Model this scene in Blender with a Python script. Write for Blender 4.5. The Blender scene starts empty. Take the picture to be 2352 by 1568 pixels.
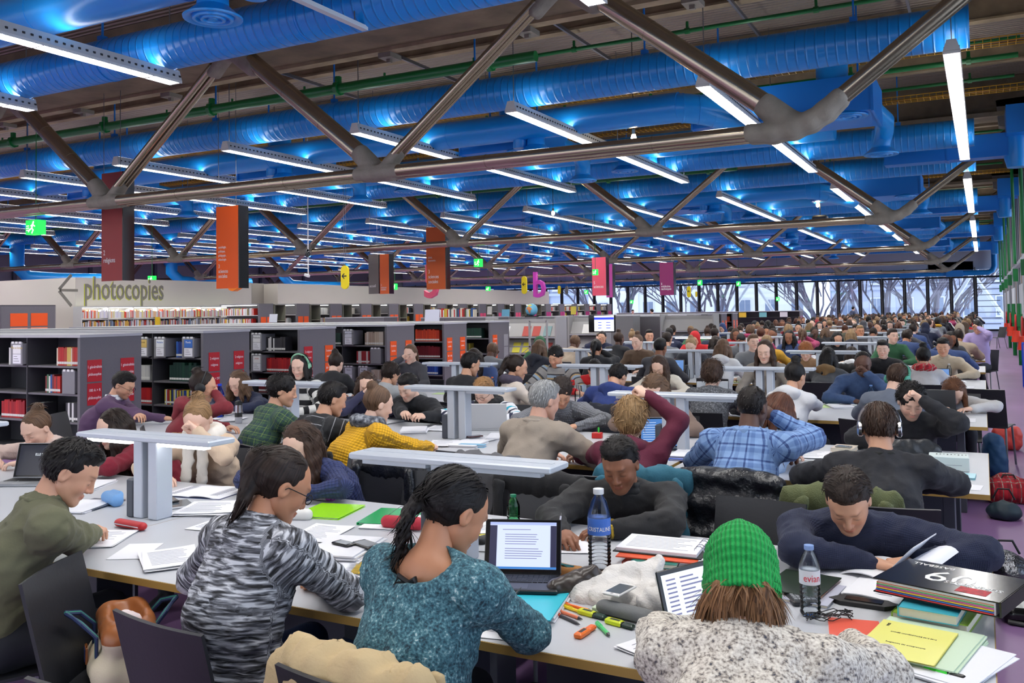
import bpy, bmesh, math, random, time
import numpy as np
from mathutils import Matrix, Vector, Euler
T0 = time.time()
SC = bpy.context.scene
COL = SC.collection
PI = math.pi
random.seed(7)

# ------------------------------------------------------------------ camera
EYE = 1.74
F_PX = 2043.3076
CX, CY = 1176.0, 640.0
RM = np.array([[0.8836, 0.4680, -0.0152], [-0.0306, 0.0255, -0.9992], [-0.4673, 0.8834, 0.0368]])
_v1 = np.array([2258.-CX, 699.-CY, F_PX]); _v1 /= np.linalg.norm(_v1)
_v2 = -np.array([-2690.-CX, 774.-CY, F_PX]); _v2 /= np.linalg.norm(_v2)
_v3 = np.cross(_v2, _v1)
RM = np.array([_v2, _v1, _v3]).T          # columns: world X, Y, Z seen in the camera (right, down, forward)
cam_d = bpy.data.cameras.new('camera')
cam = bpy.data.objects.new('camera', cam_d)
COL.objects.link(cam)
_m = Matrix((RM[0], -RM[1], -RM[2])).transposed().to_4x4()
_m.translation = (0, 0, EYE)
cam.matrix_world = _m
cam_d.sensor_width = 36.0
cam_d.lens = F_PX/2352*36.0
cam_d.shift_x = 0.0
cam_d.shift_y = -(784-CY)/2352
cam_d.clip_start = 0.05
cam_d.clip_end = 500
SC.camera = cam
SC.view_settings.view_transform = 'Standard'
SC.view_settings.look = 'None'
SC.view_settings.gamma = 1
SC.view_settings.use_curve_mapping = False
SC.view_settings.exposure = 0.46
SC.cycles.max_bounces = 6
SC.cycles.diffuse_bounces = 3
SC.cycles.glossy_bounces = 3
SC.cycles.transmission_bounces = 4
SC.cycles.transparent_max_bounces = 32
SC.cycles.caustics_reflective = False
SC.cycles.caustics_refractive = False
SC.cycles.sample_clamp_indirect = 4.0
SC.cycles.use_denoising = True

# overcast winter sky
world = bpy.data.worlds.new('overcast_sky'); SC.world = world
world.use_nodes = True
_nt = world.node_tree; _bg = _nt.nodes['Background']
_bg.inputs['Color'].default_value = (0.80, 0.88, 1.0, 1)
_bg.inputs['Strength'].default_value = 1.8
LAMP_EMIT = 33.0
LAMP_UP = 8.0

def pxat(px, py, z):
    """point of the plane z seen at the photograph's pixel (px, py); used to measure placements"""
    d = RM.T @ np.array([px-CX, py-CY, F_PX]); t = (z-EYE)/d[2]
    return float(d[0]*t), float(d[1]*t)

# ------------------------------------------------------------------ materials
MATS = {}
def mat(name, rgb, rough=.55, metal=0., emit=None, bump=None, mottle=None, objcol=False, spec=None, coat=0., trans=0., sheen=0.):
    """bump=(scale, strength, distance); mottle=(scale, amount) brightness variation of the paint itself"""
    if name in MATS: return MATS[name]
    m = bpy.data.materials.new(name); m.use_nodes = True; MATS[name] = m
    nt = m.node_tree; b = nt.nodes['Principled BSDF']
    b.inputs['Base Color'].default_value = (*rgb, 1)
    b.inputs['Roughness'].default_value = rough
    b.inputs['Metallic'].default_value = metal
    if spec is not None: b.inputs['Specular IOR Level'].default_value = spec
    if coat: b.inputs['Coat Weight'].default_value = coat; b.inputs['Coat Roughness'].default_value = .08
    if trans: b.inputs['Transmission Weight'].default_value = trans
    if sheen: b.inputs['Sheen Weight'].default_value = sheen
    if emit: b.inputs['Emission Color'].default_value = (*emit[0], 1); b.inputs['Emission Strength'].default_value = emit[1]
    src = None
    if objcol:
        oi = nt.nodes.new('ShaderNodeObjectInfo'); src = oi.outputs['Color']
    if mottle or bump:
        tc = nt.nodes.new('ShaderNodeTexCoord')
    if mottle:
        n = nt.nodes.new('ShaderNodeTexNoise'); n.inputs['Scale'].default_value = mottle[0]; n.inputs['Detail'].default_value = 4
        nt.links.new(tc.outputs['Object'], n.inputs['Vector'])
        mr = nt.nodes.new('ShaderNodeMapRange'); mr.inputs[1].default_value = .3; mr.inputs[2].default_value = .7
        mr.inputs[3].default_value = 1-mottle[1]; mr.inputs[4].default_value = 1+mottle[1]
        nt.links.new(n.outputs['Fac'], mr.inputs[0])
        vm = nt.nodes.new('ShaderNodeVectorMath'); vm.operation = 'SCALE'
        if src: nt.links.new(src, vm.inputs[0])
        else: vm.inputs[0].default_value = rgb
        nt.links.new(mr.outputs[0], vm.inputs['Scale'])
        src = vm.outputs[0]
    if src: nt.links.new(src, b.inputs['Base Color'])
    if bump:
        n2 = nt.nodes.new('ShaderNodeTexNoise'); n2.inputs['Scale'].default_value = bump[0]; n2.inputs['Detail'].default_value = 3
        nt.links.new(tc.outputs['Object'], n2.inputs['Vector'])
        bp = nt.nodes.new('ShaderNodeBump'); bp.inputs['Strength'].default_value = bump[1]; bp.inputs['Distance'].default_value = bump[2] if len(bump) > 2 else .01
        nt.links.new(n2.outputs['Fac'], bp.inputs['Height']); nt.links.new(bp.outputs[0], b.inputs['Normal'])
    return m

def wave_bump(m, axis, scale, strength, dist=.01, profile='SIN', thin=False):
    """regular relief (spiral seams, corrugation) added to a material"""
    nt = m.node_tree; b = nt.nodes['Principled BSDF']
    tc = nt.nodes.new('ShaderNodeTexCoord')
    w = nt.nodes.new('ShaderNodeTexWave'); w.bands_direction = axis; w.wave_profile = profile
    w.inputs['Scale'].default_value = scale; w.inputs['Distortion'].default_value = 0
    nt.links.new(tc.outputs['Object'], w.inputs['Vector'])
    out = w.outputs['Fac']
    if thin:
        r = nt.nodes.new('ShaderNodeMath'); r.operation = 'POWER'; r.inputs[1].default_value = 14
        nt.links.new(out, r.inputs[0]); out = r.outputs[0]
    bp = nt.nodes.new('ShaderNodeBump'); bp.inputs['Strength'].default_value = strength; bp.inputs['Distance'].default_value = dist
    nt.links.new(out, bp.inputs['Height']); nt.links.new(bp.outputs[0], b.inputs['Normal'])
    return m

def S(r, g, b):
    """display colour 0..255 to linear"""
    f = lambda c: ((c/255)/12.92 if c/255 <= .04045 else ((c/255+.055)/1.055)**2.4)
    return (f(r), f(g), f(b))

blue = mat('duct_blue_gloss', S(24, 146, 226), .3, spec=.5)
blue_sp = wave_bump(mat('duct_blue_spiral', S(20, 138, 222), .28, spec=.5), 'X', 2.3, .9, .014, thin=True)
blue_flat = mat('duct_blue_box', S(16, 122, 212), .4)
steel = mat('brushed_steel_clad', S(172, 158, 138), .24, .9)
cast = mat('cast_steel_paint', S(140, 132, 120), .75, bump=(40, .5, .01), mottle=(6, .12))
beam_m = mat('fireproofed_beam', S(160, 142, 112), .8, bump=(8, .4, .02), mottle=(2.5, .25))
deck_m = wave_bump(mat('ceiling_deck', S(150, 138, 124), .6, .2), 'Y', 2.4, .9, .05)
green = mat('pipe_green', S(14, 112, 52), .35)
yellow_t = mat('tray_yellow', S(200, 150, 30), .4, .3)
wire_m = mat('wire_steel', S(130, 130, 135), .4, .8)
lamp_m = mat('luminaire_aluminium', S(214, 212, 210), .45, .3)
lamp_dark = mat('luminaire_dark_vent', S(40, 40, 44), .6)
glow = mat('luminaire_diffuser', (1, 1, 1), .5, emit=((1, .985, .96), LAMP_EMIT))
glow_up = mat('luminaire_uplight', (1, 1, 1), .5, emit=((1, .985, .96), LAMP_UP))
glow_warm = mat('warm_spot_bulb', (1, .8, .5), .5, emit=((1, .72, .35), 60))
glow_task = mat('task_light_tube', (1, 1, 1), .5, emit=((1, 1, 1), 5))
alu = mat('lamp_bar_aluminium', S(196, 202, 212), .4, .25)
table_m = mat('table_laminate', S(192, 194, 200), .38, mottle=(3, .015))
edge_m = mat('table_ply_edge', S(176, 142, 74), .5)
panel_dk = mat('table_panel_anthracite', S(70, 74, 84), .5)
chair_m = mat('chair_shell_black', S(38, 39, 44), .42, bump=(60, .15, .003))
leg_m = mat('chair_leg_steel', S(120, 124, 130), .35, .7)
shelf_m = mat('shelf_grey', S(104, 102, 106), .5, mottle=(40, .03))
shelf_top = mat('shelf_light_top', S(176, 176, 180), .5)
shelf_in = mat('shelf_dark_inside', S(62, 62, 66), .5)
wallw = mat('partition_white', S(214, 208, 194), .8, mottle=(.6, .02))
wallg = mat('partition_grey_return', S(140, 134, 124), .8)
white = mat('white_paint', S(225, 225, 225), .5)
paper_m = mat('white_paper', S(238, 238, 244), .7)
black = mat('black_matt', S(18, 18, 20), .5)
blackg = mat('black_gloss', S(14, 14, 16), .18)
red_m = mat('hydrant_red', S(190, 22, 20), .35)
chrome = mat('chrome', S(200, 200, 205), .2, 1.)

def glass_mat(name, tint=(1, 1, 1), refl=.12, rough=.02):
    m = bpy.data.materials.new(name); m.use_nodes = True; nt = m.node_tree
    for n in list(nt.nodes): nt.nodes.remove(n)
    o = nt.nodes.new('ShaderNodeOutputMaterial'); t = nt.nodes.new('ShaderNodeBsdfTransparent'); g = nt.nodes.new('ShaderNodeBsdfGlossy')
    t.inputs[0].default_value = (*tint, 1); g.inputs['Roughness'].default_value = rough
    lw = nt.nodes.new('ShaderNodeFresnel'); lw.inputs[0].default_value = 1.45
    mx = nt.nodes.new('ShaderNodeMixShader')
    nt.links.new(lw.outputs[0], mx.inputs[0]); nt.links.new(t.outputs[0], mx.inputs[1]); nt.links.new(g.outputs[0], mx.inputs[2]); nt.links.new(mx.outputs[0], o.inputs[0])
    MATS[name] = m
    return m
glass = glass_mat('window_glass', (.92, .95, 1))
pet = glass_mat('clear_plastic', (.93, .96, .98))
pet_blue = glass_mat('blue_plastic', (.08, .25, .85))
pet_green = glass_mat('green_plastic', (.35, .8, .5))

# ------------------------------------------------------------------ mesh helpers
class MB:
    """collects boxes, tubes, lathes and sheets; build() links them as one mesh object"""
    def __init__(s): s.v = []; s.f = []; s.mi = []; s.n = 0; s.cur = 0
    def add(s, v, f, mi=None):
        v = np.asarray(v, float).reshape(-1, 3)
        s.v.append(v); s.f += [tuple(i+s.n for i in q) for q in f]; s.mi += [s.cur if mi is None else mi]*len(f); s.n += len(v); return s
    def box(s, x0, x1, y0, y1, z0, z1, M=None, mi=None):
        v = np.array([(x, y, z) for z in (z0, z1) for y in (y0, y1) for x in (x0, x1)], float)
        if M is not None: v = xf(v, M)
        return s.add(v, [(0, 2, 3, 1), (4, 5, 7, 6), (0, 1, 5, 4), (2, 6, 7, 3), (0, 4, 6, 2), (1, 3, 7, 5)], mi)
    def rbox(s, x0, x1, y0, y1, z0, z1, r, M=None, mi=None):
        """box with its upright and horizontal edges chamfered"""
        v = []
        for z, i in ((z0, r), (z0+r, 0), (z1-r, 0), (z1, r)):
            a, b, c, d = x0+i, x1-i, y0+i, y1-i
            q = r*.7
            v += [(a+q, c, z), (b-q, c, z), (b, c+q, z), (b, d-q, z), (b-q, d, z), (a+q, d, z), (a, d-q, z), (a, c+q, z)]
        v = np.array(v, float)
        if M is not None: v = xf(v, M)
        f = [tuple(range(7, -1, -1)), tuple(range(24, 32))]
        for k in range(3):
            for i in range(8):
                j = (i+1) % 8
                f.append((k*8+i, k*8+j, k*8+8+j, k*8+8+i))
        return s.add(v, f, mi)
    def tube(s, pts, r, n=8, cap=True, mi=None, flat=1.0):
        pts = [np.array(p, float) for p in pts]; m = len(pts)
        rr = [r]*m if np.isscalar(r) else list(r)
        v = []; up = None
        for i, p in enumerate(pts):
            t = (pts[min(i+1, m-1)]-pts[max(i-1, 0)]); t = t/(np.linalg.norm(t)+1e-9)
            if up is None:
                up = np.array([0, 0, 1.]) if abs(t[2]) < .9 else np.array([1., 0, 0])
            a = np.cross(up, t); a /= np.linalg.norm(a)+1e-9; b = np.cross(t, a); up = b
            for k in range(n):
                c, q = math.cos(2*PI*k/n), math.sin(2*PI*k/n)
                v.append(p+rr[i]*(c*a+q*b*flat))
        f = []
        for i in range(m-1):
            for k in range(n):
                j = (k+1) % n
                f.append((i*n+k, i*n+j, (i+1)*n+j, (i+1)*n+k))
        if cap: f += [tuple(range(n-1, -1, -1)), tuple((m-1)*n+k for k in range(n))]
        return s.add(v, f, mi)
    def lathe(s, prof, n=16, M=None, mi=None):
        v = []
        for r, z in prof:
            for k in range(n): v.append((r*math.cos(2*PI*k/n), r*math.sin(2*PI*k/n), z))
        v = np.array(v)
        if M is not None: v = xf(v, M)
        f = []
        for i in range(len(prof)-1):
            for k in range(n):
                j = (k+1) % n
                f.append((i*n+k, i*n+j, (i+1)*n+j, (i+1)*n+k))
        if prof[0][0] > 1e-4: f.append(tuple(range(n-1, -1, -1)))
        if prof[-1][0] > 1e-4: f.append(tuple((len(prof)-1)*n+k for k in range(n)))
        return s.add(v, f, mi)
    def prism(s, poly, z0, z1, M=None, mi=None):
        n = len(poly); v = np.array([(x, y, z0) for x, y in poly]+[(x, y, z1) for x, y in poly], float)
        if M is not None: v = xf(v, M)
        f = [tuple(range(n-1, -1, -1)), tuple(range(n, 2*n))]+[(i, (i+1) % n, n+(i+1) % n, n+i) for i in range(n)]
        return s.add(v, f, mi)
    def sheet(s, fn, nu, nv, thick=0., M=None, mi=None):
        """surface fn(u, v) with both sides if thick"""
        g = np.array([[fn(i/nu, j/nv) for j in range(nv+1)] for i in range(nu+1)], float)
        P = g.reshape(-1, 3); w = nv+1
        q = [(i*w+j, (i+1)*w+j, (i+1)*w+j+1, i*w+j+1) for i in range(nu) for j in range(nv)]
        if thick:
            du = np.gradient(g, axis=0); dv = np.gradient(g, axis=1); nn = np.cross(du, dv); nn /= np.linalg.norm(nn, axis=2, keepdims=True)+1e-9
            P2 = (g-nn*thick).reshape(-1, 3); k = len(P)
            q2 = [tuple(reversed([i+k for i in a])) for a in q]
            rim = [i*w for i in range(nu+1)]+[nu*w+j for j in range(1, nv+1)]+[i*w+nv for i in range(nu-1, -1, -1)]+[j for j in range(nv-1, 0, -1)]
            q3 = [(rim[(i+1) % len(rim)], rim[i], rim[i]+k, rim[(i+1) % len(rim)]+k) for i in range(len(rim))]
            P = np.vstack([P, P2]); q = q+q2+q3
        if M is not None: P = xf(P, M)
        return s.add(P, q, mi)
    def mesh(s, name, mats, smooth=False):
        me = bpy.data.meshes.new(name)
        V = np.vstack(s.v) if s.v else np.zeros((0, 3))
        me.from_pydata(V.tolist(), [], s.f)
        for m in (mats if isinstance(mats, (list, tuple)) else [mats]): me.materials.append(m)
        if any(s.mi): me.polygons.foreach_set('material_index', s.mi)
        if smooth:
            me.polygons.foreach_set('use_smooth', [True]*len(me.polygons))
            if smooth != 'all':
                me.update(); me.set_sharp_from_angle(angle=math.radians(40))
        me.update(); return me
    def build(s, name, mats, parent=None, smooth=False, **kw):
        return link(name, s.mesh(name, mats, smooth), parent, **kw)

def xf(v, M):
    A = np.array(M); return v @ A[:3, :3].T + A[:3, 3]
def MT(x=0, y=0, z=0, rz=0, rx=0, ry=0):
    return Matrix.Translation((x, y, z)) @ Euler((rx, ry, rz)).to_matrix().to_4x4()
def link(name, me, parent=None, loc=None, rz=None, M=None):
    o = bpy.data.objects.new(name, me); COL.objects.link(o)
    if parent is not None: o.parent = parent
    if loc is not None: o.location = loc
    if rz is not None: o.rotation_euler = (0, 0, rz)
    if M is not None: o.matrix_local = M
    return o
def tag(o, label=None, cat=None, group=None, kind=None):
    if label: o['label'] = label
    if cat: o['category'] = cat
    if group: o['group'] = group
    if kind: o['kind'] = kind
    return o
def empty(name, loc=(0, 0, 0), rz=0., label=None, cat=None, group=None, kind=None):
    o = bpy.data.objects.new(name, None); COL.objects.link(o)
    o.location = loc; o.rotation_euler = (0, 0, rz); o.empty_display_size = .1
    return tag(o, label, cat, group, kind)
def kids(o):
    return [c for c in CH.get(o.name, [])] if o.name in CH else list(o.children)
CH = {}
def dup(o, parent=None, loc=None, rz=None, label=None, tree=None):
    """copy of a thing with copies of its parts and their sub-parts; mesh data shared"""
    tree = tree or tree_of(o)
    def rec(t, par):
        c = t[0].copy(); COL.objects.link(c)
        if par is not None: c.parent = par
        for s in t[1]: rec(s, c)
        return c
    c = rec(tree, parent)
    if loc is not None: c.location = loc
    if rz is not None: c.rotation_euler = (0, 0, rz)
    if label: c['label'] = label
    return c
def tree_of(o):
    key = o.name
    if key not in CH: CH[key] = (o, [tree_of(c) for c in o.children])
    return CH[key]
ORD = ['first', 'second', 'third', 'fourth', 'fifth', 'sixth', 'seventh', 'eighth', 'ninth', 'tenth', 'eleventh', 'twelfth', 'thirteenth', 'fourteenth', 'fifteenth', 'sixteenth', 'seventeenth', 'eighteenth', 'nineteenth', 'twentieth', 'twenty-first', 'twenty-second', 'twenty-third', 'twenty-fourth', 'twenty-fifth', 'twenty-sixth', 'twenty-seventh', 'twenty-eighth', 'twenty-ninth', 'thirtieth']

# ------------------------------------------------------------------ signed-distance modelling (bodies, castings, bags)
def rc(a, b, r1, r2=None, k=.03, flat=None, cut=False, kn=None):
    """tapered round limb from a to b; flat=(axis, factor) squashes it along axis"""
    return dict(t='c', a=np.array(a, float), b=np.array(b, float), r1=r1, r2=r1 if r2 is None else r2, k=k, flat=flat, cut=cut)
def el(c, r, k=.02, R=None, cut=False):
    """ellipsoid; R = 3x3 rows local axes"""
    return dict(t='e', c=np.array(c, float), r=np.array(r, float), k=k, R=None if R is None else np.array(R, float), cut=cut)
def pdist(p, P):
    if p['t'] == 'c':
        a, b = p['a'], p['b']
        Q = P
        if p['flat'] is not None:
            ax, fa = p['flat']; ax = np.array(ax, float); ax /= np.linalg.norm(ax)
            w = (Q-a) @ ax; Q = Q+(w*(1/fa-1))[:, None]*ax
            wb = (b-a) @ ax; b = b+wb*(1/fa-1)*ax
        ab = b-a; L2 = ab @ ab+1e-12
        t = np.clip(((Q-a) @ ab)/L2, 0, 1)
        d = np.linalg.norm(Q-a-t[:, None]*ab, axis=1)-(p['r1']+(p['r2']-p['r1'])*t)
        if p['flat'] is not None: d = d*min(1., (p['flat'][1]+1)/2)
        return d
    Q = P-p['c']
    if p['R'] is not None: Q = Q @ p['R'].T
    r = p['r']; k0 = np.linalg.norm(Q/r, axis=1); k1 = np.linalg.norm(Q/(r*r), axis=1)+1e-9
    return k0*(k0-1)/k1
def pbox(p):
    if p['t'] == 'c':
        m = max(p['r1'], p['r2'])
        if p['flat'] is not None: m *= max(1, p['flat'][1])
        return np.minimum(p['a'], p['b'])-m, np.maximum(p['a'], p['b'])+m
    m = p['r'].max(); return p['c']-m, p['c']+m
def sdf_mesh(prims, h, disp=None, lo=None, hi=None, post=None):
    """smooth union of prims meshed by surface nets; returns verts, quads"""
    bb = [pbox(p) for p in prims if not p['cut']]
    L = np.min([b[0] for b in bb], axis=0)-3*h-.01; U = np.max([b[1] for b in bb], axis=0)+3*h+.01
    if lo is not None: L = np.maximum(L, lo)
    if hi is not None: U = np.minimum(U, hi)
    n = np.ceil((U-L)/h).astype(int)+1
    D = np.full(n, .5, np.float32)
    ax = [L[i]+h*np.arange(n[i]) for i in range(3)]
    for p in prims:
        k = p['k']; b0, b1 = pbox(p); mrg = k+3*h
        s0 = np.clip(np.floor((b0-mrg-L)/h).astype(int), 0, n); s1 = np.clip(np.ceil((b1+mrg-L)/h).astype(int)+1, 0, n)
        if (s1 <= s0).any(): continue
        sl = tuple(slice(s0[i], s1[i]) for i in range(3))
        G = np.stack(np.meshgrid(*[ax[i][sl[i]] for i in range(3)], indexing='ij'), -1)
        d = pdist(p, G.reshape(-1, 3)).reshape(G.shape[:3]).astype(np.float32)
        o = D[sl]
        if p['cut']:
            d = -d; hh = np.clip(.5-.5*(o-d)/k, 0, 1); D[sl] = o*(1-hh)+d*hh+k*hh*(1-hh)
            D[sl] = np.maximum(D[sl], np.maximum(o, d))
        else:
            hh = np.clip(.5+.5*(o-d)/k, 0, 1); D[sl] = o*(1-hh)+d*hh-k*hh*(1-hh)
    if disp is not None or post is not None:
        mask = np.abs(D) < .05 if post is None else np.abs(D) < .4
        idx = np.nonzero(mask)
        P = np.stack([ax[i][idx[i]] for i in range(3)], -1)
        if disp is not None: D[idx] += disp(P).astype(np.float32)
        if post is not None: D[idx] = post(P, D[idx]).astype(np.float32)
    D[0] = D[-1] = .1; D[:, 0] = D[:, -1] = .1; D[:, :, 0] = D[:, :, -1] = .1
    # surface nets
    inside = D < 0
    c = np.zeros(np.array(D.shape)-1, np.int8)
    for dx in (0, 1):
        for dy in (0, 1):
            for dz in (0, 1):
                c += inside[dx:dx+c.shape[0], dy:dy+c.shape[1], dz:dz+c.shape[2]]
    act = np.nonzero((c > 0) & (c < 8))
    A = np.stack(act, -1); N = len(A)
    idx = -np.ones(c.shape, np.int32); idx[act] = np.arange(N)
    acc = np.zeros((N, 3)); cnt = np.zeros(N)
    cor = [(0, 0, 0), (1, 0, 0), (0, 1, 0), (1, 1, 0), (0, 0, 1), (1, 0, 1), (0, 1, 1), (1, 1, 1)]
    vals = [D[A[:, 0]+o[0], A[:, 1]+o[1], A[:, 2]+o[2]].astype(float) for o in cor]
    for i, j in ((0, 1), (2, 3), (4, 5), (6, 7), (0, 2), (1, 3), (4, 6), (5, 7), (0, 4), (1, 5), (2, 6), (3, 7)):
        a, b = vals[i], vals[j]; m = (a < 0) != (b < 0)
        t = np.where(m, a/(a-b+1e-12), 0)
        p = np.array(cor[i])[None]+t[:, None]*(np.array(cor[j])-np.array(cor[i]))[None]
        acc += p*m[:, None]; cnt += m
    V = L+h*(A+acc/cnt[:, None])
    F = []
    for a in range(3):
        b, e = (a+1) % 3, (a+2) % 3
        sh = list(D.shape); s0 = [slice(1, None)]*3
        i0 = [slice(None)]*3; i1 = [slice(None)]*3
        i0[a] = slice(0, -1); i1[a] = slice(1, None)
        m = inside[tuple(i0)] != inside[tuple(i1)]
        sgn = inside[tuple(i0)]
        w = np.stack(np.nonzero(m), -1)
        ok = (w[:, b] > 0) & (w[:, e] > 0) & (w[:, b] < D.shape[b]-1) & (w[:, e] < D.shape[e]-1)
        w = w[ok]
        def g(db, de):
            q = w.copy(); q[:, b] -= db; q[:, e] -= de
            return idx[q[:, 0], q[:, 1], q[:, 2]]
        q = np.stack([g(1, 1), g(0, 1), g(0, 0), g(1, 0)], -1)
        s = sgn[w[:, 0], w[:, 1], w[:, 2]]
        q[~s] = q[~s][:, ::-1]
        F.append(q)
    F = np.vstack(F); F = F[(F >= 0).all(1)]
    return V, F
def np_mesh(name, V, F, mats, smooth=True, attrs=None, fmat=None):
    me = bpy.data.meshes.new(name)
    nv, nf = len(V), len(F)
    me.vertices.add(nv); me.vertices.foreach_set('co', V.astype(np.float32).ravel())
    k = F.shape[1]
    me.loops.add(nf*k); me.loops.foreach_set('vertex_index', F.astype(np.int32).ravel())
    me.polygons.add(nf); me.polygons.foreach_set('loop_start', np.arange(0, nf*k, k, dtype=np.int32))
    for m in (mats if isinstance(mats, (list, tuple)) else [mats]): me.materials.append(m)
    if fmat is not None: me.polygons.foreach_set('material_index', fmat.astype(np.int32))
    if smooth: me.polygons.foreach_set('use_smooth', np.ones(nf, bool))
    for an, (typ, data) in (attrs or {}).items():
        at = me.attributes.new(an, typ, 'POINT')
        at.data.foreach_set('color' if typ == 'FLOAT_COLOR' else 'vector', data.astype(np.float32).ravel())
    me.update(calc_edges=True); me.validate(); return me
def wob(P, f, s=0):
    """cheap smooth pseudo-noise"""
    x, y, z = P[:, 0]*f, P[:, 1]*f, P[:, 2]*f
    return (np.sin(x*1.0+y*.7+s)*np.sin(y*1.3-z*.9+s*1.7)+np.sin(z*1.6+x*.6+s*2.3)*np.sin(x*1.9-y*1.1+s*.6)+.5*np.sin(2.7*x+1.9*z+s)*np.sin(2.3*y-2.9*z+3*s))/2.5
# ================================================================== THE SETTING
def struct(name, mb, m, parent=None, smooth=False):
    o = mb.build(name, m, parent, smooth)
    if parent is None: o['kind'] = 'structure'
    return o
YT = [-1.5+12.5*j for j in range(6)]        # truss lines
YW = 66.0                                    # end glass wall
XR = 1.15                                    # right facade
XL = -46.0
ZC = 7.0
floor_m = mat('floor_purple_rubber', S(142, 106, 152), .42, mottle=(.9, .10), bump=(90, .12, .002))
struct('floor', MB().box(XL, XR+.5, -14, YW+.3, -.2, 0), floor_m)
struct('ceiling', MB().box(XL, XR+.6, -14, YW+.3, ZC, ZC+.15), deck_m)

txt_cache = {}
def text_mesh(s, size, m, depth=.002, sx=.82, align='LEFT'):
    key = (s, size, m.name, depth, align)
    bold = .012 if size > .9 else .0
    if key in txt_cache: return txt_cache[key]
    c = bpy.data.curves.new('lettering', 'FONT'); c.body = s; c.size = size; c.extrude = depth; c.align_x = align; c.resolution_u = 2; c.offset = bold*size
    o = bpy.data.objects.new('lettering', c); COL.objects.link(o)
    dg = bpy.context.evaluated_depsgraph_get(); dg.update()
    me = bpy.data.meshes.new_from_object(o.evaluated_get(dg))
    bpy.data.objects.remove(o); bpy.data.curves.remove(c)
    me.transform(Matrix.Diagonal((sx, 1, 1, 1)))
    me.materials.clear(); me.materials.append(m); me.name = 'lettering'
    txt_cache[key] = me; return me
def letter(parent, s, size, m, x, y, z, rz=0., rx=PI/2, sx=.82, align='LEFT', depth=.002, name='lettering'):
    """lettering standing upright; rz turns it about the vertical"""
    M = Matrix.Translation((x, y, z)) @ Matrix.Rotation(rz, 4, 'Z') @ Matrix.Rotation(rx, 4, 'X')
    return link(name, text_mesh(s, size, m, depth, sx, align), parent, M=M)
ink_w = mat('print_white', (.9, .9, .9), .6)
ink_k = mat('print_black', S(30, 30, 35), .6)
ink_g = mat('print_grey', S(128, 124, 112), .6)
ink_y = mat('print_yellow_green', S(196, 200, 40), .6)

# ---- ceiling joists (one per line) and fireproofed beams belong to the trusses below
for j, yt in enumerate(YT):
    for q, off in enumerate((3.1, 6.2, 9.3)):
        mb = MB(); y = yt+off
        mb.box(XL, XR+.4, y-.012, y+.012, 6.62, ZC); mb.box(XL, XR+.4, y-.1, y+.1, 6.60, 6.64)
        struct('trim_%d' % (j*3+q+1), mb, beam_m)

# ---- trusses
NODE_X = [-1.9-6.15*k for k in range(8)]
def lower_node():
    P = [rc((-.36, -.105, -.0), (.36, -.105, -.0), .098, k=.03), rc((-.36, .105, -.0), (.36, .105, -.0), .098, k=.03),
         rc((-.12, 0, .08), (-.37, 0, .33), .16, .152, k=.07), rc((.13, -.065, .09), (.33, -.065, .285), .085, .072, k=.06), rc((.13, .065, .09), (.33, .065, .285), .085, .072, k=.06),
         rc((-.36, 0, .095), (.36, 0, .095), .02, k=.03, flat=((0, 1, 0), 6)), rc((-.2, 0, -.085), (.2, 0, -.085), .035, k=.04, flat=((0, 1, 0), 3))]
    V, F = sdf_mesh(P, .018); return np_mesh('node_casting', V, F, cast)
def elbow_node():
    P = []
    c = np.array([(-.54, 0, 0), (-.3, 0, -.015), (-.05, 0, .01), (.15, 0, .075), (.33, 0, .18), (.48, 0, .31)])
    for a, b in zip(c[:-1], c[1:]):
        for y in (-.105, .105): P.append(rc(a+(0, y, 0), b+(0, y*.9, 0), .112, .108, k=.05))
    P += [rc((-.12, 0, .1), (-.37, 0, .33), .17, .155, k=.08), el((.05, 0, .09), (.28, .1, .09), k=.08)]
    V, F = sdf_mesh(P, .02); return np_mesh('node_casting', V, F, cast)
def upper_node():
    P = [rc((-.05, 0, .05), (-.4, -.07, -.27), .12, .075, k=.08), rc((-.05, 0, .05), (-.4, .07, -.27), .12, .075, k=.08), rc((.1, 0, .05), (.48, 0, -.28), .19, .155, k=.08), el((0, 0, .12), (.6, .2, .10), k=.08)]
    V, F = sdf_mesh(P, .022); return np_mesh('node_casting', V, F, cast)
me_lo, me_el, me_up = lower_node(), elbow_node(), upper_node()
ZL, ZU = 3.87, 6.16
XD = XL+.12
tname = ['truss behind the viewer', 'nearest roof truss crossing the whole room', 'second roof truss from the front', 'third roof truss from the front', 'fourth roof truss from the front', 'farthest roof truss before the end windows']
mb = MB(); mb.tube([(-.0, 0, 0), (1, 0, 0)], 1, 20); 
def strut_mesh(a, b, r, double=False):
    mb = MB()
    a, b = np.array(a, float), np.array(b, float)
    if double:
        for y in (-.078, .078): mb.tube([a+(0, y, 0), b+(0, y, 0)], r, 14)
    else: mb.tube([a, b], r, 20)
    for t in (.33, .66):
        p = a+(b-a)*t; d = (b-a)/np.linalg.norm(b-a)*.012
        for y in ((-.078, .078) if double else (0,)): mb.tube([p-d+(0, y, 0), p+d+(0, y, 0)], r*1.025, 16)
    return mb.mesh('brace', steel, True)
me_thick = strut_mesh((-.34, 0, .31), (-2.62, 0, 2.12), .138)
me_thin = strut_mesh((.30, 0, .26), (2.72, 0, 2.14), .062, True)
me_end = strut_mesh((.42, 0, .27), (2.8, 0, 2.05), .088, True)
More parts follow.
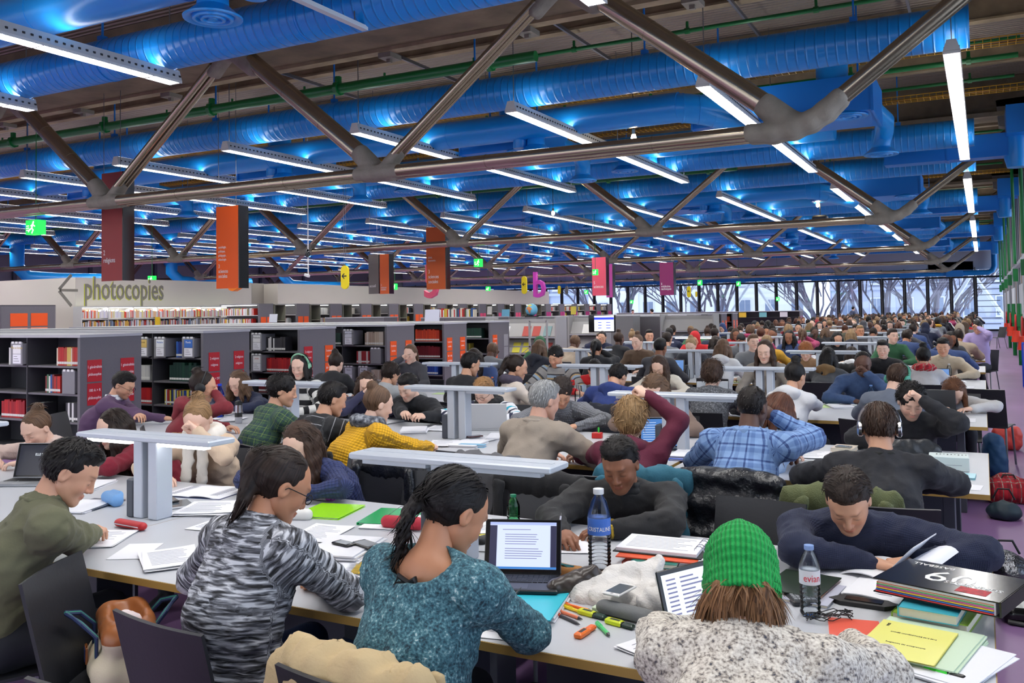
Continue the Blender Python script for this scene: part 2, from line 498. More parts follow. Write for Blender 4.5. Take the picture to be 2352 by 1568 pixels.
for j, yt in enumerate(YT):
    t = empty('roof_truss', (0, yt, 0), label='stainless clad '+tname[j], cat='truss')
    mb = MB(); 
    for y in (-.105, .105):
        mb.tube([(XD, y, ZL), (-2.3, y, ZL)], .092, 18)
        for k in range(8):
            for dx in (-.85, 1.6, 3.1): mb.tube([(-1.9-6.15*k+dx-3.4, y, ZL), (-1.9-6.15*k+dx-3.38, y, ZL)], .096, 18)
    mb.build('lower_chord', steel, t, True)
    RX = Matrix(((0, 0, 1, 0), (1, 0, 0, 0), (0, 1, 0, 0), (0, 0, 0, 1)))
    mb = MB(); mb.prism([(-.12, 6.14), (.95, 6.14), (1.02, 6.3), (1.02, 6.99), (-.2, 6.99), (-.2, 6.3)], XL+.05, XR+.2, M=RX); mb.build('upper_beam', mat('fireproofed_beam_dark', S(128, 112, 88), .85, bump=(6, .5, .03), mottle=(1.6, .3)), t)
    for y0_, y1_ in ((-.26, -.1), (.92, 1.12)): MB().prism([(y0_, 6.08), (y1_, 6.08), (y1_, 6.18), (y0_, 6.18)], XL+.05, XR+.2, M=RX).build('flange', beam_m, t)
    for k, x in enumerate(NODE_X):
        link('node_casting', me_el if k == 0 else me_lo, t, loc=(x, 0, ZL))
        link('brace', me_thick, t, loc=(x, 0, ZL))
        link('brace', me_end if k == 0 else me_thin, t, loc=(x, 0, ZL))
        if x-3.08 > XL: link('node_casting', me_up, t, loc=(x-3.08, 0, ZU))
    mb = MB(); mb.prism([(-.55, 5.85), (-.2, 5.75), (.3, 5.95), (.8, 6.35), (.8, 6.5), (-.6, 6.45)], -.2, .2, M=Matrix(((1, 0, 0, XR-.15), (0, 0, 1, 0), (0, 1, 0, 0), (0, 0, 0, 1))))
    mb.build('bracket', cast, t)
    if 1 <= j <= 3:
        for q in range(8): 
            MB().box(-3.6-2.6*q, -3.35-2.6*q, .98, 1.3, 6.0, 6.08).box(-3.52-2.6*q, -3.44-2.6*q, 1.1, 1.16, 5.94, 6.0).build('clamp', cast, t)

# ---- ducts
def diffuser_mesh():
    mb = MB(); mb.lathe([(.001, -.02), (.05, -.03), (.06, 0), (.09, 0), (.10, -.035), (.13, -.035), (.14, .0), (.17, .0), (.18, -.03), (.21, -.03), (.22, .01), (.27, -.02), (.31, -.02), (.315, .0), (.26, .04), (.17, .12), (.155, .45), (.001, .45)][::-1], 28)
    return mb.mesh('diffuser', blue, True)
me_diff = diffuser_mesh()
mb = MB(); mb.lathe([(.001, -.16), (.135, -.16), (.14, -.15), (.14, .12), (.001, .12)][::-1], 20); me_cap = mb.mesh('inspection_cap', blue, True)
mb = MB(); mb.box(-.012, .012, -.012, .012, 0, 1.25).box(-.05, .05, -.05, .05, -.02, .1); me_hang = mb.mesh('hanger', blue_flat)
def duct(x0, x1, y, z, r, spiral, label, diffs=(), caps=(), hang=(), group='blue round ceiling ducts'):
    t = empty('air_duct', (0, y, z), label=label, cat='duct', group=group)
    mb = MB(); mb.tube([(x0, 0, 0), (x1, 0, 0)], r, 28)
    n = int((x1-x0)/ (2.4 if not spiral else 3.6))
    for i in range(1, n+1):
        x = x1-i*(x1-x0)/(n+1); mb.tube([(x-.02, 0, 0), (x+.02, 0, 0)], r*1.02, 28)
    mb.build('duct_run', blue_sp if spiral else blue, t, True)
    for x in diffs: link('diffuser', me_diff, t, loc=(x, .1, -r-.22))
    for x in caps: link('inspection_cap', me_cap, t, loc=(x, .05, -r+.02))
    for x in hang: link('hanger', me_hang, t, loc=(x, 0, r-.03))
    return t
NB = ['in the bay above the viewer', 'in the bay behind the nearest truss', 'in the bay behind the second truss', 'in the bay behind the third truss', 'in the bay behind the fourth truss', 'in the last bay before the end windows']
for j, yt in enumerate(YT):
    last = j == 5
    hx = [-1.5-3.1*k for k in range(14)] if j < 3 else []
    duct(XD, -.05, yt+2.3, 5.47, .29, True, 'spiral blue duct nearest its truss, '+NB[j], hang=hx)
    if last: continue
    if j > 0:
        duct(XD, -4.5, yt+3.75, 5.2, .26, False, 'smooth blue duct beside the first spiral duct, '+NB[j], diffs=[-7.3-6.15*k for k in range(5)], caps=[-7.0+.0-6.15*k-.6 for k in range(5)])
        mb = MB(); arc = [(-4.6, yt+3.75, 5.2)]+[(-4.6+.75*math.sin(a), yt+3.75+.75*(1-math.cos(a)), 5.2-.1*a) for a in np.linspace(.2, 1.1, 6)]
        e = arc[-1]; arc.append((e[0]+.55, e[1]+.95, e[2]-.12)); mb.tube(arc, .25, 24)
        for i in (1, 3, 5): mb.tube([np.array(arc[i])-(.012, 0.006, 0), np.array(arc[i])+(.012, .006, 0)], .258, 24)
        o = mb.build('duct_elbow', blue, None, True); tag(o, 'blue bent duct turning into the box '+NB[j], 'duct', 'bent duct pieces')
    duct(XD, -2.6 if j else -5.2, yt+8.3, 5.45, .27, False, 'smooth blue duct beside the last spiral duct, '+NB[j], diffs=[-7.25-6.15*k for k in range(6)], caps=[-6.6-6.15*k for k in range(6)])
    duct(XD, -.05, yt+9.75, 5.32, .29, True, 'spiral blue duct farthest from its truss, '+NB[j], hang=hx)
    # plenum boxes
    for k in range(4 if j < 4 else 2):
        if j == 0: break
        x1 = -1.5-6.15*k; x0 = x1-3.0+(1.3 if k else 0)
        t = empty('duct_box', (0, yt+4.5, 0), label='blue rectangular duct box, %s one from the right, %s' % (ORD[k], NB[j]), cat='duct box', group='blue duct boxes')
        MB().box(x0, x1, 0, 1.5, 4.95, 5.55).box(x0-.02, x0+.02, -.02, 1.52, 4.93, 5.57).box(x1-.02, x1+.02, -.02, 1.52, 4.93, 5.57).build('box_body', blue_flat, t)
        mb = MB(); mb.tube([(x1-.65, .3, 5.5), (x1-.65, .3, 6.3)], .26, 24); mb.build('riser', blue, t, True)
        MB().box(x0+.3, x0+.33, .7, .73, 5.5, 6.99).box(x1-.3, x1-.27, .7, .73, 5.5, 6.99).build('hanger', blue_flat, t)
        mb = MB(); mb.tube([(x1-.15, 1.4, 5.25), (x1+.0, 2.1, 5.15), (x1-.05, 2.5, 5.0), (x1-.12, 2.62, 4.8), (x1-.12, 2.62, 4.6)], .17, 20); mb.build('branch_duct', blue, t, True)
        link('diffuser', me_diff, t, loc=(x1-.12, 2.62, 4.62)); link('diffuser', me_diff, t, loc=(x1-.4, .25, 4.93))
    # rectangular duct to the right facade
    if j >= 1:
        t = empty('facade_duct', (0, yt+11.0, 0), label='blue flat duct leading to the right facade '+NB[j], cat='duct', group='flat facade ducts')
        MB().box(-1.9, XR-.1, -.1, .35, 4.95, 5.45).box(-.62, -.57, -.12, .37, 4.93, 5.47).build('duct_run', blue_flat, t)
        MB().box(.55, XR+.1, -.6, .5, 5.35, 5.95).build('air_box', blue_flat, t)
        mb = MB(); mb.lathe([(.001, 4.7), (.2, 4.7), (.26, 4.95), (.26, 5.4), (.001, 5.4)], 20, MT(.75, .1, 0)); mb.build('outlet', blue, t, True)

# ---- pipes and trays
def pipe(y, z, r, x0, x1, m, label, group, fit=0, cat='pipe', name='sprinkler_pipe'):
    mb = MB(); mb.tube([(x0, 0, 0), (x1, 0, 0)], r, 10)
    if fit:
        x = x1-.8
        while x > x0+1 and x > -26: mb.tube([(x-.04, 0, 0), (x+.04, 0, 0)], r*1.5, 8); mb.tube([(x, 0, 0), (x, 0, r+.12)], r*.7, 6); x -= fit
    o = mb.build(name, m, None, True); o.location = (0, y, z); tag(o, label, cat, group)
for j, yt in enumerate(YT):
    if j < 5:
        pipe(yt+1.05, 5.62, .085, XD, -5.9, green, 'thick green pipe running along the truss '+NB[j], 'thick green pipes', 3)
        for off, z, nm in ((3.1, 6.35, 'first'), (6.2, 6.3, 'second'), (7.2, 6.25, 'third'), (9.3, 6.35, 'fourth')):
            pipe(yt+off+.2, z, .035 if off != 7.2 else .05, XD if j else -18, .7, green, 'thin green sprinkler pipe, %s across, %s' % (nm, NB[j]), 'thin green sprinkler pipes', 2.05)
    if 1 <= j <= 4 or j == 0:
        for q, off in enumerate((5.2, 8.85)):
            t = empty('cable_tray', (0, yt+off+.3, 6.0), label='yellow wire cable tray, %s of two, %s' % (('nearer', 'farther')[q], NB[j]), cat='cable tray', group='yellow cable trays')
            mb = MB(); x0 = -30 if j < 3 else -20
            for yy, zz in ((-.15, .08), (.15, .08), (-.15, 0), (.15, 0), (0, 0)): mb.box(x0, .9, yy-.006, yy+.006, zz-.006, zz+.006)
            mb.build('rail', yellow_t, t)
            mb = MB(); x = x0
            while x < .9: mb.box(x, x+.01, -.155, .155, -.008, .003); mb.box(x, x+.01, -.158, -.148, 0, .085); mb.box(x, x+.01, .148, .158, 0, .085); x += .12 if j < 3 else .3
            tag(mb.build('rung', yellow_t, t), kind='stuff')
            mb = MB(); 
            for yy in (-.08, -.03, .05): mb.tube([(x0, yy, .02), (.9, yy, .02)], .014, 5)
            mb.build('cable', mat('cable_dark', S(80, 50, 40), .6), t)
for i, (x, y) in enumerate([(-6.1, 13.6), (-3.3, 13.9), (-9.4, 13.2), (-.9, 14.4), (-12, 13), (-7, 5)]):
    o = MB().box(-.02, .02, -2.6, 2.6, 0, .06).box(-.015, .015, -1, -.97, 0, .5).build('ceiling_rail', wire_m)
    o.location = (x, y, 6.45); tag(o, 'steel mounting rail under the ceiling deck, %s of six counted from the first built' % ORD[i], 'rail')

# ---- suspended luminaires
def luminaire(L):
    t = empty('ceiling_lamp', (0, 0, 0))
    w0, w1 = .055, .1
    mb = MB(); mb.prism([(-w0, .14), (-w1, 0), (-w1, -.008), (-w1+.012, -.008), (-w1+.012, .004), (w1-.012, .004), (w1-.012, -.008), (w1, -.008), (w1, 0), (w0, .14)], 0, L, M=Matrix(((1, 0, 0, 0), (0, 0, 1, 0), (0, 1, 0, 0), (0, 0, 0, 1))))
    mb.build('housing', lamp_m, t)
    MB().add([(-w1+.014, .02, 0), (w1-.014, .02, 0), (w1-.014, L-.02, 0), (-w1+.014, L-.02, 0)], [(0, 3, 2, 1)]).build('diffuser', glow, t)
    MB().add([(-w0+.006, .02, .1415), (w0-.006, .02, .1415), (w0-.006, L-.02, .1415), (-w0+.006, L-.02, .1415)], [(0, 1, 2, 3)]).build('uplight', glow_up, t)
    mb = MB()
    y = .05
    while y < L: mb.box(-w1+.012, w1-.012, y, y+.006, -.03, -.003); y += .16
    for yy in np.arange(0, L, 1.55): mb.box(-w1, w1, yy, yy+.02, -.032, -.002)
    mb.box(-w1-.002, -w1+.004, 0, L, -.034, .0); mb.box(w1-.004, w1+.002, 0, L, -.034, .0)
    mb.build('louvre', lamp_m, t)
    mb = MB()
    for sgn in (-1, 1):
        y = .06
        while y < L:
            xx = sgn*(w0+.026); mb.box(xx-.011, xx+.011, y, y+.03, .045, .07, mi=0); y += .1
    tag(mb.build('vent_slot', lamp_dark, t), kind='stuff')
    for y in (.02, L-.02): MB().prism([(-w1, -.03), (w1, -.03), (w0, .145), (-w0, .145)], y-.012, y+.012, M=Matrix(((1, 0, 0, 0), (0, 0, 1, 0), (0, 1, 0, 0), (0, 0, 0, 1)))).build('end_cap', lamp_m, t)
    for y in (.12, L*.5, L-.12): MB().box(-.006, .006, y-.006, y+.006, .11, 2.1).build('suspension_rod', wire_m, t)
    return t
LX = [-.25]+[-3.4-3.06*k for k in range(13)]
lum = luminaire(9.3); lumf = luminaire(8.2)
used = {lum.name: 0, lumf.name: 0}
for j in range(-1, 6):
    y0 = -14 if j < 0 else YT[j]+(1.25 if j else 1.72)
    base = lumf if j < 1 or j == 5 else lum
    if j == 5: y0 = YT[5]+.8; 
    for i, x in enumerate(LX):
        if j == 5 and i > 99: continue
        if j == 5 or (j == 0 and i == 2): continue
        lab = 'long fluorescent ceiling lamp, %s from the right facade, %s' % (ORD[i], NB[j] if j >= 0 else 'behind the viewer')
        if used[base.name] == 0: o = base; used[base.name] = 1
        else: o = dup(base)
        o.location = (x, y0, 4.9); tag(o, lab, 'ceiling lamp', 'long ceiling lamps')
# an unlit bare lamp rail near the viewer
t = empty('lamp_rail', (-6.2, 3.1, 5.0), label='thin unlit white lamp rail hanging top centre', cat='lamp rail')
MB().box(-.04, .04, 0, 5.1, 0, .05).build('rail', mat('rail_white', S(205, 210, 215), .4), t)
for y in (.3, 2.7, 4.9): MB().box(-.005, .005, y, y+.01, .04, 1.9).build('suspension_rod', wire_m, t)

# warm spots
for x, y, z, lb in ((-5.5, 15.2, 4.88, 'bare warm bulb hanging near the blue pipe'), (-4.4, 28.5, 4.9, 'warm spot over a dark loudspeaker'), (-11.5, 24.5, 4.75, 'warm spot above the brown economics banner')):
    t = empty('spot_lamp', (x, y, z), label=lb, cat='spot lamp')
    mb = MB(); mb.lathe([(.001, -.1), (.035, -.085), (.05, -.03), (.035, .03), (.001, .03)], 12); mb.build('bulb', glow_warm, t, True)
    MB().lathe([(.03, .02), (.035, .12), (.001, .12)], 10).build('socket', wire_m, t)
    MB().box(-.006, .006, -.006, .006, .1, 7-z).build('cable', black, t)
t = empty('loudspeaker', (-4.35, 28.6, 4.35), label='dark box loudspeaker hanging under the warm spot', cat='loudspeaker'); MB().rbox(-.22, .22, -.18, .18, -.15, .2, .04).build('cabinet', black, t); MB().box(-.17, .17, -.19, -.18, -.1, .15).build('grille', lamp_dark, t); MB().box(-.01, .01, -.01, .01, .2, 2.64).build('rod', black, t)

# ---- left partition with the photocopies sign, lit shelf
PX = -24.8
struct('wall_left', MB().prism([(XL, 18.0), (PX, 18.0), (PX, 25.5), (PX-.2, 25.5), (PX-.2, 18.2), (XL, 18.2)], 0, 3.0), wallw)
struct('wall_back', MB().box(PX-.9, PX-.75, 25.5, 27, 0, 3.02).box(PX-.9, PX, 25.5, 25.52, 0, 3.0), wallg)
struct('wall_centre', MB().box(PX-.2, PX, 27, 52, 0, 3.0).box(PX-.9, PX, 26.95, 27.0, 0, 3.0), wallw)
sign = empty('wall_sign', (PX, 18.2, 2.34), label='grey lettering photocopies with an arrow on the white partition', cat='sign')
L1 = letter(sign, 'photocopies', 1.02, ink_g, .012, .1, 0, PI/2, sx=.60, depth=.004)
_w = L1.data.vertices; _mx = max(v.co.x for v in _w); _s = 3.05/_mx; L1.scale = (_s, 1, 1)
L0 = letter(sign, 'photocopies', 1.02, ink_y, .005, .075, -.02, PI/2, sx=.60, depth=.003); L0.scale = (_s*1.005, 1.03, 1)
L0.name = 'lettering_outline'
mb = MB(); mb.box(.0, .014, -.72, -.12, .22, .30); mb.box(0, .014, 0, .62, 0, .09, M=MT(0, -.72, .25, 0, math.radians(48))); mb.box(0, .014, 0, .62, -.09, 0, M=MT(0, -.72, .27, 0, math.radians(-48)))
mb.build('arrow', ink_g, sign)
for v in (0,): pass

# ---- left far facade and rear technical wall
wf = struct('wall_left_far', MB().box(XL-.3, XL, -14, YW, 0, ZC), mat('far_wall_grey', S(120, 122, 128), .7))
for k in range(12):
    o = MB().box(XL+.0, XL+.15, 2+4.6*k, 2.2+4.6*k, 0, ZC).build('pier', mat('far_pier', S(70, 75, 85), .6), wf)
for k in range(5):
    mb = MB(); y = 8+9*k; mb.tube([(-40, y, 5.5), (-40, y, 4.2), (-39.6, y+.3, 3.7), (-39, y+1.4, 3.6), (-38, y+4, 3.6)], .32, 16)
    tag(mb.build('far_duct', blue, None, True), 'dark blue bent duct standing by the left facade, %s from the front' % ORD[k], 'duct', 'bent ducts at the left facade')

# ---- end glass wall
MULX = [1.0-1.42*k-.0 for k in range(34)]
MW = 1.425
ew = struct('wall_end', MB().box(XL, XR+.4, YW, YW+.25, 4.05, ZC).box(XL, XR+.4, YW, YW+.2, -.05, .12), mat('end_wall_grey', S(204, 208, 216), .6))
mul_m = mat('mullion_steel', S(88, 88, 90), .35, .8)
mul_k = mat('mullion_black', S(22, 24, 30), .5)
xs = [-.42-MW*k for k in range(33)]
w1 = struct('window_1', MB().box(XL, XR, YW+.08, YW+.09, .1, 3.55), glass)
for k, x in enumerate(xs):
    MB().box(x-.11, x+.11, YW-.02, YW+.12, 0, 3.6).build('mullion', mul_k, w1)
    MB().box(x-.035, x+.035, YW-.1, YW-.01, 0, 4.2).build('mullion', mul_m, w1)
MB().box(XL, XR, YW-.05, YW+.1, 3.5, 3.62).build('head_rail', mul_k, w1)
MB().box(XL, XR, YW-.05, YW+.1, 0.0, .12).build('sill', mul_k, w1)
for k in range(8): MB().box(-.32, 1.0, YW-.02, YW+.08, .45+.38*k, .49+.38*k).build('louvre', mul_k, w1)
MB().box(-3.2, -.5, YW+.0, YW+.06, 3.75, 4.6).build('upper_glazing', mat('upper_glass_grey', S(190, 205, 225), .7), w1)
t = empty('window_duct', (0, YW-.45, 3.82), label='blue round duct along the top of the end windows', cat='duct')
mb = MB(); mb.tube([(XD, 0, 0), (.35, 0, 0), (.6, 0, .12), (.72, 0, .4), (.72, 0, 1.6)], .17, 20); mb.build('duct_run', blue, t, True)
for k in range(13): MB().box(-1.1-2.85*k, -2.1-2.85*k, -.24, .2, -.22, .17).build('air_box', mat('duct_blue_light', S(40, 150, 235), .4), t)
# ---- outside: pale facades, bare trees, white braces
ext_m = mat('limestone_facade', S(226, 230, 238), .85, mottle=(.15, .08))
exw_m = mat('outside_window_glass', S(120, 135, 160), .3)
exb_m = mat('grey_render_facade', S(176, 184, 206), .85, mottle=(.1, .1))
def building(x0, x1, y, m, h, label, nx, px=2.6):
    t = empty('town_building', (x0, y, -12), label=label, cat='building')
    MB().box(0, x1-x0, 0, 8, 0, h).build('wall', m, t)
    fr = mat('outside_window_frame', S(225, 228, 235), .7)
    mbf = MB().box(-.06, 1.26, -.1, .0, -.06, 2.06).box(-.1, 1.3, -.2, .0, -.16, -.06); mf = mbf.mesh('window_frame', fr)
    mp = MB().box(.05, .57, -.14, -.1, .05, 1.95).box(.63, 1.15, -.14, -.1, .05, 1.95).mesh('pane', exw_m)
    for i in range(nx):
        for q in range(3):
            f = link('window', mf, t, loc=(1.2+i*px, 0, 9.0+q*3.6)); link('pane', mp, f)
    for q in range(4): MB().box(0, x1-x0, -.35, 0, 8.3+q*3.6, 8.6+q*3.6).build('cornice', m, t)
    for i in range(nx//2): MB().box(.2+i*px*2, .7+i*px*2, -.2, 0, 8, 20).build('pilaster', m, t)
building(-62, -40, 96, exb_m, 34, 'grey town building outside the left end windows', 8)
building(-39, -16, 92, ext_m, 34, 'pale stone building with tall windows outside', 9)
building(-15, 12, 104, exb_m, 26, 'bluish grey building outside the right end windows', 9, 3.0)
bark = mat('bare_tree_bark', S(98, 96, 112), .9)
def tree(x, y, seed, h, label):
    rnd = random.Random(seed); mb = MB(); t = empty('bare_tree', (x, y, -10), label=label, cat='tree', group='bare winter trees outside')
    def br(p, d, L, r, lv, lim):
        q = p+d*L; m = (p+q)/2+np.array([rnd.uniform(-1, 1), rnd.uniform(-1, 1), rnd.uniform(-.3, .6)])*L*.08
        (mt if lv < 1 else mb).tube([p, m, q], [r, r*.85, r*.68], 5 if lv > 1 else 8, cap=False)
        if lv >= lim: return
        for i in range(4 if lv else 5):
            a = rnd.uniform(0, 2*PI); s = rnd.uniform(.45, .9)
            e = np.array([math.cos(a), math.sin(a)*.8, 0])
            dd = d*1.0+e*s+np.array([0, 0, .25]); dd /= np.linalg.norm(dd)
            br(q if i < 2 else p+(q-p)*rnd.uniform(.5, .95), dd, L*rnd.uniform(.62, .82), r*.62, lv+1, lim)
    mt = MB(); br(np.array([0, 0, 0.]), np.array([0, 0, 1.]), h*.42, .26, 0, 5)
    mt.build('trunk', bark, t, True); tag(mb.build('branches', bark, t, True), kind='stuff')
for i, (x, y, h) in enumerate([(-7.2, 78, 21), (-12, 80, 20), (-21, 79, 20), (-31, 80, 21), (-3.5, 84, 19)]):
    tree(x, y, 11+i, h, 'bare tree outside the end windows, %s from the right' % ['second', 'third', 'fourth', 'fifth', 'first'][i])
braces = mat('white_outer_brace', S(225, 232, 240), .5)
for i, (xa, xb) in enumerate([(-.6, 2.4), (-3.6, -.6), (-15.6, -12.6), (-18.9, -15.6)]):
    mb = MB(); mb.tube([(xa, 69, 3.9 if i % 2 == 0 else -1), (xb, 69, -1 if i % 2 == 0 else 3.9)], .13, 10)
    tag(mb.build('facade_brace', braces, None, True), 'white slanting facade brace outside the glass, %s from the right' % ORD[i], 'brace', 'white outer braces')

# ---- right facade
wr = struct('wall_right', MB().box(XR+.25, XR+.35, -14, YW, 5.6, ZC).box(XR+.1, XR+.3, -14, YW, 0, .35), mat('facade_lower_grey', S(150, 152, 158), .5))
struct('window_2', MB().box(XR+.2, XR+.21, -14, YW, .35, 5.6), glass)
pm = [mat('facade_post_light', S(188, 188, 192), .4, .4), mat('facade_post_dark', S(60, 62, 66), .5), mat('facade_post_tan', S(150, 120, 96), .5)]
for k in range(64):
    y = 14+.81*k
    MB().box(XR+.0, XR+.18, -.035, .035, 0, 5.9).build('post', pm[(0, 1, 0, 0, 2, 0, 1)[k % 7]], wr).location = (0, y, 0)
for k in range(6):
    y = 15.5+8.6*k
    MB().box(XR-.02, XR+.2, 0, 3.4, .35, 2.4).build('panel', mat('white_facade_panel', S(214, 216, 220), .5), wr).location = (0, y, 0)
MB().box(XR-.12, XR+.02, 12, YW, 3.0, 3.12).build('cable_duct', pm[0], wr)
for k in range(7):
    y = 19+6.6*k; mb = MB(); mb.tube([(.93, y, 6.99), (.93, y, 3.0)], .045, 8); mb.tube([(.93, y, 6.3), (.93, y, 6.2)], .08, 8)
    mb.box(.86, 1.0, y-.06, y+.06, 2.45, 2.85)
    tag(mb.build('riser_pipe', green, None, True), 'green vertical pipe with a green box by the right facade, %s from the front' % ORD[k], 'pipe', 'green risers at the right facade')
def hydrant(y, k):
    t = empty('hose_reel', (.93, y, 0), label='red hose reel on a green post by the right facade, %s from the front' % ORD[k], cat='hose reel', group='red hose reels')
    mb = MB(); mb.tube([(-.02, -.32, 0), (-.02, -.32, 1.75)], .06, 10); mb.box(-.09, .05, -.4, -.24, 1.1, 1.45); mb.build('post', green, t, True)
    MT_ = MT(.05, .1, 1.15, 0, 0, PI/2)
    mb = MB(); mb.lathe([(.001, -.02), (.05, -.02), (.33, -.015), (.35, 0), (.35, .02), (.001, .02)], 24, MT(-.12, .1, 1.1, 0, 0, PI/2)); mb.build('reel_disc', red_m, t, True)
    mb = MB(); mb.lathe([(.1, -.01), (.31, -.01), (.31, .1), (.1, .1)], 24, MT(-.1, .1, 1.1, 0, 0, PI/2)); mb.build('hose', black, t, True)
    mb = MB(); mb.lathe([(.001, -.02), (.35, -.02), (.35, .01), (.001, .01)], 24, MT(.05, .1, 1.1, 0, 0, PI/2)); mb.build('reel_disc', red_m, t, True)
    b = MB(); b.lathe([(.09, .55), (.15, .56), (.12, .74), (.11, .88), (.001, .88)], 16, MT(-.1, -.3, .1)); bo = b.build('fire_bucket', mat('bucket_orange_red', S(226, 56, 26), .35), t, True)
    MB().box(-.2, -.19, -.36, -.24, .75, .80).build('label_plate', white, t)
for k, y in enumerate((24.5, 29.5, 35, 41)): hydrant(y, k)
t = empty('bin_frame', (.72, 21.2, 0), label='blue frame stand holding a clear rubbish bag in the aisle', cat='bin')
mb = MB(); fb = mat('frame_blue', S(40, 70, 190), .4)
for x in (-.02, .45):
    for y in (0, .4): mb.tube([(x, y, 0), (x, y, .92)], .016, 6)
mb.tube([(-.02, 0, .92), (.45, 0, .92), (.45, .4, .92), (-.02, .4, .92), (-.02, 0, .92)], .018, 6); mb.build('frame', fb, t)
P = [rc((.22, .2, .85), (.22, .2, .25), .2, .17, k=.03)]
V, F = sdf_mesh(P, .03, disp=lambda P: .012*wob(P, 30)); o = link('bag', np_mesh('bag', V, F, glass_mat('clear_bag', (.8, .84, .88))), t)
P = [el((.26, .16, .35), (.1, .1, .08)), el((.2, .25, .55), (.07, .08, .07))]
V, F = sdf_mesh(P, .025); link('rubbish', np_mesh('rubbish', V, F, red_m), t)
# ================================================================== SHELVES, SIGNS, DISPLAYS
rs = random.Random(5)
def cmat(c, rough=.5):
    return mat('colour_%d_%d_%d' % c, S(*c), rough)
book_obj = mat('book_cloth', (.5, .5, .5), .55, objcol=True)
label_m = mat('spine_label', S(225, 225, 220), .6)
def book_mesh(w, h, d):
    mb = MB(); mb.box(0, w*.94, 0, d, 0, h); mb.box(.001, w*.93, -.0008, .001, .02, .05, mi=1)
    return mb.mesh('book', [book_obj, label_m])
BM = [book_mesh(w, h, .17) for w, h in ((.03, .21), (.038, .23), (.05, .25), (.024, .22), (.06, .27))]
BK = [0]
def book_row(parent_y, x0, x1, z, cols, label, group, single=True, face=0, sizes=(0, 1, 3), tilt=False, ymax=None):
    """books standing with spines to -Y from x0 to x1 on height z"""
    W = {0: .03, 1: .038, 2: .05, 3: .024, 4: .06}
    x = x0; mb = MB(); mats = []
    rows = []
    while True:
        k = rs.choice(sizes)
        if x+W[k] > x1: break
        rows.append((x, k, rs.choice(cols))); x += W[k]
    if single:
        for x, k, c in rows:
            o = bpy.data.objects.new('book', BM[k]); COL.objects.link(o); o.location = (x, parent_y, z); o.color = (*S(*c), 1)
            tag(o, label, 'book', group); BK[0] += 1
    else:
        cs = sorted(set(c for _, _, c in rows)); H = {0: .21, 1: .23, 2: .25, 3: .22, 4: .27}
        for x, k, c in rows: mb.box(x, x+W[k]*.92, parent_y, parent_y+.17, z, z+H[k]*rs.uniform(.9, 1), mi=cs.index(c))
        if rows:
            o = mb.build('book_row', [cmat(c) for c in cs]); tag(o, label, 'books', None, 'stuff')
REDS = [(168, 24, 32), (150, 16, 28), (182, 30, 30)]; DARKR = [(110, 18, 30), (96, 14, 26)]; GRN = [(18, 62, 48), (16, 50, 44)]; BLU = [(30, 60, 140), (24, 48, 120), (40, 90, 170)]
WHT = [(222, 222, 218), (205, 205, 200), (190, 192, 190)]; BLK = [(30, 30, 34), (50, 50, 54), (215, 215, 212)]; ORG = [(196, 60, 22), (180, 50, 24)]; BEI = [(188, 172, 150), (170, 150, 130), (200, 190, 172)]
MIX = [(190, 40, 30), (200, 170, 60), (225, 220, 210), (60, 70, 80), (40, 80, 140), (120, 40, 40), (210, 200, 180), (70, 110, 80)]
def sign_plate(parent, x, y, z, w, h, col, lines, rz, size=.045):
    """coloured plate with white lettering fixed to an end panel"""
    o = MB().box(0, w, -.008, 0, 0, h).build('sign_plate', mat('sign_%d_%d_%d' % col, S(*col), .4), parent)
    o.matrix_local = Matrix.Translation((x, y, z)) @ Matrix.Rotation(rz, 4, 'Z')
    for dx, dz, tx, sc in lines:
        letter(o, tx, size*sc, ink_w, dx*w, -.0085, dz*h, sx=.8, align='CENTER', depth=.0004)
    return o
RED_S, ORG_S, MAG_S, PNK_S = (186, 24, 38), (236, 88, 22), (176, 30, 110), (222, 70, 110)
def low_shelf(y, idx, x1, nb, plates, rows, depth=.9, top=1.5, single=True, label='', upto=3):
    """double-sided grey periodicals shelf running to the left from its end panel at x1"""
    t = empty('shelf_unit', (x1, y, 0), label=label, cat='shelf', group='low grey shelf ranges')
    MB().rbox(-.05, 0, 0, depth, 0, top, .004).build('end_panel', shelf_m, t)
    L = nb*1.0
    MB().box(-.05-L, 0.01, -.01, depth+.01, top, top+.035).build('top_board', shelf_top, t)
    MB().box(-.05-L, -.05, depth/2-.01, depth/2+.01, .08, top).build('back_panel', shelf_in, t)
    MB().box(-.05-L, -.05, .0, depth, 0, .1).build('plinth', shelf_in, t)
    up = MB().box(-.008, .008, 0.01, depth-.01, 0, top).mesh('upright', shelf_in)
    for b in range(1, nb+1): link('upright', up, t, loc=(-.05-b, 0, 0))
    bd = MB().box(-.99, -.01, .02, depth/2-.01, -.012, .012).mesh('shelf_board', shelf_m)
    n = min(nb, upto)
    for b in range(n):
        for q in range(1, 4): link('shelf_board', bd, t, loc=(-.05-b, 0, .1+.345*q))
    for i, (px, col, lines) in enumerate(plates):
        sign_plate(t, .0, px, .95, .2 if len(plates) < 7 else .2, .27, col, lines[0], PI/2, .05); sign_plate(t, .0, px, .66, .2, .27, col, lines[1], PI/2, .05)
    for (b, lv, x0f, x1f, cols, sizes, desc) in rows:
        z = (.1+.345*lv if lv else .1)+.014
        book_row(y+.06, x1-.05-b-1+x0f, x1-.05-b-1+x1f, z, cols, '%s, %s board, %s shelf range' % (desc, ('bottom', 'second', 'third', 'top')[lv], ('nearest', 'second', 'third', 'fourth', 'fifth', 'sixth', 'seventh', 'eighth', 'ninth', 'tenth', 'eleventh', 'twelfth', 'thirteenth')[idx-1]), '%s, range %d' % (desc, idx), single, sizes=sizes)
    return t
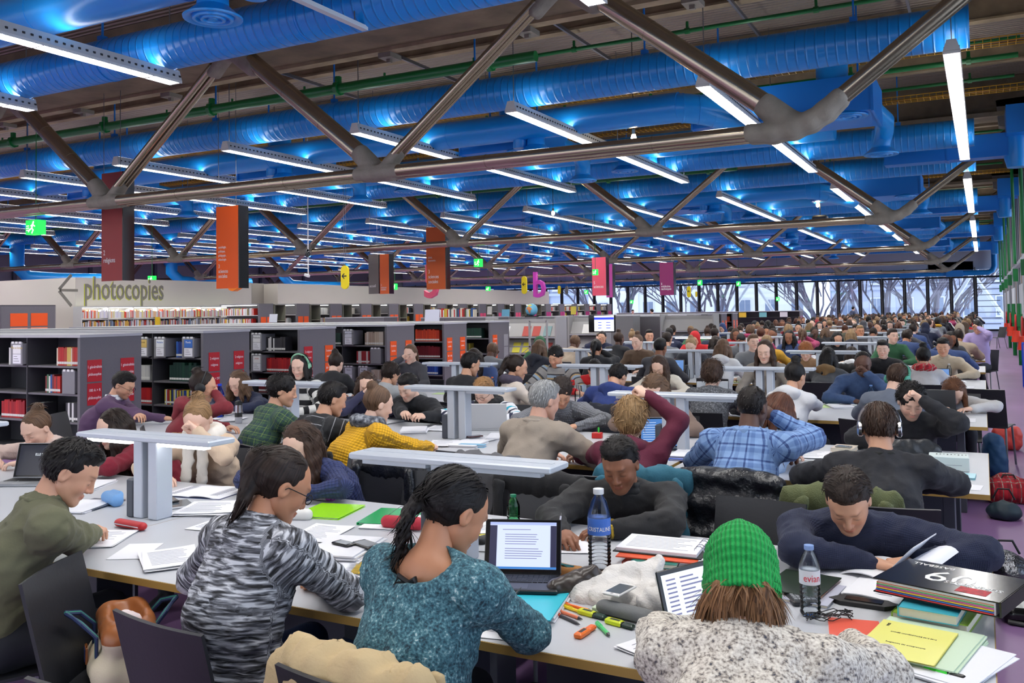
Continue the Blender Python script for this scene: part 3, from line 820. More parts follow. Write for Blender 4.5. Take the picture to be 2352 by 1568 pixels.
def lever_box(x, y, z, label, w=.24, h=.29, poster=None, text=None):
    """grey magazine display box with a cover in front and a clipped strip"""
    t = empty('display_box', (x, y, z), label=label, cat='magazine box')
    MB().box(0, w, .0, .3, 0, .012).box(0, .01, 0, .3, 0, h).box(w-.01, w, 0, .3, 0, h).box(0, w, .0, .3, h-.01, h).box(0, w, -.012, 0, 0, h, M=None).build('box_body', mat('display_box_grey', S(128, 128, 132), .5), t)
    for i in range(3): MB().box(.02+i*.075, .07+i*.075, -.016, -.012, h-.015, h+.012).build('clip', white, t)
    if poster is not None:
        pc, inkc = poster
        MB().box(.05, w-.03, -.016, -.012, h*.5, h-.03).build('cover', mat('cover_%d_%d_%d' % pc, S(*pc), .5), t)
        MB().box(.05, w-.03, -.016, -.012, .02, h*.48).build('caption_card', paper_m, t)
        if text: letter(t, text, .045, mat('ink_%d_%d_%d' % inkc, S(*inkc), .5), w/2+.01, -.0165, h*.72, align='CENTER', depth=.0003)
        for i in range(3): MB().box(.07, w-.06-.02*i, -.0166, -.016, .05+.03*i, .055+.03*i).build('print_line', ink_k, t)
    return t
PHI = [[(.5, .62, '1 généralités', 1), (.5, .28, 'philosophie', 1)], [(.5, .62, '100 A > R', 1), (.5, .28, 'philosophie', 1)]]
REL = [[(.5, .62, '2 religions', 1), (.5, .28, 'religions', 1)], [(.5, .62, '200 R > 297', 1), (.5, .28, 'sciences humaines', .8)]]
SOC = [[(.5, .62, '3 sciences', 1), (.5, .28, 'sociales', 1)], [(.5, .62, '301 > 306', 1), (.5, .28, 'sociologie', 1)]]
XS = -9.8
YS = [7.18, 9.13, 11.15, 13.53, 15.52, 17.46]
low_shelf(YS[0], 1, XS, 9, [(.1, RED_S, PHI), (.58, RED_S, PHI)],
    [(0, 3, .52, .94, [(176, 30, 28), (205, 176, 90), (214, 206, 180), (170, 60, 40)], (1, 3), 'red and cream bound volume'), (1, 3, .55, .93, WHT, (3,), 'white slim volume'), (0, 2, .3, .62, MIX, (1, 0), 'mixed coloured volume'),
     (1, 1, .4, .9, REDS, (0, 1), 'red volume'), (0, 1, .1, .3, BLK, (0,), 'black and white volume'), (0, 1, .7, .93, BLK, (1,), 'dark volume')],
    label='nearest low grey shelf range, red philosophy plates')
lever_box(XS-.05-1+.05-.32, YS[0]-.02, 1.149, 'grey display box with a white sheet on the nearest shelf top board', poster=((235, 235, 235), (190, 160, 20)), text='Mise en lecture')
lever_box(XS-.05-.3, YS[0]+.02, .806, 'empty dark magazine box on the third board of the nearest shelf')
low_shelf(YS[1], 2, XS, 9, [(.1, RED_S, REL), (.58, RED_S, REL)],
    [(0, 3, .44, .62, BLU, (1, 3), 'blue volume'), (0, 2, .3, .93, GRN, (1, 4), 'dark green bound volume'), (1, 2, .62, .9, WHT, (3,), 'pale thin volume'), (0, 1, .2, .9, [(30, 60, 130), (190, 180, 60), (200, 205, 210), (30, 40, 60), (150, 40, 40)], (0, 3), 'thin coloured annual'),
     (1, 1, .7, .95, REDS, (1,), 'red volume'), (0, 2, .94, .98, WHT, (3,), 'cream volume')],
    label='second low grey shelf range, red religion plates')
for i, (dx, pc, ic, tx, lb) in enumerate([(-.92, (235, 238, 240), (30, 100, 190), 'Humaine', 'grey display box with a white magazine cover'), (-.34, (60, 110, 190), (240, 240, 240), 'Monde', 'grey display box with a blue magazine cover'), (-1.28, (222, 190, 110), (120, 80, 20), 'Revue', 'grey display box with an ochre magazine cover')]):
    lever_box(XS-.05+dx, YS[1]-.02, 1.149, lb+' on the second shelf range', poster=(pc, ic), text=tx)
low_shelf(YS[2], 3, XS, 9, [(.1, RED_S, REL), (.62, ORG_S, SOC)],
    [(0, 3, .28, .72, BLK, (0, 1), 'black and white volume'), (0, 2, .28, .93, REDS, (0, 1), 'bright red volume'), (0, 1, .1, .5, DARKR, (1,), 'dark red volume')],
    label='third low grey shelf range, red and orange plates')
for k, tx in ((3, 'Multitudes'), (2, 'projet')): lever_box(XS-.05-.98, YS[2]-.02, .11+.345*k+.006, 'grey display box with a white cover reading %s' % tx, poster=((236, 236, 236), (190, 60, 60) if k == 2 else (30, 30, 30)), text=tx)
low_shelf(YS[3], 4, XS, 9, [(.1, ORG_S, SOC), (.6, ORG_S, SOC)],
    [(0, 3, .5, .93, BEI, (1, 2), 'beige bound volume'), (1, 3, .7, .93, GRN, (1,), 'dark green volume'), (0, 2, .3, .62, [(150, 30, 40), (210, 205, 200)], (1,), 'white volume with a red spine'), (1, 1, .7, .9, BEI, (1,), 'tan volume'), (0, 1, .6, .9, BEI, (1,), 'tan slim volume')],
    label='fourth low grey shelf range, orange plates')
for k, dx, tx in ((3, -.95, 'Le genre humain'), (1, -.95, 'Revue'), (1, -.6, 'Société')): lever_box(XS-.05+dx, YS[3]-.02, .11+.345*k+.006, 'grey display box with cover %s on the fourth range' % tx, poster=((215, 218, 225), (60, 60, 70)), text=tx)
lever_box(XS-.05-.34, YS[3]+.02, .806, 'empty dark magazine box on the fourth shelf range')
low_shelf(YS[4], 5, XS, 9, [(.1, ORG_S, SOC), (.62, ORG_S, SOC)],
    [(0, 3, .3, .93, ORG, (1, 2), 'orange red bound volume'), (0, 2, .05, .93, DARKR, (1, 2), 'burgundy bound volume'), (0, 1, .2, .9, BLU, (1, 2), 'navy bound volume')],
    label='fifth low grey shelf range, orange plates')
low_shelf(YS[5], 6, XS, 9, [(.1, ORG_S, SOC), (.62, (150, 150, 152), [[], []])],
    [(0, 3, .1, .8, GRN, (1,), 'dark green bound volume'), (0, 2, .1, .5, [(120, 110, 30), (60, 60, 40)], (1,), 'olive volume')],
    label='sixth low grey shelf range, orange plates')
far_low = [27.72, 29.64, 31.53, 33.46, 35.42, 37.45, 39.37]
fcols = [(BLK, REDS), (GRN, BLK), (WHT, BLK), (BLU, BLK), (BLU, BLU), (DARKR, BEI), ([(190, 160, 40), (170, 60, 30)], BLK)]
for i, y in enumerate(far_low):
    low_shelf(y, 7+i, XS, 6, [(.1, ORG_S, SOC), (.62, ORG_S, SOC)], [(0, 3, .1, .95, fcols[i][0], (1, 2), 'row of volumes'), (0, 2, .1, .95, fcols[i][1], (1, 2), 'row of volumes')], single=False, top=1.5, label='low shelf range behind the racks, %s with orange plates' % ORD[i], upto=1)
# far range facing the viewer near the end windows
t = empty('shelf_unit', (-9.8, 55.8, 0), label='long far shelf range with magazine covers and magenta plates', cat='shelf')
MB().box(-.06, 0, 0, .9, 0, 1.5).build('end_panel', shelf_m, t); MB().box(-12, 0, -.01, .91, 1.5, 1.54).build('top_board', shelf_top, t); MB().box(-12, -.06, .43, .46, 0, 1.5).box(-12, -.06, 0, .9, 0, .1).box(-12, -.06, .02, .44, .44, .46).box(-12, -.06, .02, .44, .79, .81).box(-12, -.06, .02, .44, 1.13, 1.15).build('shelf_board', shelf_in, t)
for k in range(9): MB().box(0, .45, -.01, .0, 1.17, 1.46).build('cover', cmat([(225, 225, 225), (120, 190, 190), (230, 190, 60), (210, 215, 225)][k % 4]), t).location = (-1.2-1.25*k, 0, 0)
for px in (.1, .6): sign_plate(t, 0, px, .95, .2, .27, MAG_S, [], PI/2); sign_plate(t, 0, px, .66, .2, .27, MAG_S, [], PI/2)

# ---- tall background ranges (ends toward the hall)
tall_top = 2.08
ins_m = mat('lit_shelf_white', S(205, 205, 200), .6)
glow_sh = mat('shelf_strip_light', (1, 1, 1), .5, emit=((1, 1, .96), 9))
ybk = [20.9+1.72*k for k in range(18)]
for k, y in enumerate(ybk):
    t = empty('tall_shelf', (-20, y, 0), label='tall grey shelf range in the background, %s from the lit wall shelf' % ORD[k], cat='shelf', group='tall background shelves')
    MB().rbox(-.06, 0, 0, .62, 0, tall_top, .004).build('end_panel', shelf_m, t)
    MB().box(-1.7, -.06, .3, .32, 0, tall_top).box(-1.7, 0, 0, .62, tall_top, tall_top+.03).box(-1.7, -.06, .0, .62, 0, .1).build('back_panel', shelf_m, t)
    bm_ = MB()
    for q in range(1, 6): bm_.box(-1.7, -.06, .02, .6, q*.33+.08, q*.33+.1)
    bm_.build('shelf_board', ins_m, t)
    MB().box(-1.6, -.1, -.02, -.005, tall_top-.03, tall_top-.015).build('strip_light', glow_sh, t)
    col = ORG_S if k < 8 else PNK_S if k < 11 else MAG_S
    for px in (.06, .34): sign_plate(t, 0, px, 1.42, .23, .27, col, [], PI/2); sign_plate(t, 0, px, 1.12, .23, .27, (244, 140, 100) if k < 8 else col, [], PI/2)
    for q in (3, 4, 5):
        if rs.random() < .85: book_row(y+.03, -21.6, -20.1-rs.uniform(0, .4), q*.33+.1, WHT+MIX[:4], 'book row, %s board up, %s tall background range' % (ORD[q-1], ORD[k]), None, False, sizes=(0, 1, 3))
# short open units beside each end panel
for k, y in enumerate(ybk[:12]):
    t = empty('end_cabinet', (-19.98, y+.66, 0), label='small open grey cabinet beside tall range, %s from the lit shelf' % ORD[k], cat='cabinet', group='open end cabinets')
    MB().box(-.4, -.38, 0, .5, 0, tall_top).box(-.4, 0, 0, .02, 0, tall_top).box(-.4, 0, .48, .5, 0, tall_top).box(-.4, 0, 0, .5, 1.55, 1.57).box(-.4, 0, 0, .5, tall_top-.02, tall_top).box(-.4, 0, 0, .5, 1.0, 1.02).build('cabinet_body', mat('cabinet_olive_grey', S(120, 120, 104), .6), t)
# lit white wall shelf with white-spined books
t = empty('lit_wall_shelf', (-24.35, 17.9, 0), label='long lit white shelf full of books under photocopies', cat='shelf')
MB().box(-.4, -.38, 0, 6.6, 0, 2.08).box(-.4, 0, 0, 6.6, 2.06, 2.1).build('back_panel', ins_m, t)
for k in range(8): MB().box(-.4, 0, .94*k-.01, .94*k+.01, 0, 2.08).build('upright', ins_m, t)
for q in range(1, 6): MB().box(-.4, 0, 0, 6.6, .33*q+.03, .33*q+.05).build('shelf_board', ins_m, t)
MB().box(-.16, -.06, .1, 6.5, 2.045, 2.055).build('strip_light', glow_sh, t)
def wall_books(n0, z, cols, label, xx, y0, y1, single):
    y = y0
    cs = cols; mb = MB()
    while y < y1:
        w = rs.uniform(.02, .045); h = rs.uniform(.19, .27)
        if int((y-17.9)/.94) != int((y+w-17.9)/.94): y += w; continue
        c = rs.choice(cs)
        if single:
            o = bpy.data.objects.new('book', BM[rs.choice((0, 1, 3))]); COL.objects.link(o); o.location = (xx, y, z); o.rotation_euler = (0, 0, PI/2); o.color = (*S(*c), 1); tag(o, label, 'book', label+' group'); w = .038
        else: mb.box(xx-.17, xx, y, y+w*.9, z, z+h, mi=cs.index(c))
        y += w
    if not single: o = mb.build('book_row', [cmat(c) for c in cs]); tag(o, label, 'books', None, 'stuff')
wall_books(0, 1.73, [(240, 240, 238), (228, 226, 220), (240, 200, 150), (220, 80, 60), (235, 225, 120), (225, 225, 235)], 'bright white row of books on the upper board of the lit wall shelf', -24.36, 17.95, 24.4, False)
wall_books(0, 1.40, [(205, 200, 195), (60, 60, 70), (170, 60, 50), (200, 160, 70), (120, 140, 160), (225, 225, 220)], 'mixed row of books on the lower board of the lit wall shelf', -24.36, 17.95, 24.4, False)
wall_books(0, 1.07, [(205, 200, 195), (60, 60, 70), (170, 60, 50)], 'mixed row of books on the third board of the lit wall shelf', -24.36, 17.95, 24.4, False)
o = MB().box(0, .01, 0, .2, 0, .36).build('yellow_notice', cmat((236, 200, 40))); o.location = (-24.33, 20.6, 1.38); tag(o, 'yellow notice board hung on the lit white wall shelf', 'notice')
# left grey unit with orange plates in front of the partition
t = empty('tall_shelf', (-23.6, 14.9, 0), label='grey tall shelf end with orange plates at far left', cat='shelf')
MB().box(-.06, 0, 0, 1.6, 0, 2.1).build('end_panel', shelf_m, t); MB().box(-3, -.06, .8, .82, 0, 2.1).box(-3, 0, 0, 1.6, 2.1, 2.13).box(-3, -.06, 0, 1.6, 1.5, 1.52).build('shelf_board', shelf_in, t)
for px in (.25, .85): sign_plate(t, 0, px, 1.54, .5, .36, ORG_S, [], PI/2); sign_plate(t, 0, px, 1.14, .5, .36, (244, 140, 100), [], PI/2)

# ---- counters and small furniture in the middle distance
def counter(x, y, w, d, h, label, drawers=0, m=None):
    t = empty('counter', (x, y, 0), label=label, cat='counter')
    MB().rbox(0, w, 0, d, 0, h, .006).build('body', m or shelf_m, t); MB().box(-.01, w+.01, -.01, d+.01, h, h+.025).build('top_board', shelf_top, t)
    for i in range(drawers):
        for q in (0, 1):
            dr = MB().box(.02+i*w/drawers, (i+1)*w/drawers-.02, -.012, 0, h-.32*(q+1)*.6, h-.32*q*.6-.03).build('drawer', shelf_m, t)
            MB().box((i+.5)*w/drawers-.03, (i+.5)*w/drawers+.03, -.03, -.012, h-.32*q*.6-.12, h-.32*q*.6-.09).build('handle', white, dr)
    return t
counter(-17.8, 21.4, 2.2, .7, 1.62, 'grey low cabinet behind the shelf ranges, left')
counter(-14.9, 22.3, 2.6, .7, 1.58, 'grey drawer counter behind the shelf ranges', 3)
counter(-13.4, 24.5, 4.4, .6, 1.55, 'long pale counter below the coloured notices', 0, mat('counter_grey', S(134, 134, 134), .5))
book_row(22.6, -14.6, -13.2, 1.606, MIX+WHT, 'row of books lying open on the drawer counter', None, False, sizes=(1, 2, 4))
def notice(px, py, pz_x, w, h, col, label, lines=()):
    x, y, z = px
    o = empty('notice_board', (x, y, z), label=label, cat='notice')
    MB().box(-w/2, w/2, -.006, .006, 0, h).build('panel', cmat(col), o).rotation_euler = (-.12, 0, 0)
    MB().box(-w/4, w/4, -.05, .05, -.01, .0).box(-.012, .012, -.012, .012, -z, -.01).build('foot', shelf_m, o)
    for dz, s, sz in lines: letter(o, s, sz, ink_k if col[0] < 200 else ink_w, 0, -.012+dz*.1, dz*h, align='CENTER', depth=.0005)
def atY(px, py, Y):
    d = RM.T @ np.array([px-CX, py-CY, F_PX]); k = Y/d[1]; return (d[0]*k, Y, EYE+d[2]*k)
notice(atY(992, 739, 21.6), 0, 0, .5, .36, (205, 208, 222), 'large pale sheet stand on the shelf tops')
notice(atY(1085, 728, 24.8), 0, 0, .27, .22, (226, 130, 96), 'salmon notice reading REVUES on the counter', [(.55, 'REVUES', .07)])
notice(atY(1161, 729, 24.8), 0, 0, .27, .26, (120, 190, 220), 'light blue notice card on the counter', [(.6, 'salle de', .05), (.3, "l'actualité", .05)])
notice(atY(1124, 722, 24.9), 0, 0, .16, .26, (230, 225, 215), 'white and orange cover stand on the counter')
notice(atY(1317, 722, 25.2), 0, 0, .17, .25, (232, 208, 80), 'yellow notice card right of the globe')
notice(atY(627, 740, 19.6), 0, 0, .3, .24, (205, 208, 216), 'small pale notice stand behind the fourth range')

# ---- magazine display racks
rack_m = mat('rack_light_grey', S(160, 158, 156), .5)
def rack(x, y, n, label, covers):
    t = empty('magazine_rack', (x, y, 0), label='grey sloping '+label, cat='magazine rack')
    MB().box(0, n*.95, .35, .4, .1, 1.55).build('back_panel', rack_m, t)
    MB().box(-.02, .02, .0, .6, 0, 1.6).build('side_panel', rack_m, t); MB().box(n*.95-.02, n*.95+.02, 0, .6, 0, 1.6).build('side_panel', rack_m, t)
    for q in range(3):
        z = 1.12-.4*q
        MB().box(.02, n*.95-.02, -.02, .02, 0, .36, M=MT(0, .1, z, 0, -.5)).build('sloping_board', rack_m, t)
        MB().box(.02, n*.95-.02, .02, .08, z-.03, z).build('ledge', shelf_top, t)
        for i in range(int(n*3.2)):
            if rs.random() > covers: continue
            c = rs.choice([(230, 228, 224), (226, 214, 60), (170, 60, 50), (60, 70, 90), (210, 205, 200), (235, 235, 235), (120, 150, 150), (214, 160, 130)])
            o = MB().box(0, .2, -.03, -.022, .0, .27).build('magazine', cmat(c), None)
            o.matrix_world = MT(x+.06+i*.29+rs.uniform(0, .03), y+.1, z+.005, 0, -.5)
            tag(o, '%s on %s board of %s' % ({(226, 214, 60): 'yellow magazine', (170, 60, 50): 'red magazine', (60, 70, 90): 'dark magazine', (120, 150, 150): 'teal grey magazine', (214, 160, 130): 'tan magazine'}.get(c, 'pale magazine'), ('top', 'middle', 'lower')[q], label), 'magazine', 'magazines on '+label)
    return t
rack(-10.95, 19.3, 2, 'left display rack', .85)
rack(-9.75, 21.6, 1, 'middle display rack', .2)
rack(-8.2, 24.6, 1.6, 'right display rack beside the screen', .03)
t = empty('steel_frame', (-11.0, 18.6, 0), label='open steel frame trolley before the display racks', cat='frame')
mb = MB()
for x in (0, .45, 1.6, 2.05): mb.box(x-.02, x+.02, 0, .04, 0, 1.52)
mb.box(0, .45, 0, .04, 1.48, 1.52).box(1.6, 2.05, 0, .04, 1.48, 1.52).box(.0, 2.05, 0, .04, .9, .93).build('tube_frame', rack_m, t)
mb = MB(); mb.tube([(.45, .02, .1), (1.6, .02, .9)], .008, 6); mb.tube([(.45, .02, .9), (1.6, .02, .1)], .008, 6); mb.build('cross_brace', chrome, t)
# long pale top rail behind the racks
counter(-14.5, 25.6, 7.2, .5, 1.52, 'long grey low wall behind the screen', 0)
# globe
gx, gy, gz = atY(1221, 712, 22.0)
t = empty('globe', (gx, gy, gz-.16), label='light blue terrestrial globe with coloured countries', cat='globe')
gm = mat('globe_sea', S(110, 185, 214), .35)
mb = MB(); mb.lathe([(.001, -.17)]+[(.17*math.cos(a), .17*math.sin(a)) for a in np.linspace(-1.45, 1.45, 14)]+[(.001, .17)], 24, MT(0, 0, .17)); sp = mb.build('sphere', gm, t, True)
lands = {'africa': [(-.5, .3), (-.35, .52), (.1, .55), (.35, .35), (.55, .1), (.3, -.1), (.25, -.45), (.05, -.65), (-.1, -.35), (-.15, .0), (-.45, .05)], 'europe': [(-.5, .62), (-.2, .6), (.3, .62), (.6, .75), (.3, 1.0), (-.2, .98), (-.45, .8)]}
for nm, c in (('africa', (196, 120, 60)), ('europe', (214, 190, 70))):
    P = lands[nm]; mb = MB(); cxy = np.mean(P, axis=0)
    def sph(l, b): return (.1725*math.cos(b)*math.sin(l), -.1725*math.cos(b)*math.cos(l), .17+.1725*math.sin(b))
    v = [sph(*cxy)]+[sph(*p) for p in P]+[sph(*((np.array(p)+cxy)/2)) for p in P]; n = len(P)
    f = [(0, 1+n+(i+1) % n, 1+n+i) for i in range(n)]+[(1+n+i, 1+n+(i+1) % n, 1+(i+1) % n, 1+i) for i in range(n)]
    mb.add(v, [tuple(reversed(q)) for q in f]).build('land', cmat(c), t, True)
MB().box(-.14, .14, -.14, .14, -.03, 0).box(-.02, .02, -.02, .02, -.03, .01).build('stand', black, t)
o = MB().box(-.25, .25, -.2, .2, 0, gz-.16-.03).build('plinth', shelf_m); o.location = (gx, gy, 0); tag(o, 'grey plinth under the light blue globe', 'plinth')
# screen
sx_, sy_, sz_ = atY(1382, 743, 21.0)
t = empty('monitor', (sx_, sy_, sz_), label='black monitor showing a white page with a blue header', cat='monitor')
MB().rbox(-.36, .36, 0, .05, -.22, .22, .01).build('housing', blackg, t)
scr = mat('screen_white_page', (1, 1, 1), .3, emit=((.86, .9, 1), 1.0)); scb = mat('screen_blue_header', (0, 0, .5), .3, emit=((.03, .06, .6), 1.0))
o = MB().box(-.2, .33, -.004, 0, -.19, .2).build('display', scr, t); MB().box(-.2, .33, -.006, -.004, .1, .16).build('page_header', scb, o)
for q in range(3): MB().box(-.1+.0, .0, -.006, -.004, -.12+.07*q, -.1+.07*q).box(.12, .24, -.006, -.004, -.12+.07*q, -.1+.07*q).build('page_text', scb, o)
MB().box(-.05, .05, .05, .1, -sz_, 0).box(-.25, .25, -.1, .3, -sz_, -sz_+.03).build('stand', shelf_m, t)

# ---- hanging banners and signs
def banner(px0, px1, pyb, pyt, Y, col, label, lines, side=.07, z1=None):
    a = atY(px0, pyb, Y); b = atY(px1, pyt, Y); w = b[0]-a[0]; h = b[2]-a[2]
    t = empty('hanging_banner', (a[0], Y, a[2]), label=label, cat='banner')
    MB().box(0, w, 0, .012, 0, h).build('panel', mat('banner_%d_%d_%d' % col, S(*col), .5), t)
    MB().box(w, w+.02, 0, .26, 0, h).build('side_panel', blackg, t)
    for x, z, s, sz in lines: letter(t, s, sz, ink_w, x*w, -.004, z*h, depth=.001, sx=.72)
    for x in (.06, w-.06): MB().box(x-.004, x+.004, .0, .008, h, 6.99-a[2]).build('wire', wire_m, t)
banner(233, 281, 646, 393, 11.6, (146, 44, 44), 'dark red banner reading 2 religions', [(.1, .24, '2', .14), (.1, .17, 'religions', .14)])
banner(497, 547, 663, 471, 13.0, (255, 98, 14), 'bright orange banner reading 3 sciences sociales, nearest', [(.1, .25, '3', .11), (.1, .19, 'sciences', .11), (.1, .13, 'sociales', .11), (.1, .49, 'sociologie,', .07), (.1, .44, 'politique,', .07), (.1, .39, 'pédagogie,', .07), (.1, .34, 'ethnologie', .07)])
banner(980, 1022, 665, 520, 24.6, (212, 92, 14), 'brown orange banner reading 3 sciences sociales droit', [(.1, .26, '3', .17), (.1, .18, 'sciences', .17), (.1, .1, 'sociales', .17), (.1, .5, 'droit,', .1), (.1, .45, 'économie', .1)])
banner(847, 869, 675, 583, 25.5, (112, 106, 104), 'slim grey banner beside the slim orange banner', [(.1, .17, 'accueil', .14)])
banner(873, 893, 675, 583, 25.3, (240, 110, 50), 'slim orange banner beside the slim grey banner', [(.1, .2, '3', .1), (.1, .14, 'sciences', .1), (.1, .09, 'sociales', .1)])
banner(1361, 1391, 679, 590, 30, (232, 84, 110), 'pink banner reading 5 sciences', [(.1, .3, '5', .16), (.1, .2, 'sciences', .16)])
banner(1393, 1406, 683, 606, 33, (168, 60, 140), 'narrow violet banner behind the pink banner', [(.1, .1, '6', .12)])
banner(1516, 1546, 678, 602, 33, (128, 28, 90), 'plum banner reading 6 médecine techniques', [(.1, .32, '6', .13), (.1, .24, 'médecine,', .13), (.1, .16, 'techniques', .13)])
def pill(px0, px1, pyb, pyt, Y, col, label, arrow=True):
    a = atY(px0, pyb, Y); b = atY(px1, pyt, Y); w = b[0]-a[0]; h = b[2]-a[2]; r = w/2
    t = empty('hanging_sign', (a[0], Y, a[2]), label=label, cat='sign')
    poly = [(r+r*math.cos(q), r+r*math.sin(q)) for q in np.linspace(PI, 2*PI, 10)]+[(r+r*math.cos(q), h-r+r*math.sin(q)) for q in np.linspace(0, PI, 10)]
    MB().prism(poly, 0, .05, M=Matrix(((1, 0, 0, 0), (0, 0, 1, 0), (0, 1, 0, 0), (0, 0, 0, 1)))).build('panel', cmat(col), t)
    if arrow:
        mb = MB(); zz = h*.55
        mb.box(w*.2, w*.8, -.008, 0, zz-.02*w/.3, zz+.02*w/.3); L = w*.42
        mb.box(0, L, -.008, 0, -.05*w, .05*w, M=MT(w*.18, 0, zz, 0, 0, math.radians(-42))); mb.box(0, L, -.008, 0, -.05*w, .05*w, M=MT(w*.18, 0, zz, 0, 0, math.radians(42))); mb.build('arrow', ink_k, t)
    for x in (r-.03, r+.03): MB().box(x-.003, x+.003, .02, .026, h, 6.99-a[2]).build('wire', wire_m, t)
Ye = (236, 212, 20)
pill(783, 799, 664, 609, 18, Ye, 'yellow rounded hanging sign with arrow, nearest')
pill(1198, 1209, 675, 634, 27, Ye, 'yellow rounded arrow sign left of the purple letter')
pill(1281, 1287, 675, 656, 36, Ye, 'small far yellow hanging sign right of purple letter', False)
pill(1298, 1304, 675, 657, 37, (110, 110, 110), 'small far grey hanging sign', False)
pill(1578, 1586, 683, 657, 40, Ye, 'yellow arrow sign right of the plum banner')
pill(1597, 1601, 682, 669, 48, Ye, 'smallest yellow sign right of the plum banner', False)
def big_letter(ch, px, pyb, size, Y, col, label):
    a = atY(px, pyb, Y); t = empty('letter_sign', a, label=label, cat='sign')
    letter(t, ch, size, cmat(col), 0, 0, 0, depth=.08, name='letter')
    MB().box(size*.2, size*.2+.01, 0, .01, size*.6, 6.99-a[2]).build('wire', wire_m, t)
big_letter('3', 527, 667, 1.05, 15.5, (255, 128, 20), 'big orange numeral behind the bright orange banner')
big_letter('b', 1224, 682, 1.35, 30, (182, 50, 160), 'big purple letter b hanging before the windows')
big_letter('5', 974, 683, 1.7, 27, (236, 100, 130), 'big pink numeral behind the brown orange banner')
exg = mat('exit_sign_green', S(10, 190, 60), .4, emit=((.01, .62, .06), 1.4)); exw = mat('exit_sign_white', (1, 1, 1), .4, emit=((.7, 1, .55), 1.5))
def exit_sign(px0, px1, pyb, pyt, Y, label, flip=False):
    a = atY(px0, pyb, Y); b = atY(px1, pyt, Y); w = b[0]-a[0]; h = b[2]-a[2]
    t = empty('exit_sign', (a[0], Y, a[2]), label=label, cat='exit sign')
    MB().box(0, w*.78, -w*.2, w*.2, 0, h).build('box_body', exg, t)
    f = MB().box(.02*w, w*.76, -w*.21, -w*.2, .04*h, .96*h).build('face', exg, t)
    mb = MB(); y = -w*.215; y2 = -w*.21
    def bar(x0, z0, x1, z1, th):
        d = math.hypot(x1-x0, z1-z0); mb.box(0, d*w, y, y2, -th*w/2, th*w/2, M=MT(x0*w, 0, z0*h, 0, 0, -math.atan2((z1-z0)*h, (x1-x0)*w)))
    bar(.42, .42, .5, .72, .09); bar(.42, .42, .3, .34, .06); bar(.3, .34, .22, .22, .06); bar(.44, .42, .52, .3, .06); bar(.52, .3, .46, .14, .06); bar(.5, .68, .36, .6, .05); bar(.5, .68, .62, .56, .05)
    mb.lathe([(.001, -.01), (.05*w, 0), (.001, .01)], 8, MT(.54*w, y, .84*h, 0, PI/2))
    for q in (.3, .45, .6): bar(.06, q, .24, q, .04)
    mb.build('running_figure', exw, f)
    MB().box(w*.38, w*.38+.012, -.006, .006, h, 6.99-a[2]).build('rod', green, t)
for i, a in enumerate([(69, 103, 540, 504, 11.5, 'nearest green exit sign at the far left'), (343, 359, 650, 633, 22, 'green exit sign before the photocopies wall'), (1091, 1111, 613, 594, 24.2, 'green exit sign right of the brown orange banner'), (902, 914, 665, 651, 33, 'green exit sign right of the slim banners'),
      (1117, 1128, 668, 658, 36, 'green exit sign at the end of the white partition'), (1362, 1376, 632, 618, 29, 'green exit sign on top of the pink banner'), (1603, 1615, 655, 643, 42, 'green exit sign right of plum banner, first'), (1692, 1703, 657, 646, 48, 'green exit sign right of plum banner, second'),
      (1783, 1792, 691, 682, 60, 'lowest green exit sign before the end windows'), (1343, 1352, 675, 666, 50, 'small green exit sign left of the pink banner'), (1448, 1456, 697, 689, 60, 'small low green exit sign between banners')]): exit_sign(*a)
# camera pole hanging near the second truss
a = atY(708, 630, 20); t = empty('pole_camera', a, label='white pole with a small black camera and white sensor', cat='camera')
MB().box(-.012, .012, -.012, .012, 0, 6.99-a[2]).build('pole', white, t); mb = MB(); mb.lathe([(.001, 0), (.06, .02), (.07, .1), (.05, .2), (.001, .24)], 12, MT(0, -.02, .5)); mb.build('camera_head', blackg, t, True)
MB().rbox(-.12, .05, -.04, .04, -.08, 0, .01, M=MT(0, 0, 0, 0, 0, .3)).build('sensor', white, t)
# ================================================================== TABLES, TASK LIGHTS, CHAIRS
TZ = .74
ROWY = [2.38, 5.33, 8.25, 11.85, 14.9, 17.95, 21.0, 24.1, 27.9, 31.0, 34.1, 37.2, 41.0, 44.2, 47.3, 51.0, 54.2, 57.5]
TD = 1.48; MW_ = 1.77
RN = ['nearest', 'second', 'third', 'fourth', 'fifth', 'sixth', 'seventh', 'eighth', 'ninth', 'tenth', 'eleventh', 'twelfth', 'thirteenth', 'fourteenth', 'fifteenth', 'sixteenth', 'seventeenth', 'eighteenth']
def make_table():
    t = empty('reading_table')
    MB().box(-MW_+.006, 0, 0, TD, -.022, 0).build('tabletop', table_m, t).location = (0, 0, TZ)
    MB().box(-MW_+.006, 0, -.004, 0, -.028, -.001).box(-MW_+.006, 0, TD, TD+.004, -.028, -.001).box(-.001, .003, -.004, TD+.004, -.028, -.001).build('edge_band', edge_m, t).location = (0, 0, TZ)
    lg = MB().rbox(-.03, .03, -.09, .09, 0, TZ-.05, .004).mesh('leg', panel_dk)
    for x in (-.2, -MW_+.2):
        for y in (.24, TD-.24): link('leg', lg, t, loc=(x, y, 0))
    MB().box(-MW_+.17, -.17, TD/2-.03, TD/2+.03, TZ-.12, TZ-.03).box(-.23, -.17, .2, TD-.2, TZ-.1, TZ-.028).box(-MW_+.17, -MW_+.23, .2, TD-.2, TZ-.1, TZ-.028).build('under_frame', panel_dk, t)
    MB().box(-MW_+.25, -.25, TD/2-.01, TD/2+.01, .3, TZ-.12).build('modesty_panel', panel_dk, t)
    return t
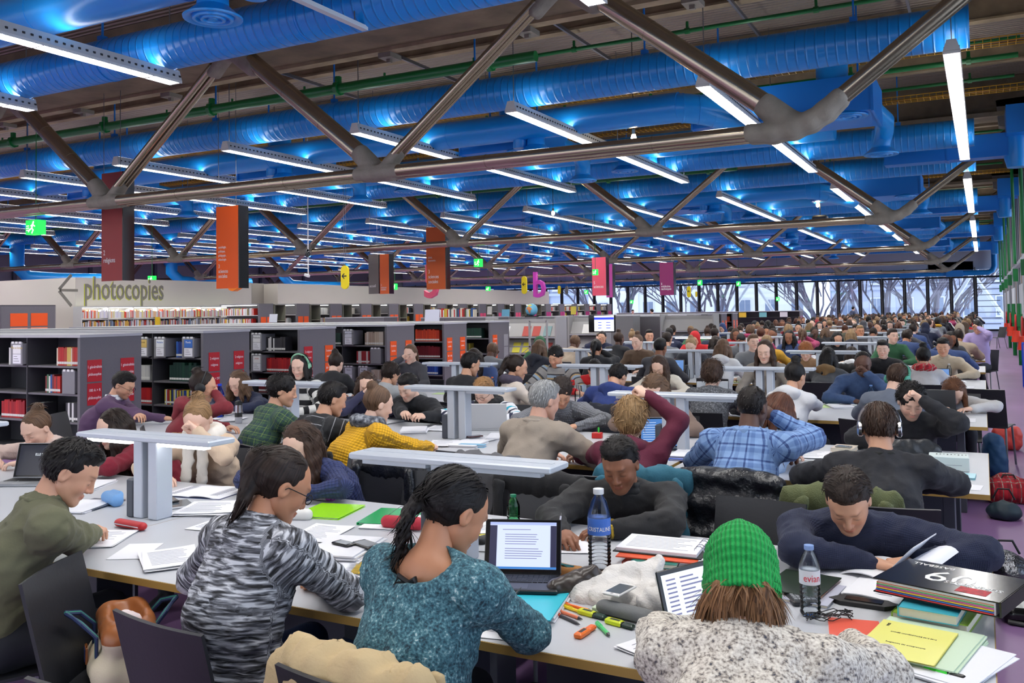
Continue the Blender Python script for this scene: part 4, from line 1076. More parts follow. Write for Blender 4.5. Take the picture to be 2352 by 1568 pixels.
def make_light(lit):
    t = empty('task_light')
    ps = MB().rbox(-.032, .032, -.05, .05, 0, .385, .006).mesh('post', alu)
    for x in (-.052, .052): link('post', ps, t, loc=(x, 0, 0))
    MB().rbox(-.475, .475, -.085, .085, .385, .412, .006).box(-.45, .45, -.012, .012, .412, .414).build('light_bar', alu, t)
    for s in (-1, 1): MB().box(min(s*.42, s*.1), max(s*.42, s*.1), -.06, -.02, .366, .386).build('tube', glow_task if lit else alu, t)
    MB().rbox(-.135, -.088, -.05, .05, 0, .19, .006).box(-.138, -.134, -.03, .03, .03, .08).box(-.138, -.134, -.03, .03, .11, .16).build('socket_box', panel_dk, t)
    return t
tb = make_table(); tl0 = make_light(False); tl1 = make_light(True)
first = True; f0 = f1 = True
for r, y in enumerate(ROWY):
    nmod = 4 if r < 9 else 4
    for k in range(nmod):
        x = -.0-MW_*k - (.03 if k else 0)
        o = tb if first else dup(tb); first = False
        o.location = (x, y, 0); tag(o, 'pale grey reading table, %s row, %s from the aisle' % (RN[r], ORD[k]), 'table', 'reading tables')
        lit = (r, k) in ((0, 1), (7, 1), (5, 2), (10, 0))
        if k == 0: lx = -1.93
        else: lx = -1.93-MW_*k
        if lx < -7: continue
        if lit: q = tl1 if f1 else dup(tl1); f1 = False
        else: q = tl0 if f0 else dup(tl0); f0 = False
        q.location = (lx, y+TD/2, TZ); tag(q, '%swhite T-shaped reading light, %s table row, %s from the aisle' % ('lit ' if lit else '', RN[r], ORD[k]), 'reading light', 'T-shaped reading lights')
def make_chair():
    t = empty('chair')
    def back(u, v):
        x = (u-.5)*.43; z = .43+v*.41
        return (x, -.20-.10*v-.025*math.cos((u-.5)*2.6)+.02, z)
    MB().sheet(back, 8, 6, .012).build('backrest', chair_m, t, True)
    def seat(u, v):
        x = (u-.5)*.43; y = -.2+v*.41
        return (x, y, .445-.012*math.cos((u-.5)*3)*math.sin(v*PI)-.03*max(0, v-.85)*3)
    MB().sheet(seat, 6, 6, .012).build('seat', chair_m, t, True)
    for sx in (-1, 1):
        MB().tube([(sx*.19, .15, .43), (sx*.21, .19, 0)], .011, 8).build('leg', leg_m, t, True)
        MB().tube([(sx*.19, -.17, .43), (sx*.21, -.26, 0)], .011, 8).build('leg', leg_m, t, True)
    MB().tube([(-.19, .15, .43), (.19, .15, .43)], .01, 6).tube([(-.19, -.17, .43), (.19, -.17, .43)], .01, 6).build('seat_frame', leg_m, t, True)
    return t
chair0 = make_chair(); CH0 = [True]
def put_chair(x, y, rz, label, simple=False):
    o = chair0 if CH0[0] else dup(chair0)
    CH0[0] = False
    o.location = (x, y, 0); o.rotation_euler = (0, 0, rz); tag(o, label, 'chair', 'black reading room chairs'); return o
# ================================================================== PEOPLE
def attr_mat(name, kind='plain', cols=None, sc=1., rough=.85, bump=.4, bs=60., sheen=.04):
    """cloth whose pattern follows the garment ('pc' = along, around, limb); colour from the object unless cols are given"""
    if name in MATS: return MATS[name]
    m = bpy.data.materials.new(name); m.use_nodes = True; MATS[name] = m
    nt = m.node_tree; b = nt.nodes['Principled BSDF']; b.inputs['Roughness'].default_value = rough; b.inputs['Sheen Weight'].default_value = sheen
    N = nt.nodes.new; Lk = nt.links.new
    oi = N('ShaderNodeObjectInfo'); at = N('ShaderNodeAttribute'); at.attribute_name = 'pc'; tc = N('ShaderNodeTexCoord')
    def noise(vec, s, det=3., dist=0):
        n = N('ShaderNodeTexNoise'); n.inputs['Scale'].default_value = s; n.inputs['Detail'].default_value = det; n.inputs['Distortion'].default_value = dist; Lk(vec, n.inputs['Vector']); return n.outputs['Fac']
    def vscale(vec, v):
        q = N('ShaderNodeVectorMath'); q.operation = 'MULTIPLY'; Lk(vec, q.inputs[0]); q.inputs[1].default_value = v; return q.outputs[0]
    def ramp(fac, stops, const=False):
        r = N('ShaderNodeValToRGB'); Lk(fac, r.inputs[0]); cr = r.color_ramp; cr.interpolation = 'CONSTANT' if const else 'LINEAR'
        while len(cr.elements) < len(stops): cr.elements.new(.5)
        for e, (p, c) in zip(cr.elements, stops): e.position = p; e.color = (*S(*c), 1)
        return r.outputs[0]
    def mth(op, a, b_=None, c=None):
        q = N('ShaderNodeMath'); q.operation = op
        for i, v in enumerate((a, b_, c)):
            if v is None: continue
            if isinstance(v, (int, float)): q.inputs[i].default_value = v
            else: Lk(v, q.inputs[i])
        return q.outputs[0]
    sep = N('ShaderNodeSeparateXYZ'); Lk(at.outputs['Vector'], sep.inputs[0]); ax, ay = sep.outputs[0], sep.outputs[1]
    hgt = None; col = None
    pcv = at.outputs['Vector']
    if kind == 'plain': col = oi.outputs['Color']; hgt = noise(tc.outputs['Object'], bs)
    elif kind == 'knit':
        w = mth('ADD', mth('ABSOLUTE', mth('SINE', mth('MULTIPLY', ax, bs*6))), mth('ABSOLUTE', mth('SINE', mth('MULTIPLY', ay, bs*6)))); hgt = w
        f = mth('MULTIPLY_ADD', w, .25, .7); q = N('ShaderNodeVectorMath'); q.operation = 'SCALE'; Lk(oi.outputs['Color'], q.inputs[0]); Lk(f, q.inputs['Scale']); col = q.outputs[0]
    elif kind == 'rib':
        w = mth('ABSOLUTE', mth('SINE', mth('MULTIPLY', ay, bs*3))); hgt = mth('ADD', w, mth('MULTIPLY', noise(tc.outputs['Object'], 300.), .4)); q = N('ShaderNodeVectorMath'); q.operation = 'SCALE'; Lk(oi.outputs['Color'], q.inputs[0]); Lk(mth('MULTIPLY_ADD', hgt, .45, .5), q.inputs['Scale']); col = q.outputs[0]
    elif kind == 'marl':
        f = noise(vscale(pcv, (90*sc, 14*sc, 1)), 1., 4, .6); hgt = f; col = ramp(f, cols)
    elif kind == 'boucle':
        f = noise(tc.outputs['Object'], 170*sc, 4); g = noise(tc.outputs['Object'], 60*sc, 2); f2 = mth('MULTIPLY_ADD', g, .35, mth('MULTIPLY', f, .65)); hgt = f; col = ramp(f2, cols)
    elif kind == 'stripe':
        f = mth('FRACT', mth('MULTIPLY', mth('ADD', ax, mth('MULTIPLY', noise(pcv, 6.), .006)), 1/sc)); col = ramp(f, cols, True); hgt = noise(tc.outputs['Object'], bs)
    elif kind == 'plaid':
        def lines(v, p, w, o=0.):
            fr = mth('FRACT', mth('MULTIPLY_ADD', v, 1/p, o)); return mth('LESS_THAN', fr, w)
        a1 = mth('ADD', mth('MULTIPLY', lines(ax, sc, .12), 1.), mth('MULTIPLY', lines(ax, sc, .3, .45), .35)); a2 = mth('ADD', mth('MULTIPLY', lines(ay, sc, .12), 1.), mth('MULTIPLY', lines(ay, sc, .3, .45), .35))
        f = mth('MULTIPLY', mth('ADD', a1, a2), .5); col = ramp(f, cols); hgt = noise(tc.outputs['Object'], bs)
    elif kind == 'denim':
        f = noise(tc.outputs['Object'], 260., 3); g = noise(tc.outputs['Object'], 9., 3); f2 = mth('MULTIPLY_ADD', g, .6, mth('MULTIPLY', f, .4)); col = ramp(f2, cols); hgt = f
    elif kind == 'hair':
        f = noise(vscale(pcv, (3., 170*sc, 170*sc)), 1., 4, .2); hgt = f
        f2 = mth('MAXIMUM', mth('MULTIPLY_ADD', f, 3.0, -.55), .12); q = N('ShaderNodeVectorMath'); q.operation = 'SCALE'; Lk(oi.outputs['Color'], q.inputs[0]); Lk(f2, q.inputs['Scale']); col = q.outputs[0]
    elif kind == 'skin':
        ta = N('ShaderNodeAttribute'); ta.attribute_name = 'tint'; q = N('ShaderNodeVectorMath'); q.operation = 'MULTIPLY'; Lk(oi.outputs['Color'], q.inputs[0]); Lk(ta.outputs['Color'], q.inputs[1]); col = q.outputs[0]
        hgt = noise(tc.outputs['Object'], 120.); b.inputs['Subsurface Weight'].default_value = 0
    Lk(col, b.inputs['Base Color'])
    if hgt is not None:
        bp = N('ShaderNodeBump'); bp.inputs['Strength'].default_value = bump; bp.inputs['Distance'].default_value = .004; Lk(hgt, bp.inputs['Height']); Lk(bp.outputs[0], b.inputs['Normal'])
    return m
M_plain = attr_mat('cloth_plain', bump=.25, bs=90)
M_knit = attr_mat('cloth_knit', 'knit', bs=28, bump=.8)
M_fine = attr_mat('cloth_fine_knit', 'knit', bs=70, bump=.35)
M_skin = attr_mat('skin', 'skin', rough=.5, bump=.05, sheen=.05)
M_hair = attr_mat('hair', 'hair', rough=.5, bump=.5, sheen=.0)
M_hair.node_tree.nodes['Principled BSDF'].inputs['Specular IOR Level'].default_value = .25
M_jean = attr_mat('denim_blue', 'denim', [(.3, (38, 56, 88)), (.6, (58, 82, 122)), (.8, (110, 134, 170))])
M_trou = attr_mat('trouser_dark', bump=.2, bs=50)
M_shoe = mat('shoe_dark', S(40, 40, 44), .5)
M_marlbw = attr_mat('marl_black_white', 'marl', [(.38, (24, 24, 28)), (.5, (110, 112, 120)), (.62, (205, 207, 214))], bump=.5)
M_teal = attr_mat('boucle_teal', 'boucle', [(.36, (22, 48, 62)), (.5, (58, 104, 118)), (.6, (96, 140, 150)), (.7, (205, 220, 222))], bump=1., sc=.8)
M_cream = attr_mat('boucle_cream', 'boucle', [(.34, (60, 64, 78)), (.42, (150, 140, 130)), (.5, (206, 198, 188)), (.66, (238, 232, 222))], bump=1., sc=.7)
M_heath = attr_mat('boucle_charcoal', 'boucle', [(.36, (34, 36, 40)), (.52, (80, 82, 88)), (.66, (150, 152, 158))], bump=.8)
M_stbk = attr_mat('stripe_black', 'stripe', [(0, (30, 31, 35)), (.9, (150, 152, 158))], sc=.062)
M_sttq = attr_mat('stripe_turquoise', 'stripe', [(0, (232, 232, 236)), (.34, (40, 170, 196)), (.56, (232, 232, 236)), (.8, (36, 42, 66))], sc=.17)
M_stgr = attr_mat('stripe_grey', 'stripe', [(0, (150, 148, 146)), (.35, (70, 68, 70)), (.5, (190, 160, 110)), (.6, (150, 170, 190)), (.8, (60, 60, 66)), (.9, (160, 156, 150))], sc=.16)
M_plb = attr_mat('plaid_blue', 'plaid', [(0, (128, 160, 206)), (.3, (94, 126, 180)), (.7, (44, 66, 118))], sc=.085, bump=.2)
M_plg = attr_mat('plaid_green', 'plaid', [(0, (36, 60, 66)), (.3, (58, 90, 62)), (.8, (110, 130, 70))], sc=.05, bump=.2)
M_den2 = attr_mat('denim_light', 'denim', [(.3, (100, 130, 175)), (.55, (150, 175, 210)), (.8, (190, 208, 230))])
M_den3 = attr_mat('denim_shirt', 'denim', [(.3, (40, 58, 92)), (.55, (58, 82, 122)), (.8, (92, 116, 156))])
M_beanie = attr_mat('beanie_green_rib', 'rib', bs=110, bump=.9)
M_red_t = attr_mat('scarf_red_tartan', 'plaid', [(0, (190, 30, 44)), (.4, (110, 20, 34)), (.8, (210, 190, 170))], sc=.07)
M_zeb = attr_mat('sweater_black_white', 'stripe', [(0, (228, 226, 220)), (.55, (26, 26, 28))], sc=.12)

def rotm(yaw, pitch, roll=0.):
    """head frame: +Y face, pitch > 0 looks down, yaw > 0 turns to the left"""
    return np.array(Matrix.Rotation(yaw, 3, 'Z') @ Matrix.Rotation(-pitch, 3, 'X') @ Matrix.Rotation(roll, 3, 'Y'))
# ---- head
HEADC = {}
def head_mesh(h, fem, beard=False):
    key = (h, fem, beard)
    if key in HEADC: return HEADC[key]
    j = .93 if fem else 1.
    P = [el((0, -.018, .035), (.076, .096, .092), k=.01), el((0, .03, .02), (.066, .066, .085), k=.03), el((0, .035, -.045), (.054*j, .052, .055), k=.03),
         rc((-.044*j, .01, -.045), (-.018*j, .072, -.086), .022, .018, k=.03), rc((.044*j, .01, -.045), (.018*j, .072, -.086), .022, .018, k=.03), el((0, .080, -.088), (.017, .016, .016), k=.02),
         el((-.038, .062, -.022), (.022, .022, .024), k=.025), el((.038, .062, -.022), (.022, .022, .024), k=.025),
         rc((-.03, .088, .034), (.03, .088, .034), .0085, k=.02),
         el((-.031, .098, .008), (.016, .018, .013), k=.012, cut=True), el((.031, .098, .008), (.016, .018, .013), k=.012, cut=True),
         el((-.031, .078, .006), (.0155, .0145, .0145), k=.004), el((.031, .078, .006), (.0155, .0145, .0145), k=.004),
         rc((0, .092, .022), (0, .112, -.022), .0075, .0105, k=.012), el((-.0125, .100, -.028), (.0095, .010, .008), k=.007), el((.0125, .100, -.028), (.0095, .010, .008), k=.007),
         el((0, .094, -.052), (.022, .010, .006), k=.006), el((0, .092, -.062), (.019, .011, .007), k=.006),
         rc((-.022, .104, -.0565), (.022, .104, -.0565), .0022, k=.003, cut=True)]
    for s in (-1, 1):
        P += [el((s*.077, -.008, -.002), (.010, .020, .031), k=.006), el((s*.085, -.002, .002), (.005, .010, .017), k=.004, cut=True)]
    V, F = sdf_mesh(P, h)
    x, y, z = V.T; T = np.ones((len(V), 4), np.float32)
    def blend(w, c):
        w = np.clip(w, 0, 1)[:, None]; T[:, :3] = T[:, :3]*(1-w)+np.array(c)*w
    ax = np.abs(x)
    blend(.5*np.exp(-(((ax-.038)/.02)**2+((z+.025)/.02)**2))*(y > .05), (1.05, .72, .68))
    blend(.45*np.exp(-((x/.014)**2+((z+.026)/.012)**2))*(y > .09), (1.02, .72, .68))
    blend(np.exp(-((x/.023)**4+((z+.057)/.0085)**4))*(y > .075)*.8, (.95, .50, .50))
    br = np.exp(-(((z-(.036-.10*(ax-.03)**2*10))/.0045)**2)-((ax-.031)/.019)**4)*(y > .055); blend(br*.85, (.25, .2, .17))
    la = np.exp(-(((z-.0015+.12*np.abs(ax-.031))/.0026)**2)-((ax-.031)/.0145)**4)*(y > .07); blend(la*.9, (.12, .1, .1))
    if beard: blend(.6*np.clip((-.035-z)/.02, 0, 1)*(y > .0)*(1-np.exp(-((x/.02)**4+((z+.057)/.007)**4))), (.42, .36, .33))
    HEADC[key] = (V, F, T); return HEADC[key]
# ---- hands
HANDC = {}
def hand_mesh(kind, h, side):
    key = (kind, h, side)
    if key in HANDC: return HANDC[key]
    curl = {'rest': (.35, .5, .35), 'flat': (.08, .15, .1), 'write': (.75, 1.0, .5), 'fist': (1.35, 1.5, .9), 'grip': (.6, .9, .6)}[kind]
    P = [el((0, .045, 0), (.040, .050, .0165), k=.012), rc((0, -.03, .0), (0, .02, 0), .026, .028, k=.02, flat=((0, 0, 1), .72))]
    for i, (x, y, L, r) in enumerate(((-.030, .088, .070, .0092), (-.010, .095, .079, .0095), (.011, .090, .072, .009), (.030, .078, .056, .0078))):
        P.append(rc((x*.5, .03, 0), (x, y, .002), .012, .0105, k=.008))
        p = np.array((x, y, .002)); a = 0.; sp = x*2.2 if kind in ('flat', 'rest') else x*.6
        for q, (fr, cu) in enumerate(zip((.45, .31, .24), curl)):
            a += cu*(1+.12*i) if kind != 'write' else cu*(.8+.2*i)
            d = np.array((math.sin(sp)*math.cos(a), math.cos(a), -math.sin(a))); n = p+d*L*fr
            P.append(rc(p, n, r*(1-.08*q), r*(1-.08*(q+1)), k=.0035)); p = n
    if kind in ('write', 'grip', 'fist'): th = [(-.028, .02, -.006), (-.044, .05, -.026), (-.03, .082, -.040), (-.015, .098, -.045)]
    else: th = [(-.028, .015, -.004), (-.05, .045, -.012), (-.056, .074, -.018), (-.053, .094, -.02)]
    for q in range(3): P.append(rc(th[q], th[q+1], (.0145, .0115, .010)[q], (.0115, .010, .0085)[q], k=.008 if q == 0 else .004))
    V, F = sdf_mesh(P, h)
    if side > 0: pass           # right hand: thumb to the left
    else: V = V*np.array((-1, 1, 1)); F = F[:, ::-1]
    HANDC[key] = (V, F); return HANDC[key]
def frame(d, up):
    d = d/np.linalg.norm(d); x = np.cross(d, up); x /= np.linalg.norm(x)+1e-9; return np.array([x, d, np.cross(x, d)])   # rows: X, Y, Z axes
def ik(s, w, l1, l2, hint):
    v = w-s; D = np.linalg.norm(v); D2 = min(D, (l1+l2)*.995)
    w = s+v/D*D2; a = (l1*l1-l2*l2+D2*D2)/(2*D2); hh = math.sqrt(max(0, l1*l1-a*a)); u = v/D
    hint = hint-(hint @ u)*u; hint /= np.linalg.norm(hint)+1e-9
    return s+u*a+hint*hh, w
TDIR = [np.array((0, 0, 1.))]
def limbs_pc(V, chains):
    """pattern coordinates: chains = list of (list of prims, start offset)"""
    best = np.full(len(V), 1e9); out = np.zeros((len(V), 3))
    for ci, (pr, off) in enumerate(chains):
        acc = off
        for p in pr:
            a, b = p['a'], p['b']; ab = b-a; L = np.linalg.norm(ab); t = np.clip(((V-a) @ ab)/(L*L), -.3-2.0*(ci == 0 and p is pr[0]), 1.0+2.0*(ci == 0 and p is pr[-1]))
            q = V-a-np.clip(t, 0, 1)[:, None]*ab; d = np.linalg.norm(q, axis=1)-(p['r1']+(p['r2']-p['r1'])*np.clip(t, 0, 1))
            u = ab/L; e1 = np.cross(u, (1, 0, 0)) if abs(u[0]) < .8 else np.cross(u, (0, 1, 0)); e1 /= np.linalg.norm(e1); e2 = np.cross(u, e1)
            th = np.arctan2(q @ e1, q @ e2); m = d < best
            best = np.where(m, d, best); out[m, 0] = (acc+t*L)[m] if ci else ((V-chains[0][0][0]['a']) @ TDIR[0])[m]; out[m, 1] = (th*max(p['r1'], .05))[m]; out[m, 2] = ci
            acc += L
    return out
# ---- hair, in the head frame; g = direction of gravity there
def hair_prims(style, g, L=.3, seed=1, solid=None):
    rnd = random.Random(seed); P = []; disp = None
    cap = dict(short=(.083, .103, .099), buzz=(.079, .099, .095), curly=(.090, .110, .108), afro=(.100, .118, .118))
    def base(k='short', up=0.):
        rx, ry, rz = cap[k]
        P.extend([el((0, -.018, .036), (rx, ry, rz+up), k=.012)])
    def cuts(low=-.055, fr=0.):
        P.extend([el((0, .108, -.035+fr), (.068, .070, .085), k=.012, cut=True), rc((-.06, .05, -.10), (.06, .05, -.10), .060, k=.015, cut=True), el((0, .02, -.135+(low+.055)), (.12, .115, .062), k=.015, cut=True),
                  el((-.086, .035, -.03), (.02, .045, .06), k=.01, cut=True), el((.086, .035, -.03), (.02, .045, .06), k=.01, cut=True)])
    gg = np.array(g, float)
    def lock(p, L_, r, out=(0, 0, 0), k=.025, taper=.6, wave=.0):
        p = np.array(p, float); o = np.array(out, float); n = 4
        for i in range(n):
            d = gg*(L_/n)+o*(L_/n)*(1-i/n)+wave*np.array((rnd.uniform(-1, 1), rnd.uniform(-1, 1), 0))
            q = p+d
            if solid is not None: q = solid(q, r*.6, L_/n*.6)
            P.append(rc(p, q, r*(1-(1-taper)*i/n), r*(1-(1-taper)*(i+1)/n), k=k)); p = q
        return p
    fr_ = .03
    if style == 'short': base(); P.append(el((0, .02, .105), (.058, .07, .032), k=.03)); cuts(); disp = lambda V: .0025*wob(V, 120)
    elif style == 'buzz': base('buzz'); cuts()
    elif style == 'curly': base('curly'); cuts(); disp = lambda V: .006*wob(V, 75)
    elif style == 'afro': base('afro'); cuts(); disp = lambda V: .005*wob(V, 90)
    elif style == 'mop': base('afro', .0); P.append(el((0, -.06, -.02), (.085, .06, .07), k=.03)); P.append(el((0, .108, -.02), (.066, .065, .085), k=.012, cut=True)); disp = lambda V: .007*wob(V, 60)
    elif style in ('bun', 'topbun'):
        base(); c = (0, -.085, .115) if style == 'bun' else (0, -.04, .15)
        P.append(el(c, (.042, .042, .038), k=.014)); cuts(); disp = lambda V: .003*wob(V, 90)
    elif style == 'ponytail':
        base(); cuts(); P.append(el((0, -.115, .05), (.022, .022, .022), k=.012)); e = lock((0, -.125, .045), L, .030, (0, -.5, 0), taper=.45, wave=.012); disp = lambda V: .0035*wob(V, 70)
    elif style == 'braid':
        base(); cuts(); p = np.array((-.03, -.105, .0)); n = 15
        for i in range(n):
            s = 1 if i % 2 else -1; q = p+gg*(.024)+np.array((-.004, -.014 if i < 4 else -.002, 0)); r = .024-.0009*i
            if solid is not None: q = solid(q, .014, .022)
            P.append(el(q+np.array((s*.011, 0, 0)), (r, r*.85, r*1.05), k=.004)); p = q
        e_ = p+gg*.07; e_ = solid(e_, .01) if solid is not None else e_; P.append(rc(p, e_, .012, .005, k=.01))
        for sx in np.linspace(-.06, .06, 5): pass
        disp = lambda V: .003*wob(V, 80)
    elif style in ('long', 'wavy', 'bob'):
        base(); P.append(el((0, .108, -.03), (.064, .070, .085), k=.012, cut=True)); LL = {'long': L, 'wavy': L*.85, 'bob': .12}[style]
        for s in (-1, 1):
            for (yy, zz) in ((.03, .02), (-.01, .0), (-.05, -.0)): lock((s*.078, yy, zz), LL, .022 if style != 'wavy' else .030, (s*.12, 0, 0), wave=.0 if style == 'long' else .012)
        for xx in (-.05, 0, .05): lock((xx, -.095, -.0), LL*1.05, .028, (0, -.15, 0), k=.03, wave=.0 if style == 'long' else .01)
        if style == 'wavy': disp = lambda V: .007*wob(V, 55)
        else: disp = lambda V: .002*wob(V*np.array((2.5, 2.5, .5)), 60)
    elif style == 'under':
        solid = None
        for s in (-1, 1):
            for (yy, zz) in ((.0, -.045), (-.035, -.05)): lock((s*.072, yy, zz), L, .024, (s*.1, 0, 0), wave=.008)
        for xx in (-.045, 0, .045): lock((xx, -.072, -.05), L, .028, (0, -.1, 0), k=.03, wave=.008)
        disp = lambda V: .005*wob(V*np.array((2, 2, .6)), 55)
    elif style == 'hood':
        P.append(el((0, -.03, .03), (.10, .12, .118), k=.02)); P.append(rc((0, -.05, -.06), (0, -.06, -.12), .09, .10, k=.04)); P.append(el((0, .12, -.02), (.075, .085, .095), k=.012, cut=True))
    elif style == 'beanie':
        P.extend([el((0, -.015, .055), (.096, .112, .118), k=.02), el((0, -.02, .16), (.03, .03, .028), k=.03), rc((0, -.018, -.035), (0, -.018, -.002), .097, .099, k=.004)])
        P.extend([el((0, -.03, -.137), (.14, .17, .088), k=.006, cut=True), el((0, .13, -.045), (.09, .06, .05), k=.01, cut=True)])
        disp = lambda V: .0022*np.sin(np.arctan2(V[:, 0], V[:, 1]+.015)*56)*np.clip(.2-V[:, 2], 0, .1)*10+.002*np.sin(V[:, 2]*260)
    return P, disp
def hair_pc(V, style):
    az = np.arctan2(V[:, 0], -(V[:, 1]+.0)); r = np.hypot(V[:, 0], V[:, 1])+.03
    return np.stack([V[:, 2], az*np.minimum(r, .09), V[:, 1]*0+.0], -1)
def strands(V, V2, F, pc, style, seed, n, C, Rh):
    """loose locks lying over the hair, joined to its mesh"""
    rg = np.random.RandomState(seed+7); nv = np.zeros_like(V2)
    fn = np.cross(V2[F[:, 1]]-V2[F[:, 0]], V2[F[:, 2]]-V2[F[:, 0]])
    for k in range(4): np.add.at(nv, F[:, k], fn)
    nv /= np.linalg.norm(nv, axis=1, keepdims=True)+1e-12
    pole = {'bun': (0, -.085, .115), 'topbun': (0, -.04, .15), 'ponytail': (0, -.115, .05), 'braid': (0, -.1, .0)}.get(style)
    okv = np.nonzero(~((V[:, 1] > .015) & (V[:, 2] < .10)) & ~((np.abs(V[:, 0]) < .09) & (V[:, 1] > -.02) & (V[:, 2] < .03)))[0]
    if len(okv) < 20: return V2, F, pc
    idx = rg.choice(okv, n); p = V2[idx].copy(); h = V[idx].copy(); nn = nv[idx]
    curl = {'curly': .9, 'afro': 1., 'mop': .7, 'wavy': .35}.get(style, .06); seg = 4
    st = {'short': .008, 'buzz': .004, 'curly': .010, 'afro': .008}.get(style, .017)
    if pole is not None:
        tgt = np.array(pole); d0 = np.where((h[:, 2] > -.04)[:, None], tgt-h, np.array((0, -.02, -1.))); d0 = d0 @ Rh.T
    else:
        cr = np.array((0, -.03, .135)); d0 = (h-cr)*np.where(h[:, 1:2] > .0, np.array((1, -.3, .2)), np.array((1, 1, 1.))) @ Rh.T; low = h[:, 2] < .0
        d0[low] = np.array((0, 0, -1.))
    d0 = d0+rg.normal(size=d0.shape)*curl*np.linalg.norm(d0, axis=1, keepdims=True)
    pts = []; r0 = np.linalg.norm(p-C, axis=1, keepdims=True)
    q = p-nn*.002
    for i in range(seg+1):
        pts.append(q.copy())
        t = d0-(np.sum(d0*nn, 1, keepdims=True))*nn; t /= np.linalg.norm(t, axis=1, keepdims=True)+1e-9
        q = q+t*st+nn*(.0026 if i < 1 else .0002 if i < 2 else -.0012)*(1+1.2*(curl > .3))+rg.normal(size=q.shape)*.0007*(1+4*curl)
        rq = np.linalg.norm(q-C, axis=1, keepdims=True); hd_ = (h[:, 2:3] > -.03); q = np.where(hd_, C+(q-C)*(r0+(.003 if i < 3 else .0005)*(1+1.5*(curl > .3)))/rq, q)
        d0 = d0+rg.normal(size=d0.shape)*.25*curl*np.linalg.norm(d0, axis=1, keepdims=True)
    w = np.cross(t, nn); w /= np.linalg.norm(w, axis=1, keepdims=True)+1e-9; wd = (.0012+.0022*rg.rand(n))[:, None]
    out, of, op = [], [], []; base = len(V2); rr = rg.rand(n)*3
    for i, q in enumerate(pts):
        f_ = (1, 1, .8, .55, .15)[i]
        out += [q-w*wd*f_, q+w*wd*f_]; op += [np.stack([np.full(n, .02*i), rr, rr], 1)]*2
    for i in range(seg):
        a = base+2*i*n+np.arange(n); b_ = a+n; c = a+2*n; d = a+3*n
        of.append(np.stack([a, c, d, b_], 1))
    return np.vstack([V2]+out), np.vstack([F]+of), np.vstack([pc]+op)
ARM1, ARM2 = .285, .25
def build_person(name, C, look=(0, .6, 0), sit=1, hair=('short', .3), fem=False, lod=1, hands=('write', 'rest'), wr=None, wl=None, topmat=None, topcol=(60, 60, 70), skin=(214, 168, 140), haircol=(50, 36, 28), troumat=None, troucol=(36, 38, 46),
                 hood=None, scarf=None, collar=None, beard=False, bulk=1., stand=False, haircol2=None, neck=None, seed=0, elb=.0):
    """person with the head centre at C in the own frame (facing +Y, origin on the floor under the hips at x=C.x)"""
    hh = {0: .0056, 1: .0086, 2: .0115}[lod]; hc = {0: .0125, 1: .0185, 2: .024}[lod]; hd = {0: .0042, 1: .0062, 2: .0095}[lod]
    C = np.array(C, float); Rh = rotm(look[0], look[1], look[2])
    N = C+Rh @ np.array((0, -.035, -.085))+np.array((0, -.015, -.075))
    hz = .52 if not stand else .93
    TL = .50*(.96 if fem else 1.02)
    dz = min(N[2]-hz, TL*.985); hy = N[1]-math.sqrt(max(TL*TL-dz*dz, 0)); H = np.array((C[0]*0.0+N[0]*.6, hy, hz)) if not stand else np.array((N[0], N[1]-math.sqrt(max(TL*TL-dz*dz, 0)), N[2]-dz))
    if stand: hz = H[2]
    off = np.array((0, H[1], 0)); C = C-off; N = N-off; H = H-off
    sp = N-H; u = sp/np.linalg.norm(sp); back = np.array((0, -1, 0))-(-u[1])*u*1.0; back = np.array((0, -u[2], u[1])); 
    M = (H+N)/2+back*.045; lat = np.array((1, 0, 0.)); sw = (.155 if fem else .18)*bulk
    g = .008+.004*(bulk > 1)
    Sh = [N-u*.055+lat*s*sw+np.array((0, .02, 0)) for s in (-1, 1)]
    tz = TZ+.03 if not stand else TZ+.05
    defW = [np.array((-.16, N[1]+.28, tz+.02)), np.array((.13, N[1]+.30, tz+.02))]
    W = []
    for i, w in enumerate((wl, wr)):
        if w is None: w = defW[i]+np.array((N[0], 0, 0))
        else:
            w = np.array(w, float)
            if len(w) == 4: w = C+w[:3]
            else: w = w-off if not isinstance(w, str) else w
        W.append(w)
    E = []
    for i, s in enumerate((-1, 1)):
        for hz_ in (-.75, -.5, -.3, -.12, .05, .2, .4):
            e, w = ik(Sh[i], W[i], ARM1*(.93 if fem else 1), ARM2*(.93 if fem else 1), np.array((s*(.9+elb), -.15, hz_)))
            if stand or e[2] > TZ+.055: break
        E.append(e); W[i] = w
    b = bulk
    tor = [rc(H+(0, .0, .02), M, .125*b, .118*b, k=.05, flat=((0, 1, 0), .82)), rc(M, N-u*.1, .118*b, .112*b, k=.05, flat=((0, 1, 0), .78))]
    T = [rc(H, M, .105*b, .108*b, k=.05), rc(M, N-u*.09, .108*b, .095*b, k=.05)]
    for s in (-1, 1):
        T += [rc(H+lat*s*.055+(0, 0, .0), M+lat*s*.05, .105*b, .10*b, k=.05), rc(M+lat*s*.05, N-u*.12+lat*s*.075, .10*b, .088*b, k=.05)]
    T += [rc(Sh[0], N-u*.02+(0, .0, 0), .066*b, .068, k=.05), rc(Sh[1], N-u*.02, .066*b, .068, k=.05), el(N-u*.02+(0, .0, 0), (.075, .065, .05), k=.04)]
    if fem: T += [el(M+lat*s*.075+u*.06-back*.085, (.06, .055, .06), k=.05) for s in (-1, 1)]
    A = []
    for i in (0, 1):
        wd = W[i]-E[i]; wd /= np.linalg.norm(wd)
        A.append([rc(Sh[i], E[i], (.058 if fem else .063)*b, (.046 if fem else .052)*b, k=.035), rc(E[i], W[i]-wd*.0, (.046 if fem else .052)*b, .033+.004*(b > 1), k=.03)])
